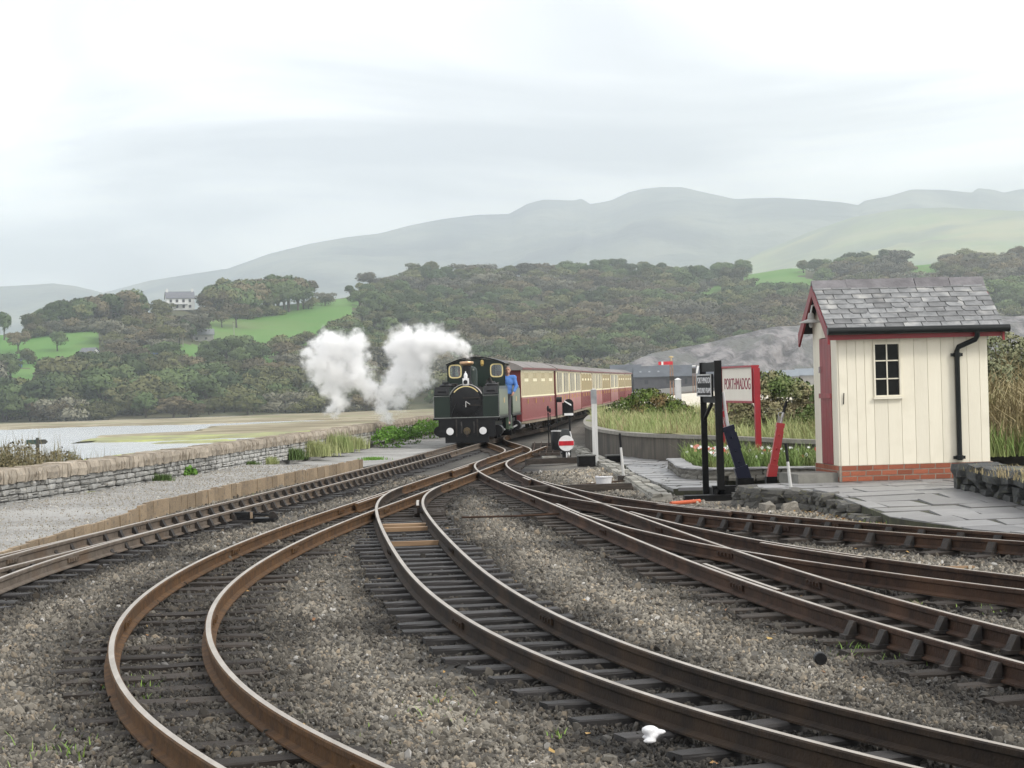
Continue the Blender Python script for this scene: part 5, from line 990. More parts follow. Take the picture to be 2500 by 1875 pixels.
# rough edge stones below the platform rim
edge = thing('platform_edge_wall', 'rough dark slate stones holding up the rim of the platform', 'wall', (0, 0, 0)); ER = [rock_mesh(EST, 'stone', 60 + i, .16) for i in range(6)]
random.seed(21); EP = catmull([(4.36, 26.6), (4.24, 27.68), (4.11, 29.23), (3.85, 30.25), (3.58, 30.5), (3.2, 31.25), (3.28, 31.8)], .1); et, en = frames(EP); ld = np.r_[0, np.cumsum(np.linalg.norm(np.diff(EP, axis=0), axis=1))]
for zc, zo in ((-.09, -.15), (.015, -.06), (.085, -.055)):
    s = 0
    while s < ld[-1]:
        w = random.uniform(.16, .42); p = [np.interp(s + w / 2, ld, EP[:, i]) for i in (0, 1)]; t_ = [np.interp(s + w / 2, ld, et[:, i]) for i in (0, 1)]; out_ = (.04 if zc < 0 else .0) + random.uniform(-.03, .05); top_ = PZ(p[1])
        if zc + .05 > top_ + .01: s += w; continue
        link('stone', random.choice(ER), edge, (p[0] - t_[1] * out_ * -1 * -1, p[1] + t_[0] * out_, zc), rot=(random.uniform(-.1, .1), random.uniform(-.1, .1), math.atan2(t_[1], t_[0])), scale=(w - .012, .26, random.uniform(.075, .115))); s += w
# dark stone retaining wall on the right with rounded coping
DST = mat('dark_wall_stone', (0.085, 0.088, 0.085), .85, (0.05, 0.052, 0.052), scale=5, bump=.6, bscale=14, rand=.25, col3=(0.12, 0.125, 0.09), s3=2.2, r3=(.55, .7)); DW = [rock_mesh(DST, 'stone', 80 + i, .13) for i in range(6)]
rw = thing('retaining_wall', 'dark rounded stone retaining wall beside the shed holding dry grass', 'wall', (0, 0, 0)); RP = np.array([(5.78, 29.35), (5.94, 28.05), (6.08, 26.8), (6.35, 24), (6.6, 21.5)])
for r_, (zc, hh, ww, th) in enumerate([(.165, .11, .36, .3), (.26, .11, .40, .3), (.35, .18, .55, .42)]):
    y = 29.4
    while y > 21.5:
        w = ww * random.uniform(.55, 1.45); x = np.interp(-(y - w / 2), -RP[:, 1], RP[:, 0]) + .14
        link('stone' if r_ < 2 else 'coping_stone', random.choice(DW), rw, (x - (.03 if r_ == 2 else 0), y - w / 2, zc + (.04 if r_ == 2 else 0) + (PZ(y - w / 2) - .14) * (1 - .33 * r_)), rot=(random.uniform(-.05, .05), random.uniform(-.08, .08), PI / 2 + random.uniform(-.05, .05)), scale=(w - .015, th, hh * random.uniform(.9, 1.1))); y -= w
MB().prism([(6.75, 21.0), (16, 21.0), (16, 29.3), (6.0, 29.3), (6.2, 26.8)], 'z', -.1, .38).build('grass_bank', grm, None)['kind'] = 'structure'
x = 5.75
while x < 6.35:
    link('stone', random.choice(DW), rw, (x + .1, 29.38, .22), rot=(0, 0, 0), scale=(.22, .26, .30)); x += .23

# ---------------------------------------------------------------- hut
CRE = mat('hut_cream', (0.80, 0.755, 0.625), .6, (0.765, 0.72, 0.59), scale=2.2, stretch=(3, 3, .5), rand=.045, bump=.06, bscale=20, col3=(0.69, 0.645, 0.52), s3=2.2, r3=(.52, .8), spec=.35); DRD = mat('hut_red', (0.26, 0.022, 0.028), .45, (0.20, 0.017, 0.022), scale=5, spec=.5, rand=.12)
BRK = mat('brick_red', (0.36, 0.115, 0.06), .85, (0.27, 0.085, 0.048), scale=9, bump=.4, rand=.22); MOR = mat('mortar', (0.36, 0.30, 0.24), .95, (0.22, 0.2, 0.17), scale=12); RSL = mat('roof_slate', (0.235, 0.238, 0.24), .62, (0.145, 0.15, 0.153), scale=7, bump=.35, bscale=22, rand=.26, col3=(0.36, 0.355, 0.34), s3=3.2, r3=(.54, .72), spec=.4); RDG = mat('ridge_tile', (0.20, 0.192, 0.20), .75, (0.13, 0.125, 0.132), scale=6, bump=.4, rand=.2); PIPE = mat('black_pipe', (0.006, 0.008, 0.008), .35, (0.009, 0.011, 0.011), spec=.25)
HW, HD = 2.16, 1.5; hut = thing('signal_hut', 'small cream boarded hut with red door and slate roof on the platform', 'hut', (4.63, 31.92, .14), R(5)); zb, ze, zr = .23, 2.16, 2.80
# plinth
pb = MB().box((HW / 2, HD / 2, .115), (HW + .06, HD + .072, .225)).build('plinth', MOR, hut); BM = MB().box((0, 0, 0), (1, 1, 1), jit=.015).mesh('brick', BRK)
for c in range(3):
    z = .04 + c * .077
    for fy, n0, fx in ((-.012 + .05, HW, False), (HD - .04, HW, False)):
        x = -.1 * (c % 2)
        while x < n0:
            a, b = max(x, 0.0), min(x + .215, n0)
            if b - a > .04: link('brick', BM, hut, ((a + b) / 2, fy - .03, z), scale=(b - a - .006, .1, .060))
            x += .226
    y = .02 + .1 * (c % 2)
    while y < HD:
        b = min(y + .215, HD - .02)
        if b - y > .04: link('brick', BM, hut, (.014, (y + b) / 2, z), scale=(.1, b - y - .006, .060))
        y += .226
# side boards, cut round the window
wx0, wx1, wz0, wz1 = .50, .895, 1.19, 1.96
edges = [0, .12, .25, .375, .50, .6975, .895, 1.09, 1.285, 1.48, 1.675, 1.86, 2.04, HW]
def board(a, b, z0, z1, y, th=.012):
    g = .0007; bm = MB().prism([(a + g, y), (a + g + .0022, y - th), (b - g - .0022, y - th), (b - g, y)], 'z', z0, z1).build('board', CRE, hut); return bm
for a, b in zip(edges[:-1], edges[1:]):
    if a >= wx0 - .001 and b <= wx1 + .001: board(a, b, zb, wz0, 0); board(a, b, wz1, ze + .1, 0)
    else: board(a, b, zb, ze + .1, 0)
MB().box((HW / 2, .009, (zb + ze) / 2), (HW - .01, .014, ze - zb)).box((HW - .012, HD / 2, (zb + ze) / 2), (.024, HD, ze - zb)).box((HW / 2, HD - .01, (zb + ze) / 2), (HW, .02, ze - zb)).build('wall_lining', mat('hut_inner', (0.66, 0.62, 0.50), .9), hut)
win = MB()
win.box(((wx0 + wx1) / 2, -.012, wz0 + .012), (wx1 - wx0, .05, .024)).box(((wx0 + wx1) / 2, -.012, wz1 - .012), (wx1 - wx0, .05, .024)).box((wx0 + .012, -.012, (wz0 + wz1) / 2), (.024, .05, wz1 - wz0 - .048)).box((wx1 - .012, -.012, (wz0 + wz1) / 2), (.024, .05, wz1 - wz0 - .048)); wo_ = win.build('window', CRE, hut)
MB().box(((wx0 + wx1) / 2, -.006, (wz0 + wz1) / 2), (.016, .022, wz1 - wz0 - .05)).build('glazing_bar', CRE, wo_)
for k in (1, 2): MB().box(((wx0 + wx1) / 2, -.008, wz0 + (wz1 - wz0) * k / 3), (wx1 - wx0 - .05, .018, .014)).build('glazing_bar', CRE, wo_)
PAN = mat('hut_pane', (0.006, 0.007, 0.006), .12, (0.010, 0.011, 0.010), spec=.12)
for k in range(3):
    for a in (0, 1): MB().box((wx0 + .024 + .0868 + a * .174, .004, wz0 + .128 + k * .257), (.165, .006, .238)).build('pane', PAN, wo_)
MB().box(((wx0 + wx1) / 2, -.035, wz0 - .016), (wx1 - wx0 + .03, .06, .028)).build('sill', CRE, wo_)
# gable with door
def slope(y): return ze + .1 + (zr - ze - .1) * (1 - abs(y - HD / 2) / (HD / 2))
for a, b in [(0.0, .12), (.12, .24), (.24, .36), (1.06, 1.2), (1.2, 1.34), (1.34, 1.5)]: MB().prism([(a + .003, zb), (b - .003, zb), (b - .003, slope(b)), (a + .003, slope(a))], 'x', -.022, .0).build('board', CRE, hut)
for a, b in [(.36, .535), (.535, .71), (.71, .885), (.885, 1.06)]: MB().prism([(a + .003, 2.06), (b - .003, 2.06), (b - .003, slope(b)), (a + .003, slope(a))], 'x', -.022, .0).build('board', CRE, hut)
dr_ = MB().box((.005, .71, (zb + 2.05) / 2), (.03, .70, 2.05 - zb)).build('door', DRD, hut)
for k in range(4): MB().prism([(.365 + k * .173, zb + .01), (.53 + k * .173, zb + .01), (.53 + k * .173, 2.045), (.365 + k * .173, 2.045)], 'x', -.03, -.011).build('plank', DRD, dr_)
MB().box((-.04, .71, 1.22), (.03, .70, .07)).build('ledge', mat('ledge_red', (0.36, 0.07, 0.075), .5), dr_); MB().box((-.05, 1.0, 1.6), (.02, .03, .09)).build('latch', STEEL, dr_)
MB().tube([(.05, -.03, 1.10), (.06, -.035, 1.26)], .008, 5).build('hook', IRON, hut)
# roof
ov = .20; x0r, x1r = -.16, HW + .16; hw = HD / 2 + ov; rise = zr - (ze - .02); ang = math.atan2(rise, hw); L_s = math.hypot(rise, hw); ez = ze - .02
rd_ = MB()
for s in (-1, 1):
    y_e = HD / 2 + s * hw; rd_.add([(x0r, y_e, ez), (x1r, y_e, ez), (x1r, HD / 2, zr), (x0r, HD / 2, zr), (x0r, y_e, ez + .02), (x1r, y_e, ez + .02), (x1r, HD / 2, zr + .02), (x0r, HD / 2, zr + .02)], [(0, 1, 2, 3), (4, 5, 6, 7), (0, 1, 5, 4), (1, 2, 6, 5), (3, 0, 4, 7)])
roof = rd_.build('roof', mat('roof_felt', (0.03, 0.03, 0.033), .9), hut)
random.seed(33); nr = 9; ex = L_s / nr; cut = {}
for s in (-1, 1):
    for r_ in range(nr):
        x = x0r - .03 - (.14 if r_ % 2 else 0); k = 0
        while x < x1r + .02:
            w = .272 * random.uniform(.93, 1.07); a, b = max(x, x0r - .03), min(x + w, x1r + .03)
            if b - a > .05:
                d0 = r_ * ex - .035; d1 = d0 + ex + .07; y0_ = HD / 2 + s * (hw - d0 * math.cos(ang)); c_ = (a + b) / 2; dm = (d0 + d1) / 2
                pos = (c_, HD / 2 + s * (hw - dm * math.cos(ang)), ez + .036 + dm * math.sin(ang)); cc = .035 if (r_ in (3, 4, 5) and int((c_ - x0r) / .272) % 3 == 1) else 0
                W_, D_ = (b - a) - .014, (d1 - d0); pl_ = [(-W_ / 2 + cc, -D_ / 2), (W_ / 2 - cc, -D_ / 2 + random.uniform(-.004, .004)), (W_ / 2, -D_ / 2 + cc * 1.6), (W_ / 2, D_ / 2), (-W_ / 2, D_ / 2), (-W_ / 2, -D_ / 2 + cc * 1.6)] if cc else [(-W_ / 2, -D_ / 2 + random.uniform(-.006, .006)), (W_ / 2, -D_ / 2 + random.uniform(-.006, .006)), (W_ / 2, D_ / 2), (-W_ / 2, D_ / 2)]
                if s > 0: pl_ = [(-p_[0], p_[1]) for p_ in pl_][::-1]
                q = MB().prism(pl_, 'z', -.008, .010).build('slate', RSL, roof, pos); q.rotation_euler = (ang - .075, random.uniform(-.012, .012), PI if s > 0 else 0)
            x += w
for k in range(5):
    a = x0r - .05 + k * (x1r - x0r + .1) / 5; b = a + (x1r - x0r + .1) / 5; h_ = random.uniform(-.012, .012); t_ = .03
    MB().prism([(HD / 2 - .13, zr - .085 + h_), (HD / 2, zr + .05 + h_), (HD / 2 + .13, zr - .085 + h_), (HD / 2 + .13, zr - .05 + h_), (HD / 2, zr + .09 + h_), (HD / 2 - .13, zr - .05 + h_)], 'x', a + .006, b - .006).build('ridge_tile', RDG, roof).rotation_euler = (0, random.uniform(-.012, .006), 0)
for s in (-1, 1):   # barge boards
    y_e = HD / 2 + s * (hw + .02); MB().prism([(y_e, ez - .19), (HD / 2, zr - .13), (HD / 2, zr + .02), (y_e, ez - .0)], 'x', x0r - .035, x0r - .005).build('barge_board', DRD, roof)
    MB().prism([(y_e, ez - .19), (HD / 2, zr - .13), (HD / 2, zr + .02), (y_e, ez - .0)], 'x', x1r + .005, x1r + .035).build('barge_board', DRD, roof)
MB().box((HW / 2, HD / 2 - hw + .05, ez - .08), (x1r - x0r - .01, .025, .10)).build('fascia', DRD, roof)
gt = MB(); gt.tube([(x0r - .04, HD / 2 - hw - .045, ez - .005), (x1r + .10, HD / 2 - hw - .045, ez - .02)], .055, 12); gt.build('gutter', PIPE, roof, smooth=40)
dp = MB(); gy_ = HD / 2 - hw - .045; dp.tube([(1.95, gy_, ez - .04), (1.95, gy_, ez - .12), (1.93, gy_ + .03, ez - .17), (1.72, -.085, ez - .27), (1.70, -.07, ez - .33), (1.70, -.07, .95), (1.70, -.07, .26)], .038, 12); dpo = dp.build('downpipe', PIPE, hut, smooth=60)
for z in (ez - .38, .30): MB().lathe([(.052, -.03), (.052, .03)], (1.70, -.07, z), 12).box((1.70, -.05, z), (.17, .03, .045)).build('pipe_bracket', PIPE, dpo)
lampw = MB(); lampw.tube([(-.02, .74, 2.50), (-.10, .74, 2.56), (-.19, .74, 2.53), (-.21, .74, 2.42)], .013, 8); lo = lampw.build('lamp_bracket', STEEL, hut)
MB().lathe([(.03, 2.43), (.045, 2.40), (.05, 2.34), (.17, 2.295), (.175, 2.285), (.05, 2.31), (.03, 2.31)], (-.21, .74, 0), 20).build('lamp_shade', mat('enamel_grey', (0.42, 0.41, 0.38), .4), lo, smooth=50); MB().sphere((-.21, .74, 2.26), (.035, .035, .05)).build('lamp_bulb', mat('bulb_glass', (0.5, 0.5, 0.48), .2), lo)
# stone step at the door
tag(MB().box((4.22, 32.32, .20), (.62, .85, .14), rz=R(12), jit=.02).build('door_step', mat('step_stone', (0.22, 0.215, 0.19), .85, (0.15, 0.145, 0.13), scale=4, bump=.5)), 'worn grey stone step at the red hut door', 'step')

# ---------------------------------------------------------------- curved concrete wall
CON = mat('stained_concrete', (0.145, 0.128, 0.105), .9, (0.075, 0.067, 0.056), scale=3.5, stretch=(2, 2, .16), bump=.4, bscale=16, col3=(0.05, 0.047, 0.042), s3=1.0, r3=(.48, .7)); CTOP = mat('concrete_top', (0.30, 0.28, 0.245), .9, (0.22, 0.21, 0.18), scale=5, bump=.3)
cp = catmull([(6.2, 37.4), (5.0, 40.2), (4.22, 43.25), (3.62, 45.0), (2.85, 47.4), (2.2, 51.8), (1.96, 56.0), (1.98, 62.0), (2.2, 68.5), (2.6, 76.5)], .35)
cw = thing('concrete_wall', 'curved stained concrete retaining wall below the grass and gorse', 'wall', (0, 0, 0)); o_ = sweep(cp, .1, 0, [CON, CON], 'wall_face', cw, prof=[(-.1, -.3), (-.1, .46), (.12, .46), (.16, -.3)]); sweep(cp, .1, 0, [CTOP, CTOP], 'wall_cap', cw, prof=[(-.14, .462), (-.14, .535), (.13, .53), (.135, .462)])

# ---------------------------------------------------------------- station sign
sgn = thing('station_sign', 'cream PORTHMADOG station name board in red frame on red posts', 'sign', (4.40, 40.8, .45)); SR = mat('sign_red', (0.34, 0.015, 0.025), .45, (0.27, 0.012, 0.02), scale=4, spec=.5); SCR = mat('sign_cream', (0.80, 0.755, 0.66), .5, (0.76, 0.71, 0.62), scale=3)
far = Vector((-.33, 2.45, 0)); Ls = far.length; sgn.rotation_euler = (0, 0, math.atan2(far.y, far.x)); z0s, z1s = .77, 1.40     # local x runs along the board, local +y is its face (towards the line)
MB().box((Ls / 2, 0, (z0s + z1s) / 2), (Ls - .02, .07, z1s - z0s - .02)).build('board', SCR, sgn)
MB().box((Ls / 2, 0, z1s + .012), (Ls + .06, .15, .035)).box((Ls / 2, 0, z0s - .012), (Ls + .06, .13, .035)).box((-.015, 0, (z0s + z1s) / 2), (.035, .13, z1s - z0s)).box((Ls + .015, 0, (z0s + z1s) / 2), (.035, .13, z1s - z0s)).build('frame', SR, sgn)
for px_ in (-.08, Ls + .06): MB().box((px_, -.01, (z1s - .3) / 2 - .15), (.09, .10, z1s - .3 + .3)).box((px_, -.01, z1s - .3), (.085, .11, .55)).build('post', SR, sgn)
tm = text_mesh('PORTHMADOG', .30, mat('sign_letter_red', (0.30, 0.02, 0.05), .5)); q = link('lettering', tm, sgn, (Ls / 2, .037, (z0s + z1s) / 2)); q.rotation_euler = (R(90), 0, PI); q.scale = (1.0, 1.0, 1)

# ---------------------------------------------------------------- ground frame with its board and levers
gf = thing('ground_frame', 'black timber frame with two posts carrying the small PORTHMADOG GROUND FRAME board', 'frame', (3.02, 33.0, -.1)); BPT = mat('black_timber', (0.006, 0.006, 0.0065), .55, (0.011, 0.0105, 0.010), scale=5, stretch=(2, 2, .4), bump=.2, spec=.15)
MB().prism([(-.055, -.05), (.05, -.05), (.05, .05), (-.055, .05)], 'z', .0, 2.02).build('post', BPT, gf); MB().prism([(-.19, .88), (-.10, .88), (-.10, .97), (-.19, .97)], 'z', .0, 2.0).build('post', BPT, gf)
MB().add([(-.05, .0, 1.86), (-.05, .0, 2.0), (-.17, .9, 1.86), (-.17, .9, 1.99), (-.0, .0, 1.86), (-.0, .0, 2.0), (-.12, .9, 1.86), (-.12, .9, 1.99)], [(0, 1, 3, 2), (4, 6, 7, 5), (1, 5, 7, 3), (0, 2, 6, 4)]).add([(-.05, .0, 1.40), (-.05, .0, 1.50), (-.17, .9, 1.40), (-.17, .9, 1.50), (-.0, .0, 1.40), (-.0, .0, 1.5), (-.12, .9, 1.40), (-.12, .9, 1.50)], [(0, 1, 3, 2), (4, 6, 7, 5), (1, 5, 7, 3), (0, 2, 6, 4)]).build('cross_rail', BPT, gf)
MB().tube([(-.14, .88, 1.15), (-.07, .35, 1.40)], .03, 4).build('brace', BPT, gf)
MB().box((.38, .12, .10), (1.0, .16, .16), rz=.02).box((-.02, .5, .06), (.16, 1.1, .14)).box((.1, -.05, .0), (1.3, .3, .12)).build('bearer', BPT, gf)
bd = Vector((-.14, .86, 0)); bl = bd.length; br = MB().box((0, 0, 0), (bl, .03, .33)).build('name_board', BPT, gf, (-.155, .45, 1.66)); br.rotation_euler = (0, 0, math.atan2(bd.y, bd.x))
MB().box((0, .018, .155), (bl, .012, .02)).box((0, .018, -.155), (bl, .012, .02)).box((bl / 2 - .012, .018, 0), (.024, .012, .29)).box((-bl / 2 + .012, .018, 0), (.024, .012, .29)).build('board_edge', mat('pale_edge', (0.6, 0.6, 0.58), .5), br)
for i, tx in enumerate(('PORTHMADOG', 'GROUND FRAME')):
    q = link('lettering', text_mesh(tx, .125 if i == 0 else .112, WPT, .003), br, (0, .017, .07 - .15 * i)); q.rotation_euler = (R(90), 0, PI)
def lever(name, label, base, tip, grip, col, gcol, w):
    o = thing(name, label, 'lever', base); b = Vector(tip) - Vector(base); g = Vector(grip) - Vector(base); ph = MB(); up = b.normalized(); sx = Vector((1, 0, 0)); sx = (sx - up * sx.dot(up)).normalized(); sy = up.cross(sx)
    def ob(mb, c, d, mi=0):
        vs = []
        for z in (-.5, .5):
            for x, y in ((-.5, -.5), (.5, -.5), (.5, .5), (-.5, .5)): vs.append(Vector(c) + sx * x * d[0] + sy * y * d[1] + up * z * d[2])
        return mb.add(vs, [(3, 2, 1, 0), (4, 5, 6, 7), (0, 1, 5, 4), (1, 2, 6, 5), (2, 3, 7, 6), (3, 0, 4, 7)], mi)
    L = b.length; m1 = ob(ob(MB(), up * L * .13, (w * 1.25, .2, L * .26)), up * L * .04, (w * 1.05, .18, L * .10)).build('foot', col if name != 'ground_lever_red' else col, o)
    bb = MB(); n = 4
    ob(bb, up * L * .6, (w, .12, L * .72)); ob(bb, up * L * .72 + sx * w * .42, (w * .35, .1, L * .3)); ob(bb, up * L * .97, (w * 1.15, .13, L * .08)); bb.build('quadrant', col, o)
    MB().box((0, 0, -.02), (w * 1.5, .28, .12)).build('base_plate', BPT, o)
    k = (g - b); MB().tube([b * .96, b + k * .55], [.026, .02], 8).build('shaft', STEEL if gcol is BLK else WPT, o); MB().tube([b + k * .5, g], [.024, .02], 8).build('grip', gcol, o)
    MB().tube([b * .93 - sx * w * .3, b + k * .45 - sx * .07, b + k * .5 - sx * .02], .008, 5).tube([b * .93 - sx * w * .1, b + k * .3 - sx * .04], .008, 5).build('catch_rod', STEEL, o)
    for t_ in (.35, .55, .8): m_ = Vector(up * L * t_) - sy * .07; MB().sphere(m_, .016, 8, 6).build('bolt', col, o)
NVY = mat('navy_paint', (0.006, 0.008, 0.028), .4, (0.009, 0.011, 0.03), spec=.25); LRD = mat('lever_red', (0.52, 0.02, 0.022), .35, (0.42, 0.018, 0.018), spec=.6)
lever('ground_lever', 'dark navy ground frame lever with white handle leaning left', (3.40, 33.3, .14), (3.17, 33.3, .94), (3.115, 33.3, 1.46), NVY, WPT, .16)
lever('ground_lever', 'bright red ground frame lever with black handle leaning right', (3.81, 33.5, .14), (3.975, 33.5, .96), (4.075, 33.5, 1.29), LRD, BLK, .105)
def stick(label, x, y, top, h=.84, z=-.1):
    o = thing('hand_lever', label, 'lever', (x, y, z)); dx_ = top; MB().tube([(0, 0, 0), (dx_ * .3, 0, h * .3), (dx_ * .75, 0, h * .72)], [.026, .024, .02], 8).build('shaft', mat('worn_white', (0.66, 0.66, 0.64), .45, (0.5, 0.5, 0.48)), o); MB().tube([(dx_ * .72, 0, h * .7), (dx_, 0, h)], [.022, .02], 8).build('grip', BLK, o); MB().box((.02, 0, .03), (.26, .2, .1)).build('foot', IRON, o)
stick('thin white point handle with black grip before the rough platform stones', 3.81, 30.97, -.07); stick('thin white point handle with black grip beside the cable troughs', 1.94, 39.99, -.055, .83)

# ---------------------------------------------------------------- white post, boxes, bucket, troughs, disc signals
wp_ = thing('white_post', 'tall weathered white post with grey top beside a black box', 'post', (1.74, 48.1, -.12)); MB().box((0, 0, .80), (.115, .12, 1.6)).build('post', mat('weathered_white', (0.70, 0.70, 0.69), .7, (0.52, 0.52, 0.50), scale=5, stretch=(3, 3, .3), bump=.2), wp_); MB().box((-.005, 0, 1.46), (.122, .127, .30)).build('grey_band', mat('band_grey', (0.32, 0.33, 0.34), .7, (0.24, 0.25, 0.26), scale=8), wp_); MB().add([(-.06, -.06, 1.612), (.06, -.06, 1.612), (.06, .06, 1.612), (-.06, .06, 1.612), (0, 0, 1.64)], [(0, 1, 4), (1, 2, 4), (2, 3, 4), (3, 0, 4)]).build('cap', STEEL, wp_)
for x, y, d, lb in [(1.52, 47.5, (.36, .34, .21), 'black lidded cable box at the foot of the white post'), (2.16, 49.2, (.30, .3, .14), 'smaller black cable box behind the thin white handle')]:
    o = thing('cable_box', lb, 'box', (x, y, -.11), R(4)); MB().box((0, 0, d[2] / 2), d).build('body', BPT, o); MB().box((0, 0, d[2] + .012), (d[0] + .03, d[1] + .03, .022)).build('lid', mat('lid_grey', (0.16, 0.16, 0.15), .7), o)
bk = thing('bucket', 'white plastic bucket on the ballast by the mossy timber', 'bucket', (1.49, 37.7, -.115)); MB().lathe([(.115, 0), (.14, .165), (.15, .17), (.15, .185), (.135, .185), (.105, .02)], (0, 0, 0), 24).build('body', mat('bucket_white', (0.74, 0.74, 0.76), .4, (0.62, 0.62, 0.63), scale=5), bk, smooth=40); MB().tube([(-.15, 0, .17), (-.13, -.06, .20), (-.02, -.15, .18), (.09, -.12, .185), (.15, 0, .17)], .006, 5).build('handle', WPT, bk)
TRO = mat('trough_concrete', (0.34, 0.325, 0.29), .9, (0.22, 0.215, 0.185), scale=6, bump=.4, rand=.2); tr_ = thing('cable_trough', 'line of weathered concrete cable troughs beside the slate path', 'trough', (0, 0, 0)); TP = catmull([(1.62, 61), (1.78, 54), (1.93, 47.3), (2.04, 42), (2.11, 38.2), (2.16, 33.2)], .1); tt_, tn_ = frames(TP); td_ = np.r_[0, np.cumsum(np.linalg.norm(np.diff(TP, axis=0), axis=1))]; s = 0; random.seed(2)
while s < td_[-1]:
    p = [np.interp(s + .4, td_, TP[:, i]) for i in (0, 1)]; a = math.atan2(np.interp(s, td_, tt_[:, 1]), np.interp(s, td_, tt_[:, 0])) - PI / 2
    if random.random() < .93:
        for sd_ in (-.07, .075): MB().box((0, 0, 0), (.125, .74, .05), jit=.03).build('trough_lid', TRO, tr_, (p[0] + sd_ * math.cos(a), p[1] + sd_ * math.sin(a), -.045 + random.uniform(-.02, .015)), a + random.uniform(-.04, .04))
        MB().box((0, 0, 0), (.32, .78, .06)).build('trough_base', TRO, tr_, (p[0], p[1], -.1), a)
    s += .82
tag(MB().tube([(2.19, 31.75, -.085), (2.63, 32.1, -.08)], .028, 10).build('orange_pipe', mat('orange_plastic', (0.72, 0.16, 0.07), .5)), 'short orange plastic pipe lying by the farthest right track', 'pipe')
ds = thing('disc_signal', 'round white shunting disc signal with a red bar', 'signal', (1.17, 50.1, -.11)); SGR = mat('signal_red', (0.62, 0.02, 0.035), .45)
MB().lathe([(.175, 0), (.175, .012)], (0, -.02, .42), 40, 'y').build('disc', WPT, ds)
MB().prism([(-math.sqrt(.172 ** 2 - z * z) if False else -.166, .42 - .05), (.166, .42 - .05), (.166, .42 + .05), (-.166, .42 + .05)], 'y', -.028, -.021).build('red_bar', SGR, ds)
MB().box((-.045, .1, .13), (.1, .14, .26)).box((.05, .1, .02), (.24, .2, .04)).box((.09, .1, .15), (.02, .03, .3)).build('stand', BLK, ds); MB().sphere((.05, .02, .17), (.03, .03, .045), 10, 8).box((.0, .02, .12), (.025, .02, .2)).build('counterweight', WPT, ds)
def black_disc(label, x, y, zc, r_, hood=False, plate=False, h=None):
    o = thing('ground_signal', label, 'signal', (x, y, -.1)); zz = zc + .1
    MB().lathe([(r_, 0), (r_, .05)], (0, 0, zz), 24, 'y').build('disc', BLK, o)
    MB().prism([(-r_ * .85, zz + r_ * .45), (r_ * .55, zz - r_ * .45), (r_ * .55, zz - r_ * .1), (-r_ * .85, zz + r_ * .75)], 'y', -.07, -.052).build('white_bar', WPT, o)
    if plate: MB().box((-.02, .06, zz - .14), (.30, .03, .34)).build('back_plate', BLK, o); MB().box((0, .03, zz - .28), (.24, .02, .06)).build('white_strip', WPT, o)
    MB().tube([(.02, .06, 0), (.02, .06, zz)], .025, 8).box((0, .06, .03), (.2, .2, .06)).build('stand', BLK, o)
black_disc('tilted black ground signal with white bar in front of the second carriage', 1.49, 60.0, 1.09, .13, plate=True)
o = thing('point_indicator', 'black drum lamp indicator on a thin post before the first carriage', 'indicator', (1.28, 64, -.1)); MB().lathe([(.055, -.08), (.075, -.06), (.075, .08)], (.04, 0, 1.28), 16, 'x').build('lamp_drum', BLK, o, smooth=40); MB().tube([(-.03, 0, 0), (-.03, 0, 1.26)], .018, 6).build('post', BLK, o); MB().box((-.03, 0, .02), (.2, .2, .04)).build('foot', IRON, o)
o = thing('relay_drum', 'squat black relay drum with pale lid among the ground signals', 'box', (1.12, 58, -.1)); MB().lathe([(.13, 0), (.15, .1), (.15, .44), (.12, .5)], (0, 0, 0), 20).build('body', BLK, o, smooth=40); MB().lathe([(.15, .50), (.15, .535)], (0, 0, 0), 20).build('lid', mat('pale_lid', (0.5, 0.5, 0.5), .5), o)
o = thing('ground_signal', 'hooded ground signal seen from behind above the red barred disc', 'signal', (1.28, 55.5, -.1)); MB().box((0, 0, .32), (.22, .2, .26)).prism([(-.13, .44), (.12, .44), (.09, .60), (-.09, .62)], 'y', -.1, .1).build('lamp_hood', mat('dark_grey_paint', (0.06, 0.065, 0.068), .5), o); MB().tube([(0, 0, 0), (0, 0, .3)], .03, 8).box((0, 0, .02), (.24, .24, .04)).build('stand', BLK, o); MB().tube([(.11, -.1, .56), (.15, -.1, .4)], .015, 6).build('wire_arm', WPT, o)
o = thing('point_lever', 'upright black point lever with a twin head before the slatted carriage', 'point lever', (.97, 62, -.1)); MB().tube([(0, 0, 0), (0, 0, .95)], .018, 6).tube([(.07, 0, 0), (.05, 0, .9)], .014, 6).build('rod', BLK, o); MB().sphere((0, 0, 1.05), (.035, .03, .09), 10, 8).sphere((.055, 0, 1.0), (.03, .03, .07), 10, 8).build('head', BLK, o)
tag(MB().box((.78, 50.0, -.02), (.30, .22, .12), rz=.1, jit=.03).build('concrete_block', TRO), 'pale concrete block beside the red barred disc signal', 'block')
# rods and clutter by the far points
cl_o = thing('point_rodding', 'bundle of rusty point rods and stools beside the far points', 'rods', (0, 0, 0))
for k in range(4): MB().tube([(.45 + k * .16, 54 + k * .3, -.07), (.62 + k * .2, 66, -.06)], .018, 5).build('rod', RUST['R'], cl_o)
for k in range(6): MB().box((.75 + .03 * k, 55 + k * 1.8, -.08), (.75, .14, .08), rz=random.uniform(-.1, .1)).build('stool', SLP[1], cl_o)

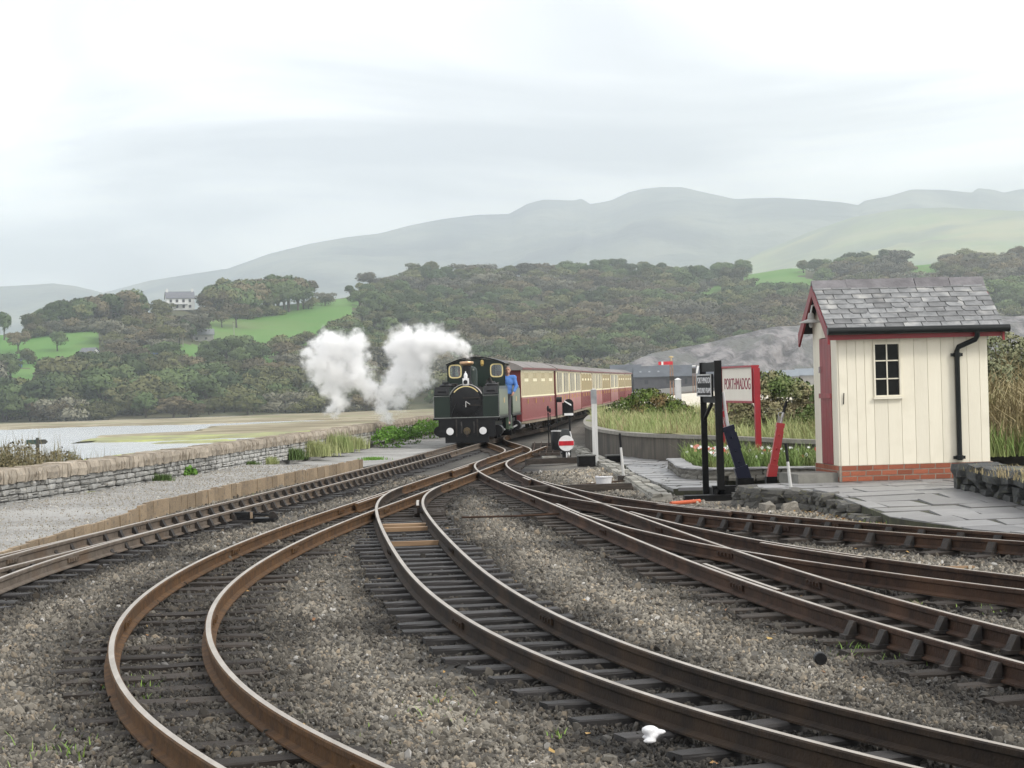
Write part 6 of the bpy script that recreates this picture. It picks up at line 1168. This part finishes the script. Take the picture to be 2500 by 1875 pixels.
# ---------------------------------------------------------------- signals and posts farther along
sem = thing('semaphore_signal', 'red semaphore signal arm with white patch on a slim rusty post', 'signal', (11.7, 165, .15)); RPO = mat('rusty_post', (0.34, 0.20, 0.13), .8, (0.24, 0.15, 0.10), scale=6)
for s in (-.13, .13): MB().tube([(s, 0, 0), (s * .6, 0, 2.9)], .035, 6).build('post_leg', RPO, sem)
for k in range(7): MB().tube([(-.13 + .01 * k, 0, .1 + k * .38), (.13 - .01 * k, 0, .45 + k * .38)], .018, 4).build('lattice_bar', RPO, sem)
MB().box((-.42, -.08, 2.72), (1.05, .03, .24)).build('arm', SGR, sem); MB().box((-.66, -.1, 2.72), (.14, .02, .25)).build('white_patch', WPT, sem); MB().box((0, 0, 1.6), (.36, .3, .3)).build('lamp_case', IRON, sem); MB().lathe([(.05, 2.9), (.05, 3.1), (.16, 3.12), (.17, 3.2), (.03, 3.24)], (0, 0, 0), 10).build('finial', mat('finial_cream', (0.62, 0.48, 0.26), .6), sem)
s2 = thing('signal_post', 'slim rusty signal post with white lamp seen from behind', 'signal', (18.6, 230, .1)); 
for s in (-.14, .14): MB().tube([(s, 0, 0), (s * .7, 0, 2.7)], .04, 6).build('post_leg', RPO, s2)
MB().box((0, 0, 2.4), (.4, .3, .5)).build('lamp_case', IRON, s2); MB().box((.35, 0, 2.5), (.2, .1, .8), ry=.25).build('spectacle', WPT, s2); MB().box((0, 0, 2.9), (.34, .3, .12)).build('cap', WPT, s2)
cpz = thing('concrete_post', 'square pale concrete post on a stone base behind the gorse', 'post', (6.45, 88, .42)); MB().box((.03, 0, .83), (.23, .23, .80)).build('post', mat('post_grey', (0.46, 0.47, 0.48), .8, (0.38, 0.39, 0.40), scale=5), cpz); MB().add([(-.11, -.14, 1.232), (.17, -.14, 1.232), (.17, .14, 1.232), (-.11, .14, 1.232), (.03, 0, 1.3)], [(0, 1, 4), (1, 2, 4), (2, 3, 4), (3, 0, 4), (3, 2, 1, 0)]).build('cap', WPT, cpz); MB().box((-.08, 0, .19), (.66, .5, .42), jit=.02).build('stone_base', GREYST, cpz)
fp = thing('footpath_sign', 'dark wooden footpath fingerpost beyond the stone wall', 'sign', (-20.7, 98, -2.6)); DKW = mat('dark_post', (0.055, 0.06, 0.055), .8, (0.09, 0.085, 0.075)); MB().box((0, 0, 1.25), (.13, .13, 2.5)).build('post', DKW, fp); MB().box((-.27, -.05, 2.32), (.42, .05, .2)).build('finger', mat('green_board', (0.04, 0.085, 0.075), .6), fp); MB().prism([(.06, 2.22), (.36, 2.22), (.46, 2.32), (.36, 2.42), (.06, 2.42)], 'y', -.08, -.03).build('finger', DKW, fp)
# litter
lt = MB(); random.seed(4)
for k in range(5): lt.sphere((random.uniform(-.03, .03), random.uniform(-.03, .03), .02 + .012 * k), (random.uniform(.025, .05), random.uniform(.02, .045), random.uniform(.012, .025)), 8, 6)
q = link('crumpled_paper', union(lt, 'crumpled_paper', mat('paper_white', (0.82, 0.82, 0.82), .8, (0.7, 0.7, 0.72), scale=20, bump=.4, bscale=40), .008, .5, 0), None, (.64, 11.05, -.125)); tag(q, 'crumpled white paper lying by the middle track sleepers', 'litter')
tag(MB().lathe([(.035, 0), (.04, .01), (.04, .075), (.03, .08)], (0, 0, 0), 14, 'y').build('drain_cap', BLK, None, (1.87, 13.98, -.10)), 'small round black cap lying on the ballast between the tracks', 'cap')

# ---------------------------------------------------------------- near plants
GL = [mat('grass_green', (0.13, 0.21, 0.05), .8, (0.19, 0.26, 0.075), scale=1.2, col3=(0.30, 0.30, 0.13), s3=.7, r3=(.5, .7)), mat('grass_dry', (0.40, 0.335, 0.19), .85, (0.30, 0.245, 0.13), scale=1.5, col3=(0.24, 0.25, 0.10), s3=.6, r3=(.5, .7)), mat('grass_pale', (0.30, 0.36, 0.14), .85, (0.42, 0.42, 0.21), scale=.9, col3=(0.17, 0.27, 0.07), s3=.5, r3=(.5, .68))]
def blades(P, hmin, hmax, w, lean, rng, drop=.0):
    """curved grass blades (two quads each)"""
    n = len(P); P = np.asarray(P, float); h = rng.uniform(hmin, hmax, n) * (.45 + .9 * hsh(P[:, 0], P[:, 1], 2.2, 50)); a = rng.uniform(0, 2 * PI, n); d = np.c_[np.cos(a), np.sin(a), 0 * a]; s = np.c_[-np.sin(a), np.cos(a), 0 * a] * (w * rng.uniform(.6, 1.3, n))[:, None]
    le = (lean * rng.uniform(.2, 1.2, n) * h)[:, None]; up = np.c_[0 * h, 0 * h, h]
    m = P + up * .55 + d * le * .35; t = P + up * (1 - drop) + d * le
    v = np.stack([P - s, P + s, m + s * .75, m - s * .75, t + s * .15, t - s * .15], 1).reshape(-1, 3); b = np.arange(n)[:, None] * 6
    return v, np.concatenate([b + [0, 1, 2, 3], b + [3, 2, 4, 5]])
def grass(name, P, hmin, hmax, w, lean, m, rng, drop=0, label=None):
    v, f = blades(P, hmin, hmax, w, lean, rng, drop); o = stuff(link(name, npmesh(name, v, f, m))); o['label'] = label or 'rough grass'; o['category'] = 'grass'; return o
rg = np.random.default_rng(5)
def rand_in(n, y0, y1, xa, xb, rng, dens=None):
    y = rng.uniform(y0, y1, n); a = np.interp(y, xa[1], xa[0]); b = np.interp(y, xb[1], xb[0]); x = a + (b - a) * rng.random(n); return x, y
# verge above the concrete wall
cx_, cy_ = cp[:, 0], cp[:, 1]; o_i = np.argsort(cy_)
def verge(n, y0, y1, w): 
    y = rg.uniform(y0, y1, n); x = np.interp(y, cy_[o_i], cx_[o_i]) + .25 + rg.random(n) ** 1.3 * w; return x, y
x, y = verge(26000, 38, 76, 4.2); k = hsh(x, y, .7, 1)
grass('verge_grass', np.c_[x, y, .46 + .05 * hsh(x, y, .5, 4)][k > .3], .12, .46, .007, .7, GL[2], rg, .06, 'pale green verge grass above the curved concrete wall')
x, y = verge(12000, 38, 76, 4.5); k = hsh(x, y, .6, 7); grass('dry_grass', np.c_[x, y, 0 * x + .48][k > .5], .2, .55, .006, .8, GL[1], rg, .15, 'dry straw coloured grass along the verge')
x, y = rg.uniform(5.7, 9.5, 5200), rg.uniform(21, 29.2, 5200); grass('bank_grass', np.c_[x, y, 0 * x + .39], .03, .14, .006, .8, GL[1], rg, .1, 'short dry grass on top of the dark retaining wall')
x, y = rg.uniform(6.5, 12, 9000), rg.uniform(33.8, 40, 9000); h0 = .4 + np.clip((y - 34) * .12, 0, .7)
grass('tall_dry_grass', np.c_[x, y, h0], .5, 1.15, .011, .75, GL[1], rg, .2, 'tall bleached dry grass on the bank right of the hut'); x, y = rg.uniform(6.5, 12, 5000), rg.uniform(33.2, 36.5, 5000); grass('bank_green_grass', np.c_[x, y, 0 * x + .38], .2, .55, .011, .6, GL[0], rg, .05, 'green grass at the foot of the bank right of the hut')
def bush(name, label, x, y, z, lobes, n, size, m, stems=True, group=None):
    o = thing(name, label, 'bush', (x, y, z), 0, group); rng = np.random.default_rng(int(abs(x) * 100 + y)); v, f, nv = leaf_cloud(rng, lobes, n, size, soft=.35, flat=.45); link('foliage', leafmesh('foliage', v, f, nv, m), o)
    if stems:
        mb = MB()
        for l in lobes: mb.tube([(l[0] * .3, l[1] * .3, -.05), (l[0] * .7, l[1] * .7, l[2] * .6), (l[0], l[1], l[2] + l[3] * .6)], [.025, .016, .006], 5)
        mb.build('stems', BARK, o)
    return o
GOR = mat('gorse_leaf', (0.085, 0.14, 0.03), .8, (0.14, 0.19, 0.045), scale=2.2, detail=3, col3=(0.20, 0.135, 0.06), s3=1.6, r3=(.52, .62), spec=.2); HDG = mat('hedge_leaf', (0.23, 0.215, 0.11), .8, (0.31, 0.26, 0.155), scale=2, detail=3, col3=(0.14, 0.20, 0.06), s3=.9, r3=(.5, .62)); PALEB = mat('pale_bush', (0.17, 0.20, 0.105), .8, (0.24, 0.24, 0.14), scale=2.5, col3=(0.12, 0.16, 0.06), s3=1.2); REED = mat('reed_brown', (0.17, 0.145, 0.07), .85, (0.23, 0.19, 0.10), scale=1.2, col3=(0.12, 0.13, 0.05), s3=.8)
bush('gorse_bush', 'dense dark green gorse bush with brown patches above the concrete wall', 3.55, 62.0, .45, [(-.75, 0, .22, .34), (-.35, .1, .42, .42), (.05, 0, .62, .42), (.3, .2, .68, .36), (.55, 0, .48, .42), (.85, 0, .36, .40), (1.15, 0, .2, .36), (0, -.3, .25, .42), (.45, -.3, .22, .4), (.85, -.3, .12, .36), (-.6, -.2, .1, .3)], 9000, .032, GOR)
bush('gorse_bush', 'low gorse clump trailing right of the big gorse bush', 4.9, 58.0, .45, [(-.3, 0, .12, .25), (0, 0, .16, .28), (.35, 0, .1, .24)], 2200, .03, GOR)
bush('scrub_bush', 'olive brown scrub bush behind the station sign posts', 5.35, 47.0, .45, [(-.75, 0, .55, .42), (-.35, 0, .85, .45), (.1, .1, .95, .45), (.5, 0, .78, .45), (-.5, -.1, .25, .45), (.1, -.1, .35, .5), (.6, -.1, .3, .45), (1.0, .1, .6, .5), (1.4, .1, .75, .5)], 24000, .026, HDG)
bush('scrub_bush', 'green scrub bush beside the hut gable wall', 6.15, 44.5, .45, [(-.2, 0, .3, .4), (.15, 0, .7, .42), (.5, 0, .45, .45), (.4, .2, 1.0, .35)], 6000, .026, mat('scrub_green', (0.10, 0.16, 0.04), .8, (0.15, 0.20, 0.06), scale=2))
for i, (x, y, z, s, lb) in enumerate([(7.6, 38.2, .9, 1.0, 'pale grey green bush on the bank right behind the hut'), (8.6, 40, 1.0, 1.2, 'large pale bush on the bank beyond the hut downpipe'), (9.9, 39.2, .9, 1.1, 'pale leafy bush at the edge of the bank'), (7.0, 41.5, .9, .95, 'shadowed bush behind the hut roof end')]):
    bush('bank_bush', lb, x, y, z, [(s * a, 0.1 * a, s * b, s * c) for a, b, c in ((-.5, .5, .5), (0, .75, .5), (.5, .55, .5), (.2, .3, .55), (-.3, .2, .5))], 9000, .03, PALEB if i != 3 else HDG)
for x, y, z, s, lb in [(-20.2, 92, -2.7, 1.6, 'tall brown reedy bush left of the footpath fingerpost'), (-18.9, 94, -2.7, 1.35, 'brown reedy bush right of the footpath fingerpost'), (-20.8, 89, -2.7, 1.65, 'reedy bush at the far left beyond the wall'), (-17.7, 97, -2.75, 1.05, 'small reedy bush by the water beyond the wall')]:
    o = bush('reed_bush', lb, x, y, z, [(s * a, 0, s * b, s * c) for a, b, c in ((-.6, .7, .65), (0, 1.1, .6), (.5, .8, .6), (.1, .45, .8))], 3200, .05, REED)
    P = np.c_[rg.normal(0, .6 * s, 900), rg.normal(0, .4, 900), rg.uniform(.2, 1.0, 900) * s]; v, f = blades(P, .4 * s, .95 * s, .012, .3, rg); link('reeds', npmesh('reeds', v, f, REED), o)
# clumps at the foot of the wall
def clump(label, y, d, r_, h, m, n=500, leafy=False):
    p, t_ = wp(s_of_y(y)); nrm = np.array([t_[1], -t_[0]]); x0, y0 = p + nrm * d; o = thing('plant_clump', label, 'plant', (x0, y0, .02))
    if leafy: v, f = leaf_cloud(rg, [(0, 0, h * .35, r_), (r_ * .6, r_ * .6, h * .3, r_ * .7), (-r_ * .5, -r_ * .8, h * .25, r_ * .7)], n, .035, flat=.3)[:2]
    else: P = np.c_[rg.normal(0, r_ * .5, n), rg.normal(0, r_ * .6, n), np.zeros(n)]; v, f = blades(P, h * .5, h, .009, .45, rg)
    link('leaves', npmesh('leaves', v, f, m), o)
LFG = mat('leaf_bright', (0.10, 0.22, 0.03), .7, (0.16, 0.30, 0.05), scale=3, rand=.2); DKG = mat('grass_dark', (0.07, 0.12, 0.03), .8, (0.11, 0.17, 0.045), scale=3)
for a in [('dark round grass tuft at the foot of the stone wall', 40.4, .16, .16, .26, DKG, 700), ('bright leafy weed growing against the stone wall', 42.6, .08, .13, .38, LFG, 300, True), ('small tuft against the wall before the long grass', 48.3, .1, .16, .2, DKG, 350), ('second small tuft against the wall before the long grass', 50.3, .1, .16, .22, GL[2], 350), ('olive tuft where the long grass begins at the wall', 53, .15, .2, .36, DKG, 500),
          ('pale long grass clump leaning on the wall', 55.3, .2, .35, .5, GL[2], 900), ('tallest pale grass clump leaning on the wall', 58, .22, .4, .6, GL[2], 1000), ('pale grass clump beside the green dock leaves', 61, .2, .3, .45, GL[2], 700), ('bright green leafy mound at the wall foot', 65.5, .55, .42, .5, LFG, 1500, True), ('long low green leafy strip at the wall foot', 69, .55, .4, .3, LFG, 1200, True),
          ('green leafy growth at the wall beside the engine', 75.5, .4, .5, .35, LFG, 1300, True), ('farther green growth at the wall beside the engine', 80, .4, .5, .35, LFG, 1000, True), ('tiny weed at the wall base near the hole', 36.6, .06, .07, .12, GL[2], 120), ('grass tuft at the end of the path edging', 51.5, 2.2, .25, .1, LFG, 400)]: clump(*a)
# flower bed behind a stone kerb
kb = thing('flower_bed_kerb', 'low grey stone kerb round the flower bed', 'kerb', (0, 0, 0)); KST = mat('kerb_stone', (0.20, 0.19, 0.165), .9, (0.13, 0.125, 0.11), scale=5, bump=.5, rand=.25); KR = [rock_mesh(KST, 'stone', 120 + i, .1) for i in range(5)]; KC = [rock_mesh(SLAB, 'kerb_cap', 130 + i, .06) for i in range(3)]; random.seed(8)
kp = catmull([(2.98, 42.0), (2.93, 39.2), (3.05, 37.3), (3.35, 36.8), (3.8, 36.75), (4.3, 36.6), (4.9, 36.3)], .05); kt_, _ = frames(kp); kd = np.r_[0, np.cumsum(np.linalg.norm(np.diff(kp, axis=0), axis=1))]
for zc, hh in ((.03, .09), (.115, .085)):
    s = 0
    while s < kd[-1]:
        w = random.uniform(.16, .34); p = [np.interp(s + w / 2, kd, kp[:, i]) for i in (0, 1)]; a = math.atan2(np.interp(s + w / 2, kd, kt_[:, 1]), np.interp(s + w / 2, kd, kt_[:, 0])); link('stone', random.choice(KR), kb, (p[0], p[1], zc), rot=(0, random.uniform(-.06, .06), a), scale=(w - .012, .24, hh)); s += w
s = 0
while s < kd[-1]:
    w = random.uniform(.3, .5); p = [np.interp(s + w / 2, kd, kp[:, i]) for i in (0, 1)]; a = math.atan2(np.interp(s + w / 2, kd, kt_[:, 1]), np.interp(s + w / 2, kd, kt_[:, 0])); link('kerb_cap', random.choice(KC), kb, (p[0], p[1], .178), rot=(0, 0, a), scale=(w - .01, .3, .035)); s += w
bedp = [(3.1, 42.0), (3.06, 39.2), (3.2, 37.5), (3.5, 37.0), (4.4, 36.8), (6.0, 36.3), (7.0, 37.4), (4.3, 43.0), (3.6, 45.0)]; struct(MB().prism(bedp, 'z', -.1, .17).build('flower_bed', FILL))
bx = rg.uniform(3.0, 7, 9000), rg.uniform(36.3, 45, 9000); k = inpoly(bx[0], bx[1], bedp); P = np.c_[bx[0][k], bx[1][k], np.full(k.sum(), .16)]
grass('flower_bed_leaves', np.r_[P, P + [.02, .03, 0]], .08, .34, .008, .9, GL[0], rg, .05, 'leafy green plants filling the flower bed')
FC = [mat('flower_red', (0.72, 0.10, 0.06), .6, (0.62, 0.06, 0.05)), mat('flower_white', (0.85, 0.85, 0.85), .6, (0.78, 0.78, 0.78)), mat('flower_pink', (0.78, 0.32, 0.26), .6, (0.70, 0.25, 0.22))]; LBF = ['red', 'white', 'salmon pink']
fm = []
for m in FC:
    mb = MB()
    for k in range(6): a = k * PI / 3; mb.add([(0, 0, 0), (.032 * math.cos(a - .4), .032 * math.sin(a - .4), .012), (.045 * math.cos(a), .045 * math.sin(a), .008), (.032 * math.cos(a + .4), .032 * math.sin(a + .4), .012)], [(0, 1, 2, 3)])
    fm.append(mb.mesh('petals', m))
stem = MB().tube([(0, 0, -.3), (0, 0, 0)], .004, 4).mesh('stem', GL[0]); random.seed(15)
sp_ = [(random.uniform(3.0, 3.7), random.uniform(37.4, 40.5), .46 + random.uniform(-.06, .08)) for _ in range(46)] + [(random.uniform(3.7, 5.0), random.uniform(37, 41), .42 + random.uniform(-.08, .1)) for _ in range(26)]
for (x, y, z) in sp_:
    z -= .06
    if not inpoly(np.array(x), np.array(y), bedp): continue
    c = random.choice([0, 1, 2, 1] if x < 3.75 else [1, 1, 1, 0]); o = thing('garden_flower', 'small %s flower standing in the stone kerbed bed' % LBF[c], 'flower', (x, y, z), 0, '%s flowers in the bed' % LBF[c]); sc_ = random.uniform(.55, 1.0); o.scale = (sc_,) * 3
    q = link('petals', fm[c], o); q.rotation_euler = (random.uniform(.5, 1.3), random.uniform(-.4, .4), 0); link('stem', stem, o)
# weeds and fallen leaves
wx = []
for x, y, n, r_ in [(-2.45, 14.1, 50, .12), (-2.2, 13.4, 14, .05), (-.95, 10.0, 40, .06), (-2.75, 11.6, 40, .22), (-2.3, 11.5, 30, .08), (-.55, 12.4, 30, .25), (-.5, 12.9, 18, .06), (.18, 11.6, 14, .04), (1.15, 13.5, 30, .05), (2.35, 15.1, 40, .06), (2.2, 15.2, 24, .08), (2.65, 14.1, 60, .25), (2.1, 14.6, 20, .1), (3.55, 17.2, 30, .12), (3.1, 17.8, 20, .08), (4.35, 25.4, 180, .22), (4.6, 24.6, 120, .2), (4.1, 26.6, 80, .25), (2.3, 35.5, 60, .15), (-5.0, 40, 40, .3)]:
    wx.append(np.c_[rg.normal(x, r_, n), rg.normal(y, r_ * 1.6, n), gz(np.full(n, x), np.full(n, y))])
v, f = blades(np.concatenate(wx), .02, .065, .005, 1.0, rg); o = stuff(link('ballast_weeds', npmesh('ballast_weeds', v, f, mat('weed_green', (0.15, 0.26, 0.045), .7, (0.24, 0.34, 0.08), scale=5)))); o['label'] = 'small green weeds scattered in the ballast'; o['category'] = 'weeds'
n = 420; ly_ = rg.uniform(25, 30, 260); x = np.concatenate([rg.normal(0, .12, 260) + np.interp(ly_, [25, 26.5, 29, 30], [4.65, 4.2, 3.95, 3.75]), rg.uniform(-3, 4, 160)]); y = np.concatenate([ly_, rg.uniform(10, 30, 160)]); c = np.c_[x, y, gz(x, y) + .02]
a = rg.normal(size=(n, 3)); a[:, 2] *= .3; a /= np.linalg.norm(a, axis=1)[:, None]; b = np.cross(a, rg.normal(size=(n, 3)) * .3 + [0, 0, 1]); s_ = rg.uniform(.012, .03, n)[:, None]; v = np.stack([c - a * s_, c - b * s_ * .6, c + a * s_, c + b * s_ * .6 + [0, 0, .008]], 1).reshape(-1, 3)
o = stuff(link('fallen_leaves', npmesh('fallen_leaves', v, np.arange(n * 4).reshape(n, 4), mat('dead_leaf', (0.34, 0.16, 0.06), .8, (0.42, 0.30, 0.10), scale=2, col3=(0.2, 0.09, 0.05), s3=3)))); o['label'] = 'brown fallen leaves lying along the platform foot'; o['category'] = 'leaves'

# ---------------------------------------------------------------- ballast stones
def stone_proto(seed):
    rng = np.random.default_rng(seed); bm = bmesh.new(); bmesh.ops.create_icosphere(bm, subdivisions=1, radius=.5); sc_ = rng.uniform(.6, 1.2, 3) * [1.1, 1, .7]
    for v_ in bm.verts: v_.co = Vector([v_.co[i] * sc_[i] * (1 + rng.uniform(-.28, .28)) for i in range(3)])
    me = bpy.data.meshes.new('ballast_stone'); bm.to_mesh(me); bm.free(); return me
def ballast_mat():
    m = bpy.data.materials.new('ballast_stones'); m.use_nodes = True; t = m.node_tree; b = t.nodes['Principled BSDF']; b.inputs['Roughness'].default_value = .85; b.inputs['Specular IOR Level'].default_value = .3
    a = addn(m, 'ShaderNodeAttribute', attribute_name='tint', attribute_type='INSTANCER'); r_ = addn(m, 'ShaderNodeValToRGB'); t.links.new(a.outputs['Fac'], r_.inputs[0]); e = r_.color_ramp.elements
    e[0].color = (0.055, 0.052, 0.048, 1); e[1].color = (0.66, 0.64, 0.60, 1)
    for p, c in ((.22, (0.14, 0.126, 0.105)), (.45, (0.27, 0.247, 0.205)), (.66, (0.38, 0.35, 0.295)), (.84, (0.43, 0.35, 0.25)), (.93, (0.52, 0.50, 0.46))): q = e.new(p); q.color = (*c, 1)
    s_ = addn(m, 'ShaderNodeAttribute', attribute_name='stain', attribute_type='INSTANCER'); i = addn(m, 'ShaderNodeMix', data_type='RGBA'); i.inputs[7].default_value = (0.016, 0.015, 0.015, 1); t.links.new(s_.outputs['Fac'], i.inputs[0]); t.links.new(r_.outputs[0], i.inputs[6]); t.links.new(i.outputs[2], b.inputs['Base Color']); return m
bmt = ballast_mat(); SP = [stone_proto(i) for i in range(8)]
for m_ in SP: m_.materials.append(bmt)
rs = np.random.default_rng(77); pts = []
for y0, y1, dens in [(8.6, 14, 2100), (14, 20, 1400), (20, 30, 700), (30, 46, 260)]:
    hw = .235 * y1; n = int(dens * (y1 - y0) * 2 * hw); y = rs.uniform(y0, y1, n); x = rs.uniform(-1, 1, n) * hw; k = (np.abs(x) < .235 * y) & (x > np.interp(y, EQ[:, 1], EQ[:, 0], left=-9)) & (x < np.interp(y, [8, 21, 23.5, 25, 26.5, 29, 31, 36, 45], [9, 9, 5.3, 4.75, 4.2, 4.0, 3.1, 2.1, 2.0])); pts.append(np.c_[x, y][k])
P = np.concatenate(pts); d = trackdist(P[:, 0], P[:, 1]); clump_ = hsh(P[:, 0], P[:, 1], 1.3, 31) * .6 + hsh(P[:, 0], P[:, 1], 4, 32) * .4
keep = rs.random(len(P)) < np.where(d < .36, .75, np.where(d < .75, .62, 1)) * np.clip(clump_ * 2.3, .35, 1); P = P[keep]; d = d[keep]; n = len(P)
sz = np.exp(rs.normal(math.log(.0185), .45, n)).clip(.008, .062) * np.interp(P[:, 1], [10, 20, 46], [1, 1.15, 1.6]); st_ = stain(P[:, 0], P[:, 1])
z = gz(P[:, 0], P[:, 1]) + sz * .12 + np.where(d < .72, .008, 0)
tint = np.clip(rs.beta(2.1, 2.2, n) * .95 + .1 * (hsh(P[:, 0], P[:, 1], .8, 40) - .4), 0, 1); tint = np.where(rs.random(n) < .012, 1.0, tint)
o = scatter('ballast', np.c_[P, z], rs.uniform(0, 6.28, (n, 3)) * [.35, .35, 1], np.c_[sz * rs.uniform(.8, 1.4, n), sz, sz * rs.uniform(.55, .95, n)], rs.integers(0, 8, n), SP, dict(tint=tint, stain=np.clip(st_ * .95, 0, .92))); o['label'] = 'grey and brown crushed stone ballast between the tracks'; o['category'] = 'ballast'
print('ballast', n, 'trees', len(G))
# small chips on the gravel path
yp = rs.uniform(24, 48, 9000); ep_ = np.interp(yp, EQ[:, 1], EQ[:, 0]); wp0 = wallX(yp) + .1; up_ = rs.random(9000); xp = wp0 + (ep_ - .06 - wp0) * up_; n = len(xp)
zp = np.interp(yp, [18, 31.2, 32.6, 49, 56], [-.06, -.03, .055, .05, -.06]) + .03 * (hsh(xp, yp, .9, 2) - .5) + .05 * (1 - up_) ** 2; sz = np.exp(rs.normal(math.log(.016), .4, n)).clip(.008, .04)
o = scatter('path_chippings', np.c_[xp, yp, zp + .002], rs.uniform(0, 6.28, (n, 3)) * [.35, .35, 1], np.c_[sz * 1.2, sz, sz * .7], rs.integers(0, 8, n), SP, dict(tint=np.where(rs.random(n) < .12, .93, rs.uniform(.35, .66, n)), stain=np.zeros(n))); o['label'] = 'pale grey chippings on the gravel path'; o['category'] = 'gravel'
# a few larger loose stones that can be told apart
BS = mat('loose_stone', (0.27, 0.25, 0.21), .85, (0.18, 0.165, 0.14), scale=8, bump=.5, rand=.3); bsm = [rock_mesh(BS, 'loose_stone', 200 + i, .25) for i in range(4)]
for x, y, s, lb in [(.42, 10.85, .06, 'tan loose stone in the ballast left of the crumpled paper'), (.82, 10.2, .055, 'speckled loose stone below the crumpled paper'), (-2.75, 14.2, .06, 'pale pink loose stone left of the rusty siding'), (-.16, 11.3, .05, 'orange brown loose stone between siding and middle track'), (-.86, 10.15, .05, 'orange loose stone inside the rusty siding rails'), (1.62, 20.6, .12, 'white loose stone by the right track sleepers'), (3.35, 29.9, .16, 'white lump of rubble under the broken platform slab'), (3.62, 29.6, .18, 'tan lump of rubble at the foot of the platform handle')]:
    q = link('loose_stone', random.choice(bsm), None, (x, y, float(gz(x, y)) + s * .28), rot=(random.uniform(-.3, .3), random.uniform(-.3, .3), random.uniform(0, 3)), scale=(s * 1.2, s, s * .75)); tag(q, lb, 'stone')

# ---------------------------------------------------------------- haze over the estuary and the hills
hm = bpy.data.materials.new('haze'); hm.use_nodes = True; t = hm.node_tree; t.nodes.clear(); ou = addn(hm, 'ShaderNodeOutputMaterial'); pv = addn(hm, 'ShaderNodeVolumePrincipled'); pv.inputs['Color'].default_value = (.88, .945, 1.0, 1); pv.inputs['Density'].default_value = HAZE; pv.inputs['Anisotropy'].default_value = .75
t.links.new(pv.outputs[0], ou.inputs['Volume'])
if HAZE: stuff(MB().box((0, 3830, 305), (8000, 7760, 625)).build('haze', hm))
